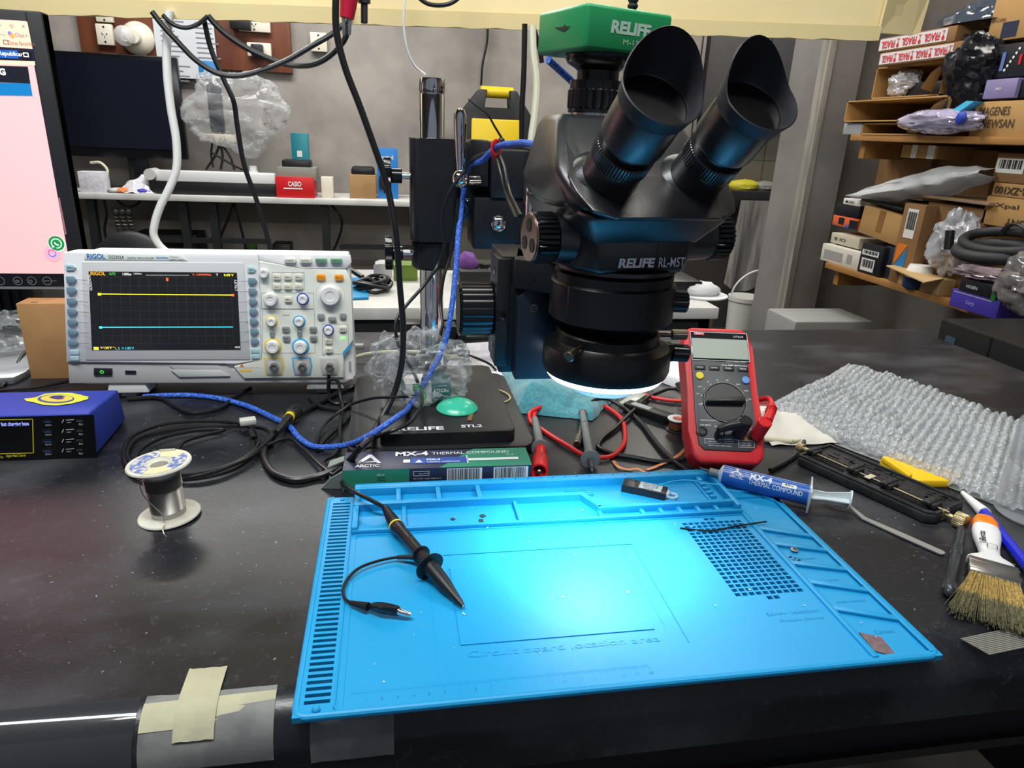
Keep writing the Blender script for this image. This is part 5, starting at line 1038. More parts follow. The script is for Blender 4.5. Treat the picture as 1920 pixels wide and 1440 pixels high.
b = RL(GP); a, c = Zp(1092, 771, .010), Zp(1107, 862, .010); b.tube([a, a.lerp(c, .3), a.lerp(c, .6), c], 0.0040, 14, 4, taper=0.0056); d = (c-a).normalized(); b.lathe([(0.0056, -0.002), (0.0108, 0), (0.0108, 0.0025), (0.006, 0.0035)], c-d*0.003, d, 28)
for t in (0.02, 0.3): b.lathe([(0.0045+t*.002, 0), (0.0052+t*.002, 0.001), (0.0045+t*.002, 0.002)], a.lerp(c, t), d, 16)
b.use(M('grip_mark', (50, 52, 54), 0.5)).ball(a.lerp(c, .38)+Vector((0, -0.003, 0.003)), 0.0028, 10, 6, sc=(.6, 2.2, .6)); b.o('probe_handle', bd)
b = RL(M('probe_shroud', (70, 72, 74), 0.3)); b.cyl(c, c+d*0.02, 0.0035, 0.0022, n=14); b.use(STL).cyl(c+d*0.02, c+d*0.028, 0.001, n=8); b.o('probe_tip', bd)
# ---------------------------------------------------------------- scope probe on the mat
oo = Zp(790, 1040, 0.004)
op = T('oscilloscope_probe', 'black oscilloscope probe with yellow ring lying across the blue mat', 'probe', oo)
a0, a1, a2, a3, a4 = Zp(722, 952, .014), Zp(742, 985, .013), Zp(790, 1040, .014), Zp(806, 1062, .0155), Zp(868, 1136, .007)
b = RL(CBK); b.tube([Zp(500, 835, .006), Zp(540, 822, .004), Zp(564, 838, .004), Zp(600, 872, .006), Zp(640, 903, .008), Zp(672, 926, .022), Zp(700, 940, .020), a0], 0.0021, 8, 6); b.o('cable', op)
b = RL(BLK); b.tube([a0, a1], 0.003, 14, 1, taper=0.0058); 
for k in range(6): b.lathe([(0.0036+k*.0004, 0), (0.0036+k*.0004, 0.0018)], a0.lerp(a1, .08+k*.13), a1-a0, 14)
b.o('strain_relief', op)
b = RL(M('band_yellow', (225, 200, 50), 0.5)); b.cyl(a1, a1+(a1-a0).normalized()*0.0018, 0.0064, n=22); b.o('colour_band', op)
b = RL(M('probe_body', (24, 24, 28), 0.3)); d = (a2-a1).normalized(); b.lathe([(0.0058, 0.001), (0.0064, 0.004), (0.0055, 0.012), (0.0050, (a2-a1).length-0.006), (0.0055, (a2-a1).length)], a1, d, 24); b.lathe([(0.0055, 0), (0.0078, 0.0012), (0.0078, 0.002), (0.005, 0.003)], a2-d*0.002, d, 24); b.ball(a1.lerp(a2, .55)+Vector((0.001, -0.002, 0.0042)), 0.003, 10, 6, sc=(1, 1.8, .4)); b.o('grip', op)
b = RL(BLK); d2 = (a4-a3).normalized(); b.cyl(a2, a3, 0.0052, n=20); b.lathe([(0.0052, -0.003), (0.012, -0.0015), (0.0125, 0.0002), (0.0068, 0.001), (0.0064, 0.008), (0.0056, 0.022), (0.0034, 0.036), (0.0026, (a4-a3).length-0.004), (0.0015, (a4-a3).length)], a3, d2, 28); b.use(STL).cyl(a4-d2*0.001, a4+d2*0.001, 0.0012, n=8); b.o('hook_tip', op)
g = [Zp(795, 1050, .012), Zp(775, 1045, .011), Zp(745, 1045, .008), Zp(705, 1053, .008), Zp(672, 1066, .008), Zp(650, 1088, .007), Zp(643, 1108, .007), Zp(648, 1124, .007), Zp(657, 1130, .008)]
b = RL(CBK); b.tube(g, 0.00125, 8, 6); b.tube(g[:3], 0.0026, 10, 4, taper=0.0018); b.tube([g[-1], Zp(690, 1138, .009)], 0.0018, 10, 3, taper=0.0035); b.o('ground_lead', op)
b = RL(M('clip_boot', (18, 18, 20), 0.4)); b.hull([Zp(686, 1132, .009), Zp(686, 1142, .007), Zp(706, 1127, .012), Zp(706, 1150, .006), Zp(722, 1129, .014), Zp(722, 1153, .006), Zp(752, 1135, .013), Zp(750, 1158, .006), Zp(706, 1138, .015), Zp(740, 1140, .015)], 0.0012, 2)
b.use(CHR).tube([Zp(745, 1145, .010), Zp(758, 1150, .009), Zp(770, 1153, .008)], 0.0028, 12, 3, taper=0.0018); b.o('ground_clip', op)
# ---------------------------------------------------------------- PCB holder
ph = T('circuit_board_holder', 'black circuit board holder with brass screws, right of the syringe', 'board holder', (0.453, 0.646, 0), rot=(0, 0, math.radians(-67)))
HB = M('holder_black', (26, 27, 30), 0.5, c2=(40, 41, 44), ns=60, bump=0.25, bs=500)
b = B(HB); b.prism([(0.004, 0), (0.146, 0), (0.154, 0.008), (0.154, 0.060), (0.150, 0.064), (0.0, 0.064), (0.0, 0.004)], 0.001, 0.010, 0.0015)
b.prism([(0.002, 0.002), (0.146, 0.002), (0.152, 0.009), (0.152, 0.0105), (0.140, 0.005), (0.002, 0.005)], 0.009, 0.0125); b.box(0.002, 0.152, 0.060, 0.063, 0.009, 0.0125, 0.0005); b.box(0.150, 0.153, 0.008, 0.062, 0.009, 0.0125, 0.0005); b.box(0.0, 0.003, 0.003, 0.062, 0.009, 0.0125, 0.0005)
b.box(0.004, 0.148, 0.028, 0.031, 0.009, 0.0125, 0.0005)
for (x0, x1, y0, y1) in ((0.012, 0.05, 0.008, 0.013), (0.10, 0.14, 0.008, 0.013), (0.012, 0.04, 0.018, 0.026), (0.062, 0.09, 0.018, 0.026), (0.104, 0.136, 0.018, 0.026)):
    b.use(M('recess_black', (10, 10, 12), 0.6)).box(x0, x1, y0, y1, 0.0101, 0.0104); b.use(HB).box(x0-0.001, x1+0.001, y0-0.001, y0, 0.0098, 0.0122); b.box(x0-0.001, x1+0.001, y1, y1+0.001, 0.0098, 0.0122)
random.seed(3)
for k in range(34): x = random.uniform(0.008, 0.14); y = random.choice((0.035, 0.041, 0.047, 0.053)); l = random.uniform(0.003, 0.010); b.box(x, x+l, y, y+random.uniform(0.001, 0.004), 0.0095, 0.0112, 0.0002)
b.o('base', ph)
b = B(M('dull_rod', (150, 140, 118), 0.35, 1)); b.cyl((0.004, 0.0215, 0.0125), (0.158, 0.0215, 0.0125), 0.0014, n=12); b.o('guide_rod', ph)
for x, w_ in ((0.002, 0.010), (0.052, 0.012), (0.090, 0.012), (0.134, 0.013)):
    b = B(HB); b.prism([(x, 0.014), (x+w_, 0.015), (x+w_, 0.030), (x+w_*0.6, 0.034), (x, 0.032)], 0.0115, 0.0165, 0.0008); b.box(x+w_*0.3, x+w_*0.7, 0.012, 0.036, 0.015, 0.018, 0.0006); b.use(M('recess_black')).dots((x+w_*.5, 0.018, 0.018), 0.0012, (0, 0, 1), 10, 0.0002); b.dots((x+w_*.5, 0.028, 0.018), 0.0012, (0, 0, 1), 10, 0.0002); b.o('clamp_jaw', ph)
b = B(BRASS); b.box(0.153, 0.1545, 0.018, 0.030, 0.002, 0.013, 0.0003); b.cyl((0.154, 0.024, 0.008), (0.164, 0.024, 0.008), 0.0028, n=14); b.knurl((0.163, 0.024, 0.0085), (0.174, 0.024, 0.0085), 0.0078, 30, 0.05, 0.0007); b.o('thumbscrew', ph)
b = B(BRASS); b.cyl((-0.006, 0.0215, 0.012), (0.002, 0.0215, 0.012), 0.003, n=12); b.knurl((-0.014, 0.0215, 0.012), (-0.006, 0.0215, 0.012), 0.0052, 20, 0.05, 0.0006); b.o('thumbscrew', ph)
b = B(M('paper_scrap', (190, 184, 160), 0.7)); b.box(0.073, 0.079, 0.014, 0.027, 0.0140, 0.0146); b.o('spacer', ph)
# ---------------------------------------------------------------- bubble wrap
BW = film('bubble_film', (176, 182, 186), 0.42, 0.9, 0.16, 0.9, 260)
P0, P1, P2, P3 = Vector((0.485, 0.785, 0)), Vector((0.715, 0.945, 0)), Vector((0.83, 0.70, 0)), Vector((0.628, 0.512, 0))
def bwf(u, v):
    p = P0.lerp(P1, u).lerp(P3.lerp(P2, u), v)
    w_ = 0.010*math.sin(v*9)*u+0.006*math.sin(u*11+v*5)
    p = p+(P1-P0).normalized()*w_*0.4
    ed = min(1, u*7, (1-u)*6, v*9, (1-v)*9); ed = max(0, ed)**0.6
    h = 0.004+0.027*ed*(0.75+0.25*math.cos(v*3.0-0.6))+0.004*math.sin(u*7+v*4)*ed
    rows, per = 30, 26
    a = v*rows; row = math.floor(a); c_ = u*per+(0.5 if int(row) % 2 else 0)
    c_ += 0.35*noise.noise(Vector((u*14, row*3.1, 4))); du = (c_-math.floor(c_)-0.5)*1.0; dv = (a-row-0.5)*1.0
    d2 = (du*du+dv*dv)*4; bump = math.sqrt(max(0, 1-d2))*0.0052 if d2 < 1 else 0
    n_ = noise.noise(Vector((u*9, v*11, 1)))*0.008*ed+noise.noise(Vector((u*38, v*44, 6)))*0.0022
    return (p.x+n_*0.6, p.y+n_*0.5, max(0.001, h+bump*(0.75+0.25*ed)+n_))
b = B(BW); b.grid(bwf, 208, 240); b.o('bubble_wrap', None, 'folded sheet of clear bubble wrap spread on the right of the bench', 'bubble wrap', ang=80)
b = B(M('bubble_inner_layer', (168, 172, 172), 0.5, c2=(128, 132, 134), ns=60, lo=0.4, hi=0.6, bump=0.6, bs=260)); b.grid(lambda u, v: (lambda q: (q.x, q.y, max(0.0006, 0.001+0.016*max(0, min(1, u*6-.15, (1-u)*5-.15, v*8-.2, (1-v)*8-.2))**0.6*(0.75+0.25*math.cos(v*3.0-0.6)))))(P0.lerp(P1, u).lerp(P3.lerp(P2, u), v)), 40, 40)
bw_in = b.o('padding_foam', None, 'inner white foam sheet wrapped inside the bubble wrap on the bench', 'foam sheet')
# yellow tray peeking out
yt = B(M('tray_yellow', (235, 190, 20), 0.4)); 
q = [Zp(1650, 862, .008), Zp(1704, 902, .008), Zp(1780, 906, .006), Zp(1840, 880, .006), Zp(1720, 830, .008)]
yt.prism([(p.x, p.y) for p in q], 0.0, 0.009, 0.002); yt.prism([(p.x, p.y) for p in [Zp(1652, 862, .010), Zp(1704, 898, .010), Zp(1710, 894, .010), Zp(1662, 860, .010)]], 0.008, 0.014, 0.001)
yt.o('yellow_tray', None, 'yellow plastic tray edge showing under the bubble wrap', 'tray')
# white bag with pen beside the meter
b = B(M('white_cloth', (210, 208, 200), 0.75, bump=0.4, bs=60)); c0 = Zp(1470, 805, 0)
b.grid(lambda u, v: (c0.x-0.045+0.11*u, c0.y-0.05+0.12*v, 0.002+0.014*math.sin(PI*u)**.6*math.sin(PI*v)**.6+0.004*noise.noise(Vector((u*5, v*5, 3)))), 24, 24); b.o('white_wipe', None, 'crumpled white wipe right of the multimeter under the bubble wrap', 'wipe')
b = B(M('pen_ivory', (200, 196, 170), 0.4)); b.cyl(Zp(1432, 824, .005), Zp(1485, 828, .005), 0.0035, n=12, b=0.001); b.cyl(Zp(1485, 828, .005), Zp(1520, 822, .005), 0.003, 0.001, n=12); b.o('ivory_pen', None, 'ivory pen lying against the white wipe', 'pen')
# ---------------------------------------------------------------- tools on the right
pnO = Zp(1805, 924, .005)
pn = T('ballpoint_pen', 'blue pen with white cap pointing to the bubble wrap', 'pen', pnO)
def RP(m): return B(m).at(-pnO.x, -pnO.y, -pnO.z)
a, c, e = Zp(1805, 924, .005), Zp(1846, 962, .006), Zp(1935, 1072, .007)
b = RP(M('cap_white', (225, 225, 225), 0.35)); b.tube([a, a.lerp(c, .3), a.lerp(c, .7), c], 0.0022, 16, 3, taper=0.0062); b.o('cap', pn)
b = RP(M('pen_blue', (24, 34, 190), 0.25)); b.cyl(c-(c-a)*.1, e, 0.0050, n=8, b=0.0005); b.o('pen_body', pn)
br = T('paint_brush', 'flat paint brush with white handle, orange tip and dirty bristles', 'brush', (0.505, 0.425, 0.0), rot=(0, 0, math.atan2(-0.77, -0.635)))
# local +x runs from handle to bristles
b = B(M('handle_white', (226, 228, 230), 0.35)); pr2 = [(-0.078, 0.0105), (-0.070, 0.0118), (-0.055, 0.0112), (-0.035, 0.0085), (-0.022, 0.0080), (-0.015, 0.011), (-0.010, 0.018), (-0.002, 0.0188)]
def loft(b, pr, th, zc, n=20):
    v = []
    for i, (x, w_) in enumerate(pr):
        t_ = th[i] if isinstance(th, (list, tuple)) else th
        for k in range(n): a = 2*PI*k/n; ca, sa = math.cos(a), math.sin(a); v.append((x, w_*math.copysign(abs(ca)**0.8, ca), zc+t_*math.copysign(abs(sa)**0.8, sa)))
    m_ = len(pr); fs = [(j*n+k, (j+1)*n+k, (j+1)*n+(k+1) % n, j*n+(k+1) % n) for j in range(m_-1) for k in range(n)]+[tuple(range(n)), tuple((m_-1)*n+k for k in range(n))[::-1]]
    b.raw(v, fs)
loft(b, pr2, [0.006, 0.007, 0.0072, 0.0062, 0.006, 0.0065, 0.007, 0.007], 0.0085)
b.use(M('print_dark', (40, 40, 44), 0.6)).text('Berta', (-0.034, -0.0035, 0.0158), 0.0055, (-1, 0.0, 0), (0, -1, 0), 0.020, 0.02, off=0.0006); b.pipe_rect((-0.024, 0.0045, 0.0158), 0.008, 0.008, 0.0006, (-1, 0, 0), (0, -1, 0), off=0.0006)
b.o('handle', br)
b = B(M('tip_orange', (245, 130, 20), 0.25)); loft(b, [(-0.101, 0.002), (-0.100, 0.005), (-0.096, 0.0085), (-0.088, 0.0108), (-0.079, 0.0112), (-0.0775, 0.0108)], [0.002, 0.004, 0.006, 0.0068, 0.0070, 0.0065], 0.0085); b.o('handle_tip', br)
b = B(STL); b.box(-0.003, 0.024, -0.0185, 0.0185, 0.002, 0.0155, 0.002); 
for x in (0.004, 0.016, 0.019): b.box(x, x+0.0008, -0.0187, 0.0187, 0.0018, 0.0158, 0.0003)
b.o('ferrule', br)
b = B(M('bristle', (196, 170, 104), 0.7, c2=(150, 126, 74), ns=500)); BD = M('bristle_dirty', (84, 82, 62), 0.85, c2=(120, 116, 84), ns=400)
for k in range(620):
    y0 = random.uniform(-0.0172, 0.0172); z0 = random.uniform(0.003, 0.0145); sp_ = 1.25 if y0 > -0.008 else 1.9; L = 0.060*random.uniform(0.84, 1.05)
    y1 = y0*sp_+random.gauss(0, 0.0014); z1 = max(0.0006, z0*0.55+random.uniform(-0.002, 0.002)); r = 0.00034
    A_, E_2 = Vector((0.022, y0, z0)), Vector((0.022+L, y1, z1)); Mi = A_.lerp(E_2, 0.56); s = Vector((0, r, 0)); t = Vector((0, 0, r*1.4))
    b.mi = 0; b.raw([A_-s, A_+s, A_+t, Mi-s, Mi+s, Mi+t], [(0, 3, 4, 1), (1, 4, 5, 2), (2, 5, 3, 0)])
    b.use(BD).raw([Mi-s, Mi+s, Mi+t, E_2-s*.6, E_2+s*.6, E_2+t*.5], [(0, 3, 4, 1), (1, 4, 5, 2), (2, 5, 3, 0), (3, 5, 4)])
tag(b.o('bristles', br), kind='stuff')
pvO = Zp(1778, 1116, .005)
pv = T('pin_vise', 'slim grey metal pin vise with knurled grips, left of the paint brush', 'hand tool', pvO)
a, c = Zp(1779, 1110, .0055), Zp(1802, 990, .0055); d = c-a; L = d.length; d.normalize()
def RV(m): return B(m).at(-pvO.x, -pvO.y, -pvO.z)
GMT = M('pin_vise_grey', (74, 80, 86), 0.35, 0.6)
b = RV(GMT); b.lathe([(0.0012, -0.004), (0.0028, -0.003), (0.0034, 0.0), (0.0050, 0.002), (0.0050, 0.014), (0.0044, 0.015), (0.0044, L*.52), (0.0046, L*.52), (0.0046, L*.68), (0.0042, L*.69), (0.0042, L*.9), (0.003, L)], a, d, 28); b.o('barrel', pv)
b = RV(GMT); b.knurl(a+d*0.003, a+d*0.013, 0.0053, 30, 0.08, 0.0004); b.o('knurled_grip', pv)
b = RV(GMT); b.knurl(a+d*L*.53, a+d*L*.67, 0.0049, 30, 0.08, 0.0004); b.use(STL).cyl(a+d*L, a+d*(L+0.006), 0.0004, n=6); b.o('knurled_collar', pv)
b = B(M('tool_steel', (176, 178, 178), 0.4, 0.6)); a, m1, c = Zp(1545, 936, .004), Zp(1620, 972, .002), Zp(1762, 1035, .0016)
pts = [a, Zp(1565, 940, .007), Zp(1592, 948, .006), m1, m1.lerp(c, .5), c]; W3 = [0.0012, 0.0016, 0.002, 0.003, 0.0042, 0.0040]; v = []
for i, p in enumerate(pts):
    t = (pts[min(i+1, 5)]-pts[max(i-1, 0)]).normalized(); s = t.cross(Vector((0, 0, 1))).normalized()*W3[i]
    v += [p-s-Vector((0, 0, .0006)), p+s-Vector((0, 0, .0006)), p+s+Vector((0, 0, .0006)), p-s+Vector((0, 0, .0006))]
b.raw(v, [(i*4+k, i*4+(k+1) % 4, i*4+4+(k+1) % 4, i*4+4+k) for i in range(5) for k in range(4)]+[(3, 2, 1, 0), (20, 21, 22, 23)]); b.cyl(c-Vector((0, 0, .0006)), c+Vector((0, 0, .0006)), 0.0041, n=20); b.o('metal_spatula', None, 'thin steel spatula lying between the syringe and the board holder', 'spatula')
b = B(STL); a = Zp(1905, 1128, .0008); b.prism([(a.x+0.0075*math.cos(t), a.y+0.0075*math.sin(t)) for t in [PI*0.5+PI*k/10 for k in range(11)]]+[(a.x+0.07, a.y-0.03), (a.x+0.075, a.y-0.018)], 0.0004, 0.0014, 0.0003); b.o('metal_spatula', None, 'rounded steel blade end entering at the right edge below the brush', 'spatula')
bo = T('clear_bottle', 'clear plastic bottle cut off by the right edge of the view', 'bottle', (0.636, 0.512, 0.0))
b = B(film('bottle_clear', (200, 208, 214), 0.88, 0.8, 0.08, 0, 1, 0.5)); b.lathe([(0.0, 0.001), (0.030, 0.001), (0.034, 0.004), (0.034, 0.055), (0.033, 0.058), (0.034, 0.061), (0.034, 0.10), (0.022, 0.118), (0.014, 0.124), (0.014, 0.136)], n=48); b.o('bottle_body', bo)
b = B(WHT); b.cyl((0, 0, 0.136), (0, 0, 0.15), 0.0165, n=28, b=0.001); b.o('cap', bo)
b = B(film('fibre_tape', (150, 150, 146), 0.8, 0.3, 0.5)); P = [Zp(1800, 1197, .0006), Zp(1855, 1228, .0006), Zp(1990, 1200, .0006), Zp(1985, 1158, .0006)]
b.raw(P, [(0, 1, 2, 3)]); b.use(M('tape_fibre', (128, 126, 118), 0.6))
for k in range(12): t = (k+.5)/12; a = P[0].lerp(P[1], t); c = P[3].lerp(P[2], t); b.line(a, c, 0.0008, (0, 0, 1), 0.0003)
b.o('fibre_tape', None, 'ribbed clear tape stuck to the worktop under the bristles', 'tape')
# masking tape on the rounded front edge
TP = M('masking_tape', (176, 174, 146), 0.7, c2=(166, 164, 138), ns=40, bump=0.2, bs=200); TG = M('grey_tape', (120, 122, 120), 0.6, c2=(100, 102, 102), ns=40)
def edge_tape(m, xa, xb, y_top, drop, name, label, off=0.0008, jag=0.002, km=8):
    """strip that follows the top and then the rounded front of the bench"""
    prof = [(y_top, off), (0.372, off)] if y_top > 0.372 else [(0.372, off)]
    for k in range(1, km+1):
        t = k/8*PI/2; prof.append((0.372-(0.030+off)*math.sin(t), -0.030+(0.030+off)*math.cos(t)))
    if km == 8: prof.append((0.342-off, -0.03-drop))
    b = B(m); n = 10; v = []
    for i, (yy, zz) in enumerate(prof):
        for k in range(n+1):
            x = xa+(xb-xa)*k/n; jz = jag*noise.noise(Vector((x*200, i*9, 1))) if i in (0, len(prof)-1) else 0
            v.append((x+(jag*noise.noise(Vector((i*3.0, k*1.0, 5))) if k in (0, n) else 0), yy, zz-jz) if i else (x, yy+jz, zz))
    b.raw(v, [(i*(n+1)+k, (i+1)*(n+1)+k, (i+1)*(n+1)+k+1, i*(n+1)+k+1) for i in range(len(prof)-1) for k in range(n)])
    return b.o(name, None, label, 'tape')
edge_tape(TG, -0.157, -0.078, 0.352, 0.0, 'grey_tape_strip', 'wide grey tape strip folded over the bench edge left of the mat', 0.0006)
b = B(TP)
for (xa, xb, ya, yb) in ((-0.157, -0.078, 0.3505, 0.366),):
    b.grid(lambda u, v: (xa+(xb-xa)*u, ya+(yb-ya)*v+0.002*u, (0.0012 if ya+(yb-ya)*v > 0.372 else -0.030+math.sqrt(max(0, 0.0312**2-(0.372-(ya+(yb-ya)*v))**2)))), 12, 6)
b.o('masking_tape_strip', None, 'cream masking tape strip along the bench edge, under the upright piece', 'tape')
edge_tape(TP, -0.137, -0.113, 0.392, -0.018, 'masking_tape_piece', 'cream masking tape piece running up from the bench edge onto the worktop', 0.0018, 0.001, 5)
edge_tape(film('glossy_clear_tape', (60, 62, 66), 0.45, 1.0, 0.08), -0.34, -0.160, 0.352, 0.0, 'clear_tape_strip', 'glossy clear tape over the bench edge at the lower left corner', 0.0005, 0.001)
edge_tape(TG, -0.056, -0.004, 0.345, 0.006, 'grey_tape_strip', 'grey tape strip on the bench edge under the left corner of the mat', 0.0006)
# ---------------------------------------------------------------- small things on and behind the mat
u = Zp(1165, 922, .004); v_ = Zp(1252, 941, .004); ud = (v_-u); UL = ud.length; ang = math.atan2(ud.y, ud.x)
us = T('usb_stick', 'black USB stick with handwritten label lying in the mat tray', 'usb stick', (u.x, u.y, 0.0035), rz=ang)
b = B(M('usb_black', (28, 29, 33), 0.35)); b.box(0, 0.044, 0, 0.017, 0, 0.0085, 0.001); b.box(-0.0005, 0.0135, -0.0004, 0.0174, -0.0002, 0.0088, 0.0012); b.o('shell', us)
b = B(M('label_grey', (176, 182, 184), 0.6)); b.rect((0.0165, 0.0015, 0.0085), 0.0225, 0.014, (1, 0, 0), (0, 1, 0), 0.0003)
for k, t in enumerate(('LENOVO', 'SERVICE', 'TOOL')): b.use(M('marker_ink', (40, 44, 60), 0.6)).text(t, (0.019+0.001*k, 0.0108-k*0.0045, 0.0085), 0.0032, (1, 0, 0), (0, 1, 0), 0.015-0.004*(k == 2), off=0.0006)
b.o('label', us)
b = B(film('clear_loop', (205, 215, 222), 0.5, 0.8, 0.1)); b.box(0.044, 0.047, 0.004, 0.013, 0.002, 0.007, 0.0005); b.tube([(0.046, 0.004, 0.004), (0.052, 0.004, 0.004), (0.055, 0.0085, 0.004), (0.052, 0.013, 0.004), (0.046, 0.013, 0.004)], 0.0012, 8, 4); b.o('lanyard_loop', us)
CHIP = M('chip_dark', (52, 50, 56), 0.5)
for (x, y, s, lb) in ((849, 974, 0.0034, 'single small dark chip lying left in the front mat tray'), (905, 968, 0.0046, 'small dark chip, upper of two in the front mat tray'), (902, 977, 0.0042, 'small dark chip, lower of two in the front mat tray')):
    p = Zp(x, y, .0042); b = B(CHIP); b.X = Matrix.Translation(p) @ Matrix.Rotation(x*0.7, 4, 'Z'); b.box(-s/2, s/2, -s/2, s/2, 0, 0.001, 0.0002); b.o('electronic_chip', None, lb, 'chip')
cable('wire_offcut', [(1275, 990, .0048), (1330, 995, .0050), (1382, 986, .0052), (1437, 978, .0066)], 0.0008, M('wire_black', (14, 14, 16), 0.4), 'stiff black wire offcut lying across the mat grid', cat='wire')
cable('thin_wire', [(1232, 911, .0135), (1262, 902, .0135), (1300, 901, .0130), (1325, 906, .0135), (1352, 909, .0140)], 0.0005, M('wire_teal', (70, 190, 225), 0.4), 'thin pale blue wire lying over the mat tray beside the USB stick', cat='wire')
p = Zp(1489, 1033, .003); b = B(STL); b.lathe([(0, 0.0), (0.0020, 0.0), (0.0034, 0.0012), (0.0034, 0.0018), (0, 0.0020)], p, (0, 0, 1), 18); b.use(INKK).box(p.x-0.0018, p.x+0.0018, p.y-0.0003, p.y+0.0003, p.z+.0018, p.z+0.0022); b.box(p.x-0.0003, p.x+0.0003, p.y-0.0018, p.y+0.0018, p.z+.0018, p.z+0.0022); b.o('countersunk_screw', None, 'small steel screw head up in a right pocket of the mat', 'screw')
b = B(M('debris_black', (20, 18, 18), 0.4)); 
for (x, y) in ((1482, 1044), (1488, 1050), (1491, 1046), (1494, 1052), (1498, 1050), (1503, 1056), (1511, 1058), (1529, 1061)):
    p = Zp(x, y, .0031); b.ball(p, 0.0011, 7, 5, sc=(random.uniform(.6, 1.6), random.uniform(.5, 1.4), .5))
b.o('solder_debris', None, 'black melted debris beside the screw in the mat pocket', 'debris', kind='stuff')
P = [Zp(x, y, .0033) for x, y in ((1610, 1186), (1652, 1195), (1683, 1232), (1640, 1221))]; b = B(M('thermal_pad', (112, 92, 96), 0.7, c2=(98, 82, 88), ns=200)); b.prism([(p.x, p.y) for p in P], 0.0028, 0.0037); b.o('thermal_pad', None, 'brown-grey square thermal pad in the front right mat pocket', 'pad')
scatter('mat_crumbs', 'pale crumbs and flakes scattered over the blue mat', M('crumb_pale', (215, 225, 220), 0.8), 95, (-0.02, 0.37), (0.36, 0.60), 0.0043, 0.0004, 0.0010, 'crumbs', 1.6)
# objects behind the mat
oo = Zp(1268, 806, 0)
cw = T('copper_wire_spool', 'small spool of copper wire with white and orange label, left of the multimeter', 'spool', oo)
b = B(M('reel_dark', (40, 40, 42), 0.4)); b.lathe([(0.004, 0), (0.0135, 0), (0.0138, 0.0008), (0.0135, 0.0016), (0.008, 0.0018), (0.008, 0.0135), (0.0125, 0.0137), (0.0125, 0.015), (0.004, 0.015)], n=40); b.o('reel', cw)
b = B(M('copper_wire', (196, 120, 70), 0.28, 1, bump=0.6, bs=900)); b.lathe([(0.008, 0.0018), (0.0100, 0.003), (0.0102, 0.012), (0.008, 0.0134)], n=36); b.o('winding', cw)
b = B(WHT); b.cyl((0, 0, 0.015), (0, 0, 0.0158), 0.0126, n=36); b.use(M('label_orange', (235, 110, 80), 0.5)).dots((0, 0, 0.0158), 0.0062, (0, 0, 1), 24, 0.0003); b.use(INKK).line((-0.006, 0.001, 0.0162), (-0.002, -0.002, 0.0162), 0.001, (0, 0, 1), 0.0002); b.o('label', cw)
p = Zp(1294, 812, 0); b = B(film('clear_cup', (190, 215, 205), 0.5, 0.8, 0.1)); b.lathe([(0.0, 0.001), (0.006, 0.0005), (0.0085, 0.005), (0.0105, 0.011), (0.0112, 0.012), (0.0100, 0.0115)], p, (0, 0, 1), 32); b.o('clear_cup', None, 'tiny clear plastic cup between copper spool and multimeter', 'cup')
a = Zp(1180, 768, 0); b = B(BLK); b.X = Matrix.Translation(a) @ Matrix.Rotation(math.radians(-52), 4, 'Z'); b.box(-0.005, 0.062, -0.009, 0.009, 0.0, 0.011, 0.0012); b.use(M('label_pale', (150, 158, 160), 0.5)).rect((0.004, -0.006, 0.011), 0.028, 0.011, (1, 0, 0), (0, 1, 0), 0.0003); b.o('black_adapter', None, 'black plastic adapter with grey label lying left of the copper spool', 'adapter')
a = Zp(1165, 760, 0); b = B(film('clear_strip', (186, 194, 180), 0.35, 0.6, 0.3)); P = [Zp(1160, 758, .003), Zp(1180, 764, .003), Zp(1212, 742, .006), Zp(1192, 737, .006)]; b.hexa(P+[q+Vector((0, 0, 0.003)) for q in P], 0.0006); b.o('clear_strip', None, 'translucent plastic strip lying above the black adapter', 'strip')
for pts, lb in (([(1296, 820, .004), (1288, 838, .006), (1270, 855, .006), (1245, 868, .003), (1212, 881, .0015)], 'copper braid strip running from the meter towards the mat, longer one'),
                ([(1296, 826, .003), (1288, 848, .004), (1266, 858, .003), (1282, 853, .004), (1302, 864, .002), (1307, 884, .002)], 'copper braid strip bending down beside the meter foot'),
                ([(1150, 864, .0015), (1162, 876, .0025), (1180, 880, .0015), (1192, 878, .003), (1212, 886, .002)], 'short curled copper strip lying alone behind the mat')):
    b = B(M('copper_braid', (226, 150, 104), 0.35, 0.6, bump=0.3, bs=900)); b.tube([Zp(*q) for q in pts], 0.0021, 6, 6, flat=0.2); b.o('copper_strip', None, lb, 'copper strip')
# towel
TW = M('teal_towel', (84, 160, 172), 0.95, c2=(70, 144, 158), ns=200, bump=1.0, bs=420, sheen=0.5)
c1 = [Zp(944, 712, 0), Zp(985, 770, 0), Zp(1110, 772, 0), Zp(1190, 740, 0), Zp(1110, 690, 0)]
def twf(u, v):
    a = Zp(938, 700, 0).lerp(Zp(1185, 722, 0), u); c = Zp(968, 775, 0).lerp(Zp(1110, 790, 0), u); p = a.lerp(c, v); s = min(1, u*5, (1-u)*4, v*5, (1-v)*6); s = max(0, s)**0.5
    h = s*(0.024+0.010*math.cos(u*5-0.6)+0.006*noise.noise(Vector((u*5, v*5, 2)))-0.004*math.sin(v*7))
    w_ = 0.004*noise.noise(Vector((u*6, v*6, 7)))
    return (p.x+w_, p.y-w_, 0.001+max(0, h))
b = B(TW); b.grid(twf, 60, 50); b.o('microfibre_towel', None, 'crumpled teal microfibre towel behind the ring light', 'towel', ang=80)
tc = T('green_capped_torch', 'small torch with lime green cap lying under the ring light', 'torch', Zp(1110, 755, 0))
o2 = Zp(1110, 755, 0); d = (Zp(1160, 735, 0)-Zp(1090, 760, 0)).normalized()
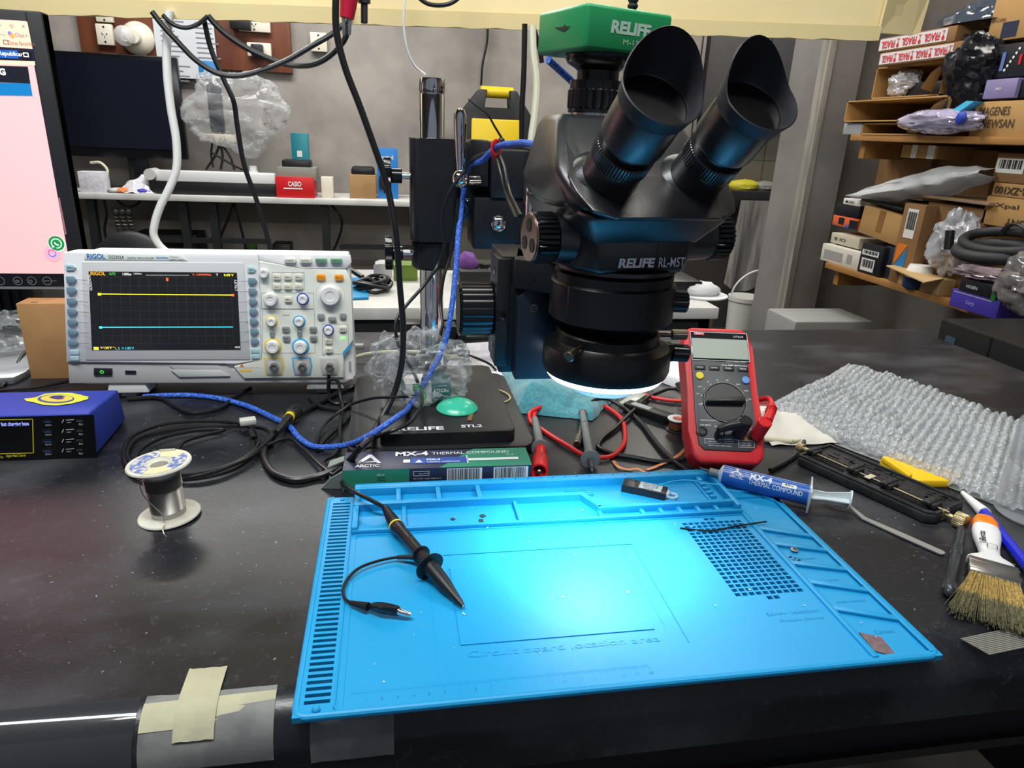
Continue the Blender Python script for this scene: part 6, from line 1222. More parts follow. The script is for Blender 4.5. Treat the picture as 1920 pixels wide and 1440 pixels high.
b = B(M('lime_green', (190, 220, 40), 0.4)); b.cyl(Vector((0, 0, .010))-d*0.008, Vector((0, 0, .010))+d*0.03, 0.0098, n=24, b=0.001); b.o('cap', tc)
b = B(BLK); b.lathe([(0.0088, 0), (0.0092, 0.003), (0.008, 0.003), (0.006, 0.001), (0, 0.0008)], Vector((0, 0, .010))-d*0.012, d, 24); b.cyl(Vector((0, 0, .010))-d*0.010, Vector((0, 0, .010))-d*0.006, 0.009, n=24); b.o('head', tc)
b = B(M('nickel_plug', (130, 126, 118), 0.3, 1)); b.knurl(Zp(1086, 818, .006), Zp(1082, 833, .006), 0.0045, 12, .08, .0004); b.cyl(Zp(1093, 790, .006), Zp(1086, 818, .006), 0.0030, n=12); b.tube([Zp(1093, 790, .006), Zp(1100, 775, .008), Zp(1104, 758, .008)], 0.0016, 8, 3); b.o('metal_plug', None, 'nickel plug on a dark lead lying beside the black probe', 'plug')
b = B(film('paper_sliver', (220, 218, 200), 0.1, 0.2, .5)); b.tube([Zp(986, 812, .002), Zp(992, 830, .003), Zp(997, 845, .002)], 0.0012, 6, 3); b.o('cable_tie_offcut', None, 'cream sliver standing between base plate and red probe', 'offcut')
cable('thin_wire', [(1185, 742, .003), (1196, 728, .004), (1215, 728, .004), (1232, 748, .003), (1262, 756, .003), (1288, 752, .004), (1290, 765, .004), (1280, 772, .003), (1272, 764, .003), (1282, 758, .004)], 0.0007, CBK, 'thin black wire curling between towel and multimeter', cat='wire')
# white router like box and papers behind
wb = B(WHT); P = Zp(1270, 716, 0); 
wb.hexa([Zp(1205, 706, 0), Zp(1330, 752, 0), Zp(1420, 700, 0), Zp(1300, 672, 0), Zp(1212, 690, .012), Zp(1325, 722, .02), Zp(1400, 690, .02), Zp(1290, 668, .02)], 0.003); wb.o('white_keyboard_tray', None, 'white plastic housing lying behind the multimeter', 'housing')
b = B(M('paper_white', (214, 214, 220), 0.8, c2=(196, 196, 206), ns=60)); P = [Zp(832, 700, .0015), Zp(950, 706, .0015), Zp(935, 640, .003), Zp(855, 645, .003)]; b.hexa(P+[q+Vector((0, 0, .0012)) for q in P]); b.o('paper_sheets', None, 'white printed papers lying behind the pole', 'paper')
cable('ethernet_cable', [(930, 704, .006), (918, 712, .006), (905, 722, .004)], 0.0030, CBG, 'stub of grey cable end beside the papers')
# on the base plate
b = B(M('suction_green', (66, 208, 172), 0.25, tr=0.25)); p = Zp(857, 766, .0285); b.lathe([(0.0248, 0.0), (0.0252, 0.0012), (0.022, 0.0055), (0.015, 0.0098), (0.007, 0.0115), (0.0055, 0.0105), (0.003, 0.0105), (0.0, 0.0112)], p, (0, 0, 1), 44); b.o('suction_cup', None, 'translucent green dome suction cup on the base plate', 'suction cup')
b = B(M('rubber_band', (196, 172, 120), 0.6)); b.tube([Zp(x, y, .0145) for x, y in [(900, 724), (915, 725), (935, 731), (952, 739), (956, 748), (945, 754), (925, 748), (908, 740), (899, 731), (899, 725), (904, 723)]], 0.0011, 8, 4); b.o('rubber_band', None, 'tan rubber band lying on the right of the base plate', 'rubber band')
b = B(M('brass_strip', (176, 136, 90), 0.35, .8)); P = [Zp(876, 789, .0285), Zp(884, 789, .0285), Zp(888, 776, .0285), Zp(880, 776, .0285)]; b.hexa(P+[q+Vector((0, 0, .0008)) for q in P]); b.o('brass_strip', None, 'small brass strip lying in front of the green suction cup', 'strip')
cb = T('card_box', 'small white and teal printed card box inside the clear bag', 'box', (0.014, 0.788, 0.0285), rz=math.radians(8))
b = B(M('card_teal', (34, 84, 92), 0.4)); b.box(0, 0.056, 0, 0.034, 0, 0.026, 0.0008); b.use(M('card_white', (226, 228, 226), 0.5)).rect((0.0, 0, 0.0), 0.032, 0.026, off=0.0004); b.raw([(0.0, 0, 0.0262), (0.032, 0, 0.0262), (0.03, 0.034, 0.0262), (0.0, 0.034, 0.0262)], [(0, 1, 2, 3)])
b.use(CW).text('ATICA', (0.0335, 0, 0.0125), 0.0050, w=0.0175, bold=0.03, off=0.0004); b.text('O Y VENTAS', (0.0335, 0, 0.020), 0.0022, w=0.0175, off=0.0004); b.text('Misiones 720', (0.0335, 0, 0.0065), 0.0018, w=0.0165, off=0.0004); b.text('atica.com.ar', (0.0345, 0, 0.003), 0.0018, w=0.0145, off=0.0004)
b.o('carton', cb)
BG = film('clear_bag', (205, 212, 216), 0.92, 0.9, 0.08, 0.9, 90, 0.3)
def blob(c, R, H, amp, seed, fq=3.0, flat=0.0):
    def f(u, v):
        th = PI*v*0.98+0.02; t = 2*PI*u; d = Vector((math.sin(th)*math.cos(t), math.sin(th)*math.sin(t), math.cos(th)))
        r = 1+amp*.55*noise.noise(d*fq*.7+Vector((seed, 0, 0)))-amp*.45*(1-abs(noise.noise(d*fq*1.3+Vector((0, seed, 0)))))**6+amp*.07*noise.noise(d*fq*5+Vector((0, 0, seed)))
        return (c[0]+d.x*R[0]*r, c[1]+d.y*R[1]*r, max(flat, c[2]+d.z*H*r))
    return f
b = B(BG); b.grid(blob((0.042, 0.815, 0.062), (0.052, 0.050), 0.052, 0.55, 4, 2.6, 0.0288), 56, 40); b.o('plastic_bag', None, 'crumpled clear plastic bag around the card box, in front of the pole', 'plastic bag', ang=50)
b = B(BG); b.grid(blob((-0.004, 0.80, 0.078), (0.026, 0.02), 0.035, 0.6, 9, 3, 0.03), 36, 28); b.o('plastic_bag', None, 'loose crumpled fold of clear film left of the bag in front of the pole', 'plastic bag', ang=50)
# ---------------------------------------------------------------- far side of the room
def fbox(name, label, cat, px0, py0, px1, py1, Y, dep, m, z0=None, X0=None, X1=None, bev=0.002, group=None, deco=None):
    a = Yp(px0, (py0+py1)/2, Y); c = Yp(px1, (py0+py1)/2, Y); t = Yp((px0+px1)/2, py0, Y); d = Yp((px0+px1)/2, py1, Y)
    zz = d.z if z0 is None else z0; b = B(m); b.box(a.x, c.x, Y, Y+dep, zz, t.z, bev)
    if deco: deco(b, a.x, c.x, zz, t.z, Y)
    return b.o(name, None, label, cat, group)
ft = T('long_table', 'long white-topped table with black metal legs against the back wall', 'table', (-0.4, 3.8, FZ))
b = B(M('white_tabletop', (205, 205, 202), 0.5, c2=(190, 190, 188), ns=10)).at(0.4, -3.8, -FZ); b.box(-2.2, 0.82, 3.62, 3.99, -0.028, 0.0, 0.003); b.o('tabletop', ft)
LG = M('black_leg_steel', (26, 28, 30), 0.5)
for px0, px1 in ((170, 176), (342, 356), (398, 410), (608, 614)):
    b = B(LG).at(0.4, -3.8, -FZ); a = Yp(px0, 380, 3.66); c = Yp(px1, 470, 3.66); b.hexa([(c.x-.018, 3.65, FZ), (c.x+.018, 3.65, FZ), (c.x+.018, 3.69, FZ), (c.x-.018, 3.69, FZ), (a.x-.018, 3.65, -0.03), (a.x+.018, 3.65, -0.03), (a.x+.018, 3.69, -0.03), (a.x-.018, 3.69, -0.03)]); b.o('leg', ft)
for x0, x1, z in ((-1.3, -0.6, -0.22), (-0.26, 0.35, -0.24)):
    b = B(LG).at(0.4, -3.8, -FZ); b.box(x0, x1, 3.66, 3.68, z-0.012, z+0.012); b.o('crossbar', ft)
tv = T('television', 'black flat television standing on the far white table', 'television', (-1.22, 3.80, 0.0))
q0, q1 = Yp(100, 94, 3.78), Yp(352, 300, 3.78)
b = B(BLKG).at(1.22, -3.8, 0); b.box(q0.x-.15, q1.x, 3.78, 3.82, q1.z, q0.z, 0.006); b.o('frame', tv)
b = B(M('tv_panel', (12, 16, 28), 0.12)).at(1.22, -3.8, 0); b.box(q0.x-.13, q1.x-0.03, 3.776, 3.779, q1.z+0.045, q0.z-0.02); b.o('panel', tv)
b = B(BLKG).at(1.22, -3.8, 0); b.box(-1.26, -1.17, 3.79, 3.82, 0.0, q1.z+.05, 0.004); b.prism(rrect(-1.42, -1.02, 3.72, 3.9, 0.05), 0.001, 0.014, 0.003); b.o('stand', tv)
WD = M('brown_wood_panel', (112, 62, 38), 0.55, c2=(92, 48, 30), ns=9, stretch=(1, 1, 0.2))
a, c = Yp(143, 20, 3.98), Yp(549, 138, 3.98)
b = B(WD); b.box(a.x, c.x, 3.965, 3.998, c.z, a.z+0.15, 0.003); b.o('wood_panel', None, 'brown wooden panel with sockets screwed to the back wall', 'panel')
OUT = M('socket_cream', (214, 208, 190), 0.5)
def outlet(px0, py0, px1, py1, Y, label, grp=None):
    a, c = Yp(px0, py0, Y), Yp(px1, py1, Y); o = T('wall_socket', label, 'socket', ((a.x+c.x)/2, Y, c.z), group=grp); w_, h_ = c.x-a.x, a.z-c.z
    b = B(OUT); b.box(-w_/2, w_/2, -0.012, 0.012, 0, h_, 0.004); b.o('plate', o)
    b = B(M('slot_black2', (30, 28, 26), 0.6)); 
    for s in (-1, 1): b.line((s*0.012, -0.012, h_*0.56), (s*0.006, -0.012, h_*0.46), 0.004, (0, -1, 0), 0.001)
    b.line((0, -0.012, h_*0.42), (0, -0.012, h_*0.34), 0.004, (0, -1, 0), 0.001); b.dots((0, -0.012, h_*0.85), 0.005, (0, -1, 0), 10, 0.001); b.dots((0, -0.012, h_*0.15), 0.005, (0, -1, 0), 10, 0.001); b.o('slots', o); return o
outlet(179, 44, 216, 86, 3.95, 'cream wall socket on the wooden panel left of the round lamp holder'); outlet(178, 14, 214, 43, 3.95, 'cream socket half hidden by the board, above another socket')
outlet(445, 30, 508, 62, 3.95, 'wide cream socket at the top of the wooden panel'); outlet(463, 79, 510, 108, 3.95, 'cream socket low on the right of the wooden panel'); outlet(581, 60, 614, 98, 3.98, 'white wall socket right of the wooden panel')
b = B(OUT); q = Yp(258, 72, 3.95); b.lathe([(0.075, 0.0), (0.075, 0.02), (0.06, 0.045), (0.035, 0.06), (0.03, 0.09)], (q.x, 3.965, q.z), (0, -1, 0), 32); b.use(film('bulb_glass', (230, 230, 230), 0.6, .9, .05)).ball((q.x-0.03, 3.86, q.z), 0.045, 20, 14); b.o('lamp_holder', None, 'round cream lamp holder with clear bulb on the wooden panel', 'lamp holder')
b = B(M('a4_paper', (196, 200, 206), 0.8)); a, c = Yp(283, 20, 3.95), Yp(410, 150, 3.95); b.box(a.x, c.x, 3.955, 3.957, c.z, a.z+.05); b.use(M('text_grey', (120, 122, 130), 0.7))
for k in range(14):
    for j in range(2): z = a.z-0.02-k*0.022; b.rect((a.x+0.03+j*0.16, 3.955, z), random.uniform(0.06, 0.12), 0.006, off=0.001)
b.o('paper_notice', None, 'white sheet of printed lines pinned to the wooden panel', 'paper')
fbox('power_brick', 'black power adapter plugged beside the top socket of the panel', 'adapter', 430, 30, 468, 54, 3.90, 0.05, BLK)
fbox('plug', 'black plug pushed in the lower right socket of the panel', 'plug', 470, 82, 492, 106, 3.90, 0.045, BLK, bev=0.006)
# things on the far table
fbox('white_case', 'long white flat case lying on the far table', 'case', 290, 322, 516, 343, 3.68, 0.05, M('case_white', (206, 208, 208), 0.5), bev=0.01, z0=0.036)
fbox('black_keyboard', 'long black keyboard under the white case on the far table', 'keyboard', 280, 342, 517, 356, 3.66, 0.055, BLK, z0=0.0)
def casio(b, x0, x1, z0, z1, Y): b.use(CW).text('CASIO', ((x0+x1)/2, Y, z0+(z1-z0)*.55), 0.024, w=(x1-x0)*.35, al='c', bold=.03, off=0.002); b.rect((x0+(x1-x0)*.2, Y, z0+(z1-z0)*.42), (x1-x0)*.5, 0.006, off=0.002)
fbox('red_box', 'red carton with white lettering on the far table under a calculator', 'box', 517, 332, 588, 360, 3.64, 0.18, M('carton_red', (196, 26, 34), 0.4), z0=0.0, deco=casio)
fbox('calculator', 'grey desk calculator lying on the red carton', 'calculator', 520, 314, 592, 330, 3.66, 0.15, M('calc_grey', (130, 130, 122), 0.5), z0=0.082)
fbox('black_case', 'small black case lying on the grey calculator', 'case', 528, 300, 582, 314, 3.69, 0.1, BLK, z0=0.127, bev=0.01)
fbox('teal_box', 'upright teal phone box behind the calculator', 'box', 546, 250, 578, 300, 3.85, 0.05, M('carton_teal', (28, 124, 140), 0.4), z0=0.0, deco=lambda b, x0, x1, z0, z1, Y: b.use(CW).rect(((x0+x1)/2-.015, Y, (z0+z1)*.62), 0.025, 0.03, off=0.002))
fbox('power_strip', 'cream plug adapter beside the red carton on the far table', 'adapter', 602, 332, 624, 352, 3.68, 0.06, OUT, z0=0.0)
fbox('brown_box', 'low brown carton on the far table left of the blue box', 'box', 655, 328, 705, 360, 3.70, 0.15, CARD, z0=0.0)
fbox('black_pouch', 'black pouch lying on the low brown carton', 'pouch', 658, 313, 702, 327, 3.72, 0.12, BLK, z0=0.105, bev=0.015)
fbox('blue_box', 'bright blue upright carton on the far table beside the pole', 'box', 707, 278, 746, 356, 3.72, 0.08, M('carton_bright_blue', (30, 116, 190), 0.4), z0=0.0, deco=lambda b, x0, x1, z0, z1, Y: (b.use(CW).text('wavi', ((x0+x1)/2, Y, z1-.055), 0.022, w=.06, al='c', bold=.02, off=.002), b.use(INKK).tube([((x0+x1)/2+.01, Y-.003, z1-.10), ((x0+x1)/2-.025, Y-.003, z1-.13), ((x0+x1)/2-.03, Y-.003, z1-.2)], 0.012, 8, 4)))
fbox('paper_stack', 'loose white papers on the left end of the far table', 'paper', 146, 322, 194, 340, 3.64, 0.07, M('paper_white', (214, 214, 220)), z0=0.0, bev=0.001)
b = B(M('paper_white')); q = Yp(255, 348, 3.66); b.grid(lambda u, v: (q.x-.09+.18*u, 3.64+.16*v, 0.002+max(0, .07*math.sin(PI*u)*math.sin(PI*v)+.03*noise.noise(Vector((u*4, v*4, 5))))), 14, 12); b.o('crumpled_paper', None, 'crumpled white paper on the far table under the television', 'paper', ang=15)
for px, py, c, lb in ((225, 342, (210, 120, 60), 'orange scrap on the far table'), (268, 350, (60, 60, 170), 'blue wrapper on the far table'), (215, 350, (190, 190, 186), 'pale scrap on the far table edge')):
    b = B(M('scrap_%d' % c[0], c, 0.6)); q = Yp(px, py, 3.66); b.ball((q.x, 3.67, .012), 0.03, 10, 6, sc=(1.3, 1, .4), fn=lambda d: 1+.3*noise.noise(d*3+Vector((px, 0, 0)))); b.o('scrap', None, lb, 'scrap')
b = B(M('roll_pale', (190, 190, 184), .5)); q = Yp(285, 326, 3.7); b.cyl((q.x, 3.66, q.z), (q.x, 3.76, q.z), 0.026, n=20); b.o('tape_roll', None, 'pale roll lying between crumpled paper and white case', 'roll')
cable('table_cable', [(170, 305, y, 3.72), (190, 306, y, 3.70), (201, 318, y, 3.70), (200, 332, y, 3.70), (196, 340, y, 3.70)], 0.006, CBC, 'cream cable curling on the far table under the television')
# router stand in a bag
rs = T('router_stand', 'dark router on a cream bracket with black stand inside the clear bag', 'router', (-0.70, 3.82, 0.0))
def RS(m): return B(m).at(0.70, -3.82, 0)
b = RS(M('router_dark', (38, 42, 54), .4)); a, c = Yp(384, 145, 3.82), Yp(420, 250, 3.82); b.box(a.x, c.x, 3.82, 3.87, c.z, a.z, .008); b.use(M('screen_blue', (50, 120, 180), .4)); a, c = Yp(371, 113, 3.82), Yp(409, 145, 3.82); b.box(a.x, c.x, 3.81, 3.85, c.z, a.z, .004); b.o('router', rs)
b = RS(OUT); a, c = Yp(373, 250, 3.80), Yp(443, 268, 3.80); b.box(a.x, c.x, 3.79, 3.86, c.z, a.z, .006); b.o('bracket', rs)
b = RS(BLK)
for px in (386, 414, 440): b.tube([Yp(413, 268, 3.83), Yp((413+px)/2+4, 292, 3.82), Yp(px, 318, 3.80)-Vector((0, 0, 0))], .006, 8, 4)
b.o('stand_legs', rs)
a, c = Yp(325, 108, 3.72), Yp(545, 300, 3.72)
b = B(film('bag_far', (200, 204, 206), 0.84, .9, .12, .9, 26, .4)); b.grid(blob(((a.x+c.x)/2, 3.77, (a.z+c.z)/2), ((c.x-a.x)/2*.95, .10), (a.z-c.z)/2*.93, 0.45, 2, 2.2, 0.0), 56, 40); b.o('plastic_bag', None, 'big clear plastic bag standing on the far table over the router', 'plastic bag', ang=50)
b = B(film('cone_clear', (215, 218, 222), .3, .6, .2)); q = Yp(474, 318, 3.74); b.lathe([(.045, 0), (.05, .05), (.03, .10), (.018, .12), (.018, .14)], (q.x, 3.75, 0), (0, 0, 1), 24); b.o('small_bag', None, 'small crumpled white plastic bag right of the router stand', 'plastic bag')
for pts, lb in (([(398, 268), (396, 290), (400, 314)], 'short black cable below the router bracket'), ([(395, 285), (420, 300), (455, 318), (500, 328)], 'black cable trailing right of the router stand')):
    cable('table_cable', pts, .005, CBK, lb, Y=3.78)
# below the far table
for k, px in enumerate((217, 229, 241)):
    b = B(M('spring_steel', (120, 122, 120), .4, .8)); q = Yp(px, 396, 3.72); e = Yp(px+14, 475, 3.72)
    P = [q.lerp(e, t/60)+Vector((.012*math.cos(t*1.3), .012*math.sin(t*1.3), 0)) for t in range(61)]; b.tube(P, .0035, 5, 1); b.ball(q, .02, 10, 8); b.o('hanging_spring', None, ('left', 'middle', 'right')[k]+' one of three springs hanging under the far table', 'spring', group='springs under the far table')
ck = T('office_chair', 'black office chair back showing between monitor and springs', 'chair', (-1.0, 3.0, FZ))
b = B(M('chair_black', (26, 28, 32), .55)).at(1.0, -3.0, -FZ); b.ball((-1.03, 3.0, -.28), .17, 24, 16, sc=(1, .3, 1.15)); b.o('backrest', ck)
b = B(M('chair_black')).at(1.0, -3.0, -FZ); b.box(-1.22, -.84, 2.78, 3.12, -.46, -.40, .03); b.o('seat', ck)
b = B(LG).at(1.0, -3.0, -FZ); b.cyl((-1.03, 2.95, FZ+.06), (-1.03, 2.95, -.42), .025, n=14); 
for k in range(5): t = 2*PI*k/5; b.cyl((-1.03, 2.95, FZ+.08), (-1.03+.27*math.cos(t), 2.95+.27*math.sin(t), FZ+.05), .02, .014, n=10); b.ball((-1.03+.27*math.cos(t), 2.95+.27*math.sin(t), FZ+.025), .025, 10, 8)
b.o('base', ck)
for pts, lb in (([(195, 375), (200, 400), (196, 430), (205, 470)], 'leftmost thin cable hanging under the far table'), ([(440, 375), (430, 405), (412, 450), (408, 475)], 'thin cable hanging between the table legs'), ([(438, 378), (450, 420), (462, 470)], 'thin cable leaning right under the far table'), ([(618, 380), (640, 410), (632, 455), (622, 475)], 'thin cable beside the right table leg'), ([(215, 372), (240, 388), (262, 378), (265, 372)], 'short cable loop under the table edge')):
    cable('table_cable', pts, .006, CBK, lb, Y=3.72)
fbox('black_crate', 'black crate on the floor under the far table', 'crate', 250, 440, 370, 500, 3.74, .2, M('crate_black', (24, 26, 26), .6), z0=FZ)
fbox('black_box', 'black box on the floor under the far table, right of the green jar', 'box', 512, 458, 545, 500, 3.74, .12, BLK, z0=FZ)
fbox('green_jar', 'green lidded jar on the floor under the far table', 'jar', 458, 456, 480, 500, 3.76, .07, M('jar_green', (60, 110, 50), .5), z0=FZ, bev=.012)
# yellow and black case on the wall side
a, c = Yp(868, 160, 3.72), Yp(1000, 268, 3.72); W3_, H3_ = (c.x-a.x), a.z
yc = T('tool_case', 'yellow and black tool case with yellow handle on the far table', 'tool case', ((a.x+c.x)/2, 3.78, 0.0))
b = B(M('case_black', (34, 35, 38), .5)); b.prism([(-W3_/2, .0), (W3_/2, .0), (W3_/2, H3_-.14), (W3_/2-.09, H3_-.01), (W3_/2-.13, H3_-.01), (W3_/2-.11, H3_-.10), (-W3_/2+.11, H3_-.10), (-W3_/2+.13, H3_-.01), (-W3_/2+.09, H3_-.01), (-W3_/2, H3_-.12)], -.10, .02, .006, 2, RX); b.o('case_body', yc)
b = B(M('case_yellow', (216, 186, 30), .4)); b.box(-W3_/2+.05, W3_/2-.05, -.035, -.02, .02, H3_-.15, .008); b.o('front_panel', yc)
b = B(M('case_yellow')); b.cyl((-W3_/2+.10, .03, H3_-.02), (W3_/2-.10, .03, H3_-.02), .028, n=20, b=.006); b.o('handle', yc)
cable('far_cable', [(915, 40), (913, 80), (905, 120), (902, 160)], .006, CBK, 'thin black cable running down the back wall to the yellow case', Y=3.96)
# ---------------------------------------------------------------- middle table
mt2 = T('side_table', 'white-topped black-framed table standing behind the workbench', 'table', (0.2, 1.6, FZ))
def MT(m): return B(m).at(-.2, -1.6, -FZ)
b = MT(M('white_tabletop')); b.box(-.30, .715, 1.39, 1.80, -.026, 0, .003); b.o('tabletop', mt2)
b = MT(LG); b.box(-.29, .70, 1.40, 1.425, -.055, -.026); b.box(-.29, .70, 1.76, 1.785, -.055, -.026); b.box(.675, .70, 1.40, 1.785, -.055, -.026); b.box(-.29, -.265, 1.40, 1.785, -.055, -.026); b.o('frame', mt2)
for x in (-.278, .687):
    for yy in (1.413, 1.772): b = MT(LG); b.box(x-.0125, x+.0125, yy-.0125, yy+.0125, FZ, -.026); b.o('leg', mt2)
b = MT(LG); b.box(.43, .45, 1.40, 1.42, FZ, -.05); b.o('leg', mt2)
fbox('storage_box', 'dark brown box on the floor under the side table', 'box', 640, 600, 1000, 690, 1.55, .2, M('dark_brown_box', (48, 32, 26), .7), z0=FZ)
fbox('carton', 'brown carton with red mark on the floor under the side table', 'box', 1250, 592, 1335, 640, 1.62, .14, M('carton_beige_dull', (128, 110, 92), .8), z0=FZ, deco=lambda b, x0, x1, z0, z1, Y: b.use(M('carton_red')).raw([(x0+.02, Y-.001, z1-.06), (x1-.04, Y-.001, z1-.06), (x1-.07, Y-.001, z1-.012), (x1-.12, Y-.001, z1-.045)], [(0, 1, 2, 3)]))
fbox('blue_pad', 'small blue silicone pad on the side table right of the oscilloscope', 'pad', 630, 524, 692, 560, 1.42, .16, BLUE, z0=0.001) if False else None
b = B(BLUE); P = [Zp(640, 563, .001), Zp(691, 561, .001), Zp(690, 524, .001), Zp(630, 524, .001)]; b.hexa(P+[q+Vector((0, 0, .005)) for q in P], .001); b.o('small_blue_pad', None, 'small blue silicone pad on the side table right of the oscilloscope', 'pad')
b = B(BLK); random.seed(5); c0 = Zp(700, 535, .012)
P = []
for k in range(34): t = k*.9; P.append((c0.x+.045*math.cos(t)*(.5+.5*random.random()), c0.y+.045*math.sin(t)*(.5+.5*random.random()), .006+.022*random.random()))
b.tube(P, .0042, 7, 4); b.tube([Zp(680, 520, .02), Zp(655, 505, .03), Zp(640, 500, .03)], .006, 8, 3); b.o('cable_heap', None, 'tangled heap of black cables on the side table beside the blue pad', 'cable')
fbox('white_bag', 'small white bag behind the black cable heap', 'bag', 700, 492, 735, 515, 1.62, .05, M('bag_white_soft', (200, 202, 204), .6), z0=0.0, bev=.015)
fbox('green_box', 'green and white box on the side table behind the clamp knob', 'box', 738, 497, 783, 528, 1.66, .06, M('box_green', (120, 152, 60), .5), z0=0.0)
fbox('black_tray', 'black tray on the side table behind the blue cable', 'tray', 862, 509, 940, 532, 1.60, .16, M('tray_black', (24, 26, 26), .5), z0=0.0)
b = B(M('cloth_purple', (142, 92, 180), .8, bump=.4, bs=60)); q = Yp(878, 498, 1.64); b.ball((q.x, 1.66, q.z), .026, 16, 12, sc=(1, 1, 1.1), fn=lambda d: 1+.25*noise.noise(d*2.5)); b.o('purple_cloth', None, 'crumpled purple cloth lying in the black tray', 'cloth')
b = B(BLK); q = Yp(912, 505, 1.64); b.ball((q.x, 1.66, q.z-.006), .03, 14, 10, sc=(1.1, 1, .6), fn=lambda d: 1+.4*noise.noise(d*3)); b.o('black_tools', None, 'dark tools heaped in the black tray beside the purple cloth', 'tools')
fbox('black_notebook', 'black folder on the side table right of the microscope', 'folder', 1236, 528, 1316, 552, 1.50, .16, BLK, z0=0.0)
b = B(M('cap_cloth_white', (206, 208, 210), .8, bump=.3, bs=40)); q = Yp(1318, 548, 1.5); b.ball((q.x, 1.52, .012), .045, 20, 10, sc=(1.1, .9, .45), fn=lambda d: 1+.12*noise.noise(d*3)); b.cyl((q.x+.005, 1.51, .001), (q.x+.005, 1.51, .004), .058, n=28); b.o('white_hat', None, 'white cloth hat lying at the right end of the side table', 'hat')
# ---------------------------------------------------------------- kitchen corner and wall pieces
DK = M('dark_door_grey', (86, 84, 84), .6)
a, c = Yp(1318, 90, 4.3), Yp(1530, 228, 4.3); b = B(DK); b.box(a.x, 2.6, 4.2, 4.5, Yp(1450, 232, 4.3).z, 1.9, .004); b.use(M('door_gap', (30, 30, 30), .8)).box(a.x+.38, a.x+.384, 4.196, 4.2, 0.4, 1.9); b.o('wall_cabinet', None, 'dark grey wall cabinet hanging in the kitchen corner', 'cabinet')
b = B(M('door_panel_grey', (132, 126, 120), .6)); a = Yp(1228, 200, 3.96); c = Yp(1310, 200, 3.96); b.box(1.02, Yp(1316, 200, 3.96).x, 4.0, 4.04, FZ, 1.85, .004); b.use(M('door_gap')).box(Yp(1303, 200, 3.99).x, Yp(1305, 200, 3.99).x, 3.996, 4.0, FZ, 1.85); b.o('door_1', kind='structure')
a, c = Yp(1380, 358, 3.7), Yp(1480, 392, 3.7); kc = T('kitchen_counter', 'dark kitchen counter with towel over its front, left of the plaster pillar', 'counter', (a.x+.4, 3.9, FZ))
b = B(M('counter_dark', (38, 36, 36), .35)).at(-a.x-.4, -3.9, -FZ); b.box(a.x-.25, a.x+.9, 3.7, 4.5, c.z, a.z, .006); b.o('counter_top', kc)
b = B(M('counter_front', (62, 58, 54), .7)).at(-a.x-.4, -3.9, -FZ); b.box(a.x-.2, a.x+.88, 3.95, 4.5, FZ, c.z); b.o('counter_body', kc)
b = B(M('towel_grey', (196, 192, 186), .9, c2=(150, 146, 140), ns=3, stretch=(14, 1, 1), bump=.4, bs=50)); p0, p1, p2 = Yp(1388, 382, 3.68), Yp(1456, 392, 3.68), Yp(1400, 525, 3.68)
b.grid(lambda u, v: (p0.x+.0+(p1.x-p0.x)*u*(1-.12*v)-.03*v, 3.675-.02*math.sin(u*9)*v, p0.z+.02-(p0.z-p2.z+.04+.05*math.sin(u*3))*v), 24, 20, .006); b.o('hanging_towel', None, 'grey towel hanging over the dark kitchen counter', 'towel')
for px, c_, lb, r in ((1402, (176, 168, 40), 'yellow sponge net on the dark kitchen counter', .07), (1440, (120, 120, 116), 'grey bowl on the dark kitchen counter', .06)):
    q = Yp(px, 352, 3.8); b = B(M('k_%d' % c_[0], c_, .6, bump=.5, bs=40)); b.ball((q.x, 3.85, a.z+.02), r, 16, 10, sc=(1.3, 1, .5), fn=lambda d: 1+.2*noise.noise(d*4)); b.o('sponge_net' if px == 1402 else 'grey_bowl', None, lb, 'sponge' if px == 1402 else 'bowl')
bk = T('bucket', 'white plastic bucket with raised handle left of the plaster pillar', 'bucket', (0, 0, 0)); q = Yp(1398, 555, 3.1); bk.location = (q.x, 3.1, FZ)
hb = q.z-FZ
b = B(film('bucket_white', (206, 206, 202), .1, .3, .4)); b.lathe([(.0, .0), (.062, .0), (.078, hb-.02), (.083, hb-.02), (.083, hb), (.076, hb)], n=36); b.use(M('carton_red')).rect((.02, -.078, hb-.14), .035, .03, off=.003); b.o('pail', bk)
b = B(WHT); b.tube([(-.08, 0, hb-.02), (-.07, -.01, hb+.05), (-.02, -.02, hb+.11), (.04, -.02, hb+.13), (.075, 0, hb+.10)], .0045, 8, 5); b.o('handle', bk)
fbox('bucket_lid_stack', 'stack of pale tubs under the bucket side', 'tub', 1360, 590, 1372, 640, 3.0, .05, M('tub_pale', (160, 158, 150), .6), z0=FZ) if False else None
wp = T('white_printer', 'white office printer standing low behind the workbench, below the shelves', 'printer', (1.16, 2.0, FZ)); q = Yp(1492, 603, 1.95); q2 = Yp(1640, 600, 1.95)
def WPn(m): return B(m).at(-1.16, -2.0, -FZ)
b = WPn(M('printer_white', (150, 152, 150), .5)); b.box(q.x, q2.x, 1.95, 2.13, q.z-.22, q.z, .008); b.o('housing', wp)
b = WPn(M('printer_dark', (60, 64, 70), .4)); b.box(q.x+.03, q2.x-.015, 1.945, 1.96, q.z-.20, q.z-.035, .003); b.use(M('printer_glass', (110, 130, 150), .2)).box(q.x+.035, q.x+.06, 1.942, 1.95, q.z-.18, q.z-.05); b.o('front_panel', wp)
b = WPn(LG); b.box(q.x+.02, q2.x-.02, 1.97, 2.12, FZ, q.z-.22); b.o('pedestal', wp)
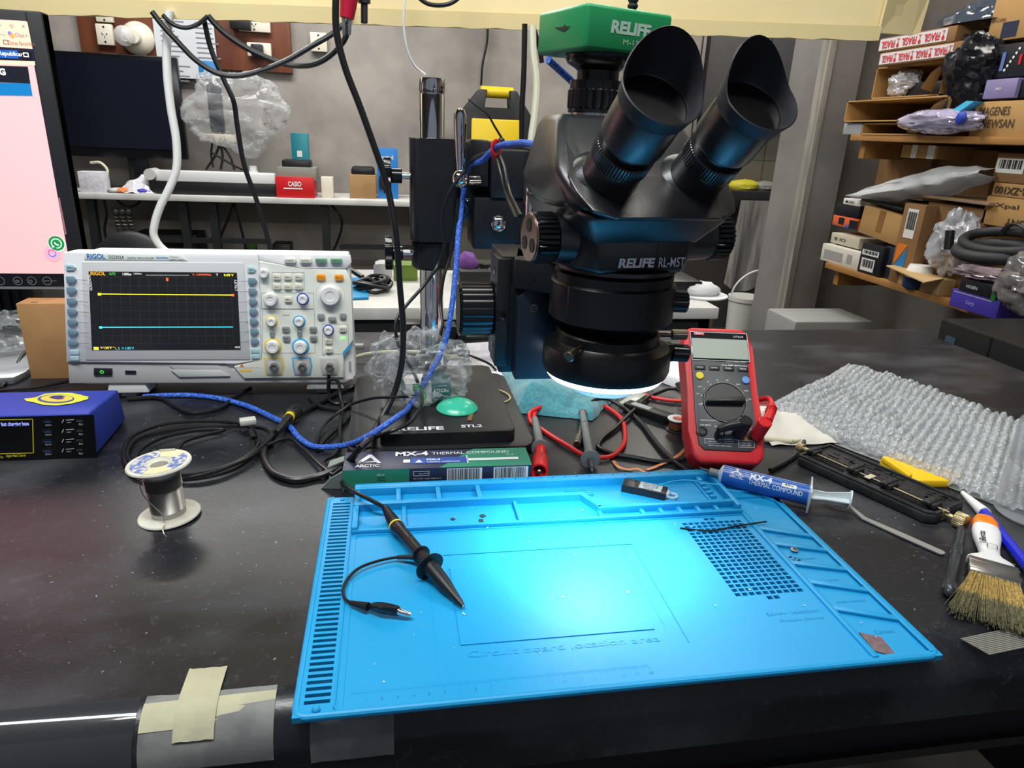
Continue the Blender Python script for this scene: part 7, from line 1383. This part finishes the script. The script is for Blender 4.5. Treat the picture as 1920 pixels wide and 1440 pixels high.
# black equipment right of the bench
e0 = Xp(1765, 596, 1.12); e1 = Xp(1920, 642, 1.12)
bq = T('black_amplifier', 'row of black metal equipment standing right of the bench under the shelves', 'equipment', (1.25, 1.1, FZ))
b = B(M('equipment_black', (13, 14, 17), .45)).at(-1.25, -1.1, -FZ); zt_ = e0.z; b.box(1.12, 1.42, .7, e0.y, FZ, zt_, .006); b.use(M('equip_seam', (4, 4, 5), .8))
for yy in (e0.y-.13, e0.y-.26): b.box(1.1185, 1.12, yy-.002, yy+.002, FZ, zt_-.004)
b.use(M('equip_light', (60, 80, 92), .3)).box(1.1185, 1.12, e0.y-.05, e0.y-.025, zt_-.075, zt_-.03); b.o('housing', bq)
# black ribbed unit behind the monitor
b = B(M('ribbed_black', (18, 19, 22), .5)); b.box(-1.2, -.58, 1.225, 1.26, FZ, .17, .004)
for k in range(40): b.box(-1.19+k*.015, -1.183+k*.015, 1.218, 1.225, .02, .16)
b.o('black_ribbed_panel', None, 'black ribbed panel standing behind the left monitor', 'panel')
b = B(BG); q = Zp(30, 640, .03); b.grid(blob((q.x, q.y, .045), (.05, .04), .03, .5, 6, 2.4, 0.0105), 30, 22); b.o('plastic_bag', None, 'crumpled plastic bag behind the silver monitor foot', 'plastic bag', ang=50)
cable('monitor_cable', [(0, 728, .004), (25, 700, .004), (40, 668, .012), (60, 650, .012), (70, 640, .004)], .002, CBK, 'thin black cable left of the plain brown carton')
cable('monitor_cable', [(-10, 733, .003), (60, 727, .003), (125, 715, .003), (190, 700, .003)], .0022, CBK, 'thin black cable lying behind the blue charging station')
cable('bench_cable', [(238, 748, .004), (290, 745, .004), (330, 762, .004), (365, 775, .004), (405, 768, .004), (440, 745, .004), (470, 728, .004)], .0028, CBK, 'black cable beside the blue braided one under the oscilloscope')
cable('bench_cable', [(580, 748, .004), (610, 765, .004), (640, 768, .004), (662, 748, .004), (690, 728, .004)], .0028, CBK, 'black cable curving under the right foot of the oscilloscope')
# ---------------------------------------------------------------- shelves on the right wall
XS = 1.45
BR = M('shelf_pine', (168, 122, 66), .6, c2=(150, 106, 56), ns=6, stretch=(3, .6, 3))
ZM, ZU = -0.022, 0.385
for z, nm, y0 in ((ZM, 'lower pine shelf board crowded with cartons on the right wall', 2.12), (ZU, 'upper pine shelf board crowded with cartons on the right wall', 2.12)):
    o = T('wall_shelf', nm, 'shelf', (1.7, 1.4, z-.018)); b = B(BR).at(-1.7, -1.4, -(z-.018)); b.box(XS, 1.95, .55, y0, z-.018, z, .001); b.o('board', o)
    for yy in (y0-.03, 1.1): b = B(BR).at(-1.7, -1.4, -(z-.018)); b.box(XS+.03, 1.94, yy-.012, yy+.012, z-.07, z-.018); b.o('bracket', o)
NR = dict(x=(0, -1, 0), up=(0, 0, 1))
def sbox(name, label, cat, px0, py0, px1, py1, m, z0, X=1.47, dep=.22, tilt=0, bev=.002, deco=None, group=None):
    pm = (py0+py1)/2; ya = Xp(px0, pm, X).y; yb = Xp(px1, pm, X).y; zt = Xp((px0+px1)/2, py0, X).z
    if z0 is None: z0 = Xp((px0+px1)/2, py1, X).z
    cy, w_, h_ = (ya+yb)/2, ya-yb, zt-z0
    b = B(m); b.box(-dep/2, dep/2, -w_/2, w_/2, 0, h_, bev)
    if deco: deco(b, -dep/2, w_, h_)
    o = b.o(name, None, label, cat, group, base=(0, 0, 0)); o.location = (X+dep/2, cy, z0); o.rotation_euler = (tilt, 0, 0); return o
def lab(c, y0, z0, w_, h_, txt=None, bars=False, flip=False, tc=None):
    def f(b, x, W, H):
        b.use(c).rect((x, W/2-y0*W, z0*H), w_*W, h_*H, off=.001, **NR)
        if bars:
            b.use(INKK)
            for k in range(12): b.rect((x, W/2-y0*W-w_*W*(.1+k*.068), (z0+h_*.3)*H), w_*W*(.02+.02*(k % 3)), h_*H*.6, off=.0018, **NR)
        if txt: b.use(tc or INKK).text(txt, (x, W/2-(y0+w_/2)*W, (z0+h_*.3)*H), h_*H*.4, w=w_*W*.8, al='c', off=.0018, **NR)
    return f
def chain(*fs): return lambda b, x, W, H: [f(b, x, W, H) for f in fs]
def word(t, y0, z0, w_, h_, c=INKK, flip=False, bold=.01):
    def f(b, x, W, H):
        if flip: b.use(c).text(t, (x, W/2-(y0+w_)*W, (z0+h_)*H), h_*H, (0, 1, 0), (0, 0, -1), w_*W, bold, off=.0015)
        else: b.use(c).text(t, (x, W/2-y0*W, z0*H), h_*H, (0, -1, 0), (0, 0, 1), w_*W, bold, off=.0015)
    return f
CB1 = M('carton_tan', (176, 138, 86), .8, c2=(164, 128, 78), ns=5); CB2 = M('carton_dark_tan', (134, 100, 64), .85, c2=(122, 90, 58), ns=5); WBX = M('carton_off_white', (204, 200, 190), .6); BBX = M('carton_black', (22, 24, 34), .4)
LW = M('label_white', (214, 214, 210), .6); DKI = M('faded_ink', (60, 48, 34), .7)
# lower shelf, from the left end
sbox('white_box', 'long off-white carton at the left end of the lower shelf', 'box', 1538, 464, 1612, 502, WBX, ZM, 1.46, deco=chain(lab(M('print_grey', (150, 150, 148), .6), .08, .2, .5, .5), lab(M('print_grey'), .7, .25, .12, .5)))
zt1 = Xp(1575, 462, 1.46).z
sbox('beige_box', 'beige carton lying on the long off-white carton', 'box', 1557, 441, 1612, 461, M('carton_beige', (188, 180, 160), .7), zt1+.001, 1.48, deco=word('B IO', .15, .35, .4, .3, DKI))
sbox('orange_box', 'orange and black carton on the beige carton', 'box', 1559, 406, 1608, 441, M('carton_orange', (214, 98, 58), .5), zt1+.056, 1.50, deco=chain(lab(BBX, .68, 0, .32, .8), lab(INKK, .25, .2, .22, .65), lab(M('blue_dot', (60, 90, 200), .5), .55, .02, .12, .25)))
sbox('black_box', 'small black carton on top of the orange one', 'box', 1566, 383, 1612, 406, BBX, Xp(1580, 406, 1.5).z+.001, 1.50)
sbox('white_label_box', 'tiny white carton topping the left stack of the lower shelf', 'box', 1581, 373, 1615, 383, LW, Xp(1580, 383, 1.5).z+.001, 1.50, deco=word('MUSIC', .15, .3, .5, .4))
sbox('black_labelled_box', 'black carton with two white labels on the lower shelf', 'box', 1612, 458, 1655, 507, BBX, ZM, 1.455, dep=.2, deco=chain(lab(LW, .08, .62, .75, .18, bars=True), lab(LW, .12, .1, .6, .42, bars=True)))
sbox('navy_box', 'dark navy carton right of the black labelled one', 'box', 1657, 462, 1682, 505, M('carton_navy_dark', (30, 34, 52), .5), ZM, 1.47)
zb_ = Xp(1640, 460, 1.46).z
sbox('tan_box', 'plain tan carton lying on the black labelled carton', 'box', 1610, 394, 1690, 455, CB1, zb_+.018, 1.47, tilt=math.radians(5), deco=lab(M('tape_brown', (140, 96, 52), .5), .42, .25, .14, .75))
sbox('black_laptop', 'thin black laptop lying on the tan carton', 'laptop', 1612, 380, 1694, 390, BLK, Xp(1650, 392, 1.47).z+.008, 1.48, tilt=math.radians(4))
lb2 = chain(lab(LW, .25, .58, .5, .36, bars=True), lambda b, x, W, H: (b.use(M('stripe_orange', (214, 118, 40), .5)).raw([(x-.001, W/2-.1*W, .22*H), (x-.001, W/2-.1*W, .5*H), (x-.001, W/2-.6*W, .5*H)], [(0, 2, 1)]), b.use(M('stripe_blue', (40, 120, 180), .5)).raw([(x-.001, W/2-.1*W, .2*H), (x-.001, W/2-.62*W, .2*H), (x-.001, W/2-.62*W, .46*H)], [(0, 2, 1)])))
sbox('file_carton', 'upright brown carton with barcode label and orange-blue flash', 'box', 1684, 381, 1724, 497, CB2, ZM, 1.46, deco=lb2)
sbox('file_carton', 'wide brown carton with barcode label next to the flash carton', 'box', 1726, 383, 1838, 500, CB2, ZM, 1.50, deco=lab(LW, .02, .62, .14, .32, bars=True))
sbox('long_board', 'long thin brown board lying across the upright brown cartons', 'board', 1697, 370, 1856, 380, M('board_brown', (150, 122, 96), .7), Xp(1770, 381, 1.46).z+.006, 1.48)
zq = Xp(1880, 425, 1.46).z
sbox('open_carton', 'tan carton standing behind the black ring at the right', 'box', 1830, 430, 1935, 490, CB1, ZM, 1.55)
sbox('brown_carton', 'brown carton with short bold upside-down lettering at the right frame edge', 'box', 1843, 372, 1960, 428, CB1, Xp(1880, 429, 1.5).z+.004, 1.50, deco=chain(word('SONY', .42, .08, .42, .24, DKI, True, .03), word('Xpal', .18, .6, .4, .2, DKI)))
sbox('brown_carton', 'slim brown carton with long upside-down lettering on the short-lettered one', 'box', 1860, 346, 1970, 371, CB1, Xp(1880, 372, 1.5).z+.004, 1.50, deco=word('DR-ZX100', .05, .2, .7, .55, DKI, True, .03))
sbox('barcode_box', 'brown carton with large barcode above the upside-down ones', 'box', 1864, 288, 1975, 345, CB2, Xp(1890, 346, 1.5).z+.004, 1.50, deco=lab(LW, .03, .32, .5, .5, bars=True))
sbox('brown_carton', 'dark brown carton behind the white bag, left of the pale one', 'box', 1642, 296, 1740, 372, CB2, None, 1.62)
sbox('brown_carton', 'brown carton behind the white bag, right under the shelf board', 'box', 1742, 280, 1862, 366, CB2, None, 1.64)
sbox('pale_carton', 'pale carton with white tape tucked under the upper shelf board', 'box', 1690, 272, 1757, 297, CB1, None, 1.52, deco=chain(lab(LW, .3, 0, .16, 1), lab(LW, .75, 0, .2, 1)))
b = B(M('white_bag_film', (226, 230, 234), .4, bump=.5, bs=30)); c0 = Xp(1740, 342, 1.5)
def wbf(u, v):
    px = 1612+255*u; cy = 368-44*u; hf = 2+27*max(0, math.sin(PI*min(1, u*.97+.01)))**.6*(.75+.35*u)+2*math.sin(u*13); py = cy+(2*v-1)*hf
    q = Xp(px, py, 1.50); return (1.47+.035*(2*v-1)**2+.02*noise.noise(Vector((u*7, v*4, 1)))-.02*math.sin(PI*v), q.y, q.z+.008*noise.noise(Vector((u*9, v*4, 8))))
b.grid(wbf, 50, 18, .004); b.o('white_bag', None, 'long white plastic bag lying over the lower shelf cartons', 'plastic bag', ang=50)
jr = T('white_jar', 'white jar with dark blue base on the lower shelf', 'jar', (1.47, Xp(1730, 485, 1.47).y, ZM)); 
b = B(M('jar_blue', (24, 52, 96), .4)); b.cyl((0, 0, 0), (0, 0, .03), .036, n=28, b=.003); b.o('base', jr); b = B(WHT); b.lathe([(.034, .03), (.034, .05), (.028, .065), (0, .066)], n=28); b.o('lid', jr)
b = B(M('flap_kraft', (190, 160, 112), .8)); P = [Xp(1660, 505, 1.43), Xp(1735, 523, 1.36), Xp(1772, 513, 1.46), Xp(1700, 495, 1.50)]; zf = ZM+.006
b.prism([(p.x, p.y) for p in P], ZM+.045, ZM+.048); b.box(1.455, 1.6, P[2].y, P[0].y-.03, ZM, ZM+.044, .002); b.o('flat_carton', None, 'low kraft carton with its flap folded out over the shelf edge', 'box')
b = B(film('bag_shelf', (190, 194, 204), .45, .8, .2, .6, 40)); q = Xp(1770, 455, 1.45); b.grid(blob((1.48, q.y, q.z), (.05, .075), .085, .6, 12, 2.4, ZM+.003), 40, 30); b.o('plastic_bag', None, 'crumpled grey plastic bag beside the white jar on the lower shelf', 'plastic bag', ang=50)
b = B(BLK); a = Xp(1782, 432, 1.42); c = Xp(1778, 468, 1.42); b.cyl(a, c, .011, n=16, b=.001); b.o('black_tube', None, 'short black tube standing out of the grey plastic bag', 'tube')
b = B(M('foam_ring_black', (34, 36, 40), .6)); q = Xp(1862, 487, 1.42)
b.tube([(q.x+.07*math.cos(t), q.y+.085*math.sin(t), q.z+.012*math.cos(t)+.02) for t in [2*PI*k/20 for k in range(21)]], .0145, 12, 3); b.tube([(q.x+.06*math.cos(t)+.01, q.y-.005+.10*math.sin(t), q.z+.045+.02*math.cos(t)) for t in [2*PI*k/20 for k in range(21)]], .012, 12, 3); b.o('black_hose_ring', None, 'black foam-covered ring lying on boxes at the right of the shelf', 'ring')
b = B(CBK); q = Xp(1896, 445, 1.46)
for k in range(3): b.tube([(1.47, q.y+.035*math.cos(t)+.004*k, q.z+.03*math.sin(t)) for t in [PI*j/8 for j in range(9)]], .003, 8, 3)
b.o('cable_bundle', None, 'small bundle of black cable standing above the black ring', 'cable')
sbox('black_green_box', 'black carton with green end under the black ring', 'box', 1797, 528, 1872, 556, BBX, None, 1.40, dep=.16, tilt=0, deco=chain(lab(M('print_green', (40, 120, 50), .5), .88, 0, .12, 1), word('HOSEN', .2, .4, .3, .22, LW)))
sbox('purple_box', 'violet blue carton under the black and green one at the shelf edge', 'box', 1780, 552, 1876, 578, M('carton_violet', (66, 52, 160), .5), ZM, 1.40, dep=.16, deco=chain(word('Garp', .35, .3, .18, .3, M('print_lilac', (150, 150, 220), .5)), lab(M('stripe_white', (170, 170, 190), .5), .05, .85, .8, .05)))
b = B(film('bag_dark', (120, 116, 116), .3, .8, .2, .7, 50)); q = Xp(1905, 545, 1.38); b.grid(blob((1.40, q.y-.02, q.z+.02), (.06, .085), .075, .5, 15, 2.4, ZM+.002), 40, 30); b.o('plastic_bag', None, 'dusty grey plastic bag at the right edge of the lower shelf', 'plastic bag', ang=50)
b = B(film('bag_pinkish', (200, 180, 196), .35, .8, .25, .6, 60)); q = Xp(1845, 515, 1.43); b.grid(blob((1.45, q.y, q.z), (.06, .09), .018, .5, 18, 3), 30, 20); b.o('plastic_bag', None, 'pinkish plastic bag squeezed under the black ring', 'plastic bag', ang=50)
# upper shelf
sbox('grey_box', 'small pale grey carton at the left end of the upper shelf', 'box', 1581, 231, 1615, 254, M('carton_pale_grey', (150, 152, 158), .7), ZU, 1.46, dep=.12)
def opencarton(px0, py0, px1, py1, z0, X, dep, label):
    pm = (py0+py1)/2; ya = Xp(px0, pm, X).y; yb = Xp(px1, pm, X).y; h_ = Xp((px0+px1)/2, py0, X).z-z0; w_ = ya-yb
    b = B(CB1); t = .004
    b.box(0, dep, -w_/2, w_/2, 0, t); b.box(0, dep, -w_/2, w_/2, h_-t, h_); b.box(0, dep, -w_/2, -w_/2+t, 0, h_); b.box(0, dep, w_/2-t, w_/2, 0, h_); b.use(CB2).box(dep-t, dep, -w_/2, w_/2, 0, h_); b.use(CB1)
    b.box(-.012, 0, -w_/2+.01, w_/2-.02, 0.0, .003); P = [(-.002, -w_/2, h_*.95), (-.045, -w_/2-.005, h_*.6), (-.04, -w_/2+.03, h_*.2), (-.002, -w_/2+.03, h_*.1)]
    b.raw(P, [(0, 1, 2, 3)]); b.raw([(x, y+.0015, z) for x, y, z in P], [(3, 2, 1, 0)])
    o = b.o('open_carton', None, label, 'box', base=(0, 0, 0)); o.location = (X, (ya+yb)/2, z0); return o
opencarton(1616, 230, 1740, 254, ZU, 1.46, .3, 'flat open carton lying on the upper shelf board, lowest of the open ones')
zo = Xp(1680, 229, 1.46).z
opencarton(1586, 184, 1776, 228, zo+.002, 1.46, .3, 'wide open carton in the middle of the upper shelf stack')
zo2 = Xp(1680, 183, 1.46).z
opencarton(1640, 120, 1768, 182, zo2+.003, 1.50, .3, 'open carton holding foil and black parts, highest of the open ones')
b = B(film('foil_film', (190, 190, 196), .2, .9, .15, .7, 60)); q = Xp(1680, 160, 1.5); b.grid(blob((1.53, q.y, zo2+.045), (.04, .06), .04, .5, 22, 3, zo2+.008), 34, 24); b.o('foil_bag', None, 'shiny grey bag in the highest open carton', 'bag', ang=45)
sbox('black_part', 'black flat electronic part in the highest open carton', 'part', 1690, 154, 1764, 180, BLK, zo2+.008, 1.52, dep=.1)
b = B(film('bag_lilac', (176, 170, 200), .3, .9, .15, .6, 50)); q = Xp(1760, 238, 1.44); b.grid(blob((1.44, q.y, ZU+.035), (.05, .15), .034, .35, 25, 2.4, ZU+.001), 44, 24); b.o('plastic_bag', None, 'lilac plastic bag lying on the upper shelf left of the lettered box', 'plastic bag', ang=50)
b = B(M('print_cobalt', (30, 60, 170), .5)); q = Xp(1798, 238, 1.40); b.ball((1.40, q.y, ZU+.04), .016, 12, 8, sc=(.5, 1, 1)); b.o('blue_disc', None, 'cobalt blue disc on the lilac plastic bag', 'disc')
b = B(M('folder_cyan', (70, 178, 214), .5)); P = [Xp(1766, 219, 1.43), Xp(1788, 217, 1.43), Xp(1826, 190, 1.43), Xp(1812, 189, 1.43)]; b.hexa(P+[p+Vector((.03, 0, .0)) for p in P]); b.o('cyan_folder', None, 'bright cyan folder leaning left of the lettered box', 'folder')
sbox('lettered_box', 'tan carton hand-lettered in black marker at the right of the upper shelf', 'box', 1824, 188, 1990, 254, CB1, ZU, 1.46, dep=.3, deco=chain(word('IMAGENES', .06, .60, .38, .24, DKI), word('NEWSAN', .14, .25, .38, .24, DKI)))
zl = Xp(1890, 187, 1.46).z
sbox('lilac_box', 'lilac carton lying on the lettered carton', 'box', 1846, 148, 1905, 184, M('carton_lilac', (130, 120, 162), .5), zl+.004, 1.46, dep=.2, deco=word('FIIO', .38, .42, .18, .14, LW)) 
sbox('dark_box', 'dark carton to the right of the lilac one, cut by the frame', 'box', 1907, 148, 1960, 186, BBX, zl+.004, 1.47, dep=.2)
def dotsd(b, x, W, H):
    b.use(LW)
    for k in range(6): b.dots((x, W/2-W*(.42-.028*k), H*(.82-.12*k)), H*.045, (-1, 0, 0), 14, .0015)
    b.dots((x, W/2-W*.58, H*.55), H*.09, (-1, 0, 0), 18, .0015); b.use(M('carton_red')).rect((x, W/2-W*.1, H*.35), W*.035, H*.4, off=.0015, **NR); b.use(M('print_steel_blue', (90, 110, 170), .5)).rect((x, W/2-W*.2, H*.2), W*.05, H*.55, off=.0015, **NR); b.use(M('carton_red')).rect((x, W/2-W*.45, H*.35), W*.035, H*.3, off=.0015, **NR)
sbox('dotted_box', 'black carton with a column of white dots on the lilac carton', 'box', 1854, 78, 1990, 146, BBX, Xp(1890, 147, 1.48).z+.003, 1.48, dep=.2, deco=dotsd)
sbox('top_carton', 'tan carton with dark blue patch at the top right corner', 'box', 1862, -30, 2000, 76, CB1, Xp(1890, 77, 1.5).z+.003, 1.50, dep=.2, deco=chain(lab(M('patch_navy', (24, 36, 62), .5), .2, .05, .22, .3), word('FEICHU', .02, .38, .2, .06, DKI, True)))
def blackbag(c, R, H, s, fl, name, label):
    b = B(M('bin_bag_black', (16, 17, 24), .22, bump=.6, bs=25)); b.grid(blob(c, R, H, .45, s, 2.6, fl), 44, 30); b.o(name, None, label, 'bag', ang=40)
q = Xp(1810, 137, 1.47); blackbag((1.50, q.y, q.z), (.06, .095), .105, 31, zo+.0, 'black_bag', 'shiny black plastic bag bulging left of the dotted carton')
FT = M('fragile_tape_white', (206, 202, 204), .5); FR = M('fragile_red', (196, 34, 48), .5)
def frag(n):
    def f(b, x, W, H):
        b.use(FT).rect((x, W/2-.0*W, .12*H), W*.9, .8*H, off=.001, **NR)
        for k in range(n):
            y0 = .03+k*.88/n; b.use(FR).text('FRAGIL', (x, W/2-(y0+.60/n)*W, .75*H), H*.52, (0, 1, 0), (0, 0, -1), W*.58/n, .02, off=.0022)
            yc_ = W/2-(y0+.73/n)*W; b.rect((x, yc_+W*.02, .74*H), W*.04, H*.05, off=.0022, **NR); b.rect((x, yc_+W*.002, .4*H), W*.006, H*.35, off=.0022, **NR); b.dots((x, yc_, .33*H), H*.14, (-1, 0, 0), 12, .0022)
    return f
z1_ = Xp(1720, 117, 1.47).z
sbox('fragile_box', 'flat carton sealed with red and white FRAGIL tape, lower of two', 'box', 1652, 88, 1802, 116, CB2, z1_+.002, 1.47, dep=.28, deco=frag(4))
sbox('fragile_box', 'flat carton sealed with red and white FRAGIL tape, upper of two', 'box', 1652, 60, 1790, 87, CB2, Xp(1720, 88, 1.47).z+.002, 1.48, dep=.28, deco=frag(3))
b = B(film('stretch_dark', (60, 70, 84), .2, .9, .15, .6, 30)); q = Xp(1800, 38, 1.48); b.grid(blob((1.55, q.y, q.z), (.07, .15), .055, .3, 41, 2, Xp(1720, 60, 1.48).z+.004), 40, 24); b.o('wrapped_parcel', None, 'dark film-wrapped parcel on the FRAGIL cartons', 'parcel', ang=40)
sbox('tall_carton', 'dark brown carton behind the FRAGIL pair at the wall', 'box', 1700, 50, 1865, 250, CB2, ZU, 1.80, dep=.12)
bpy.context.view_layer.update()
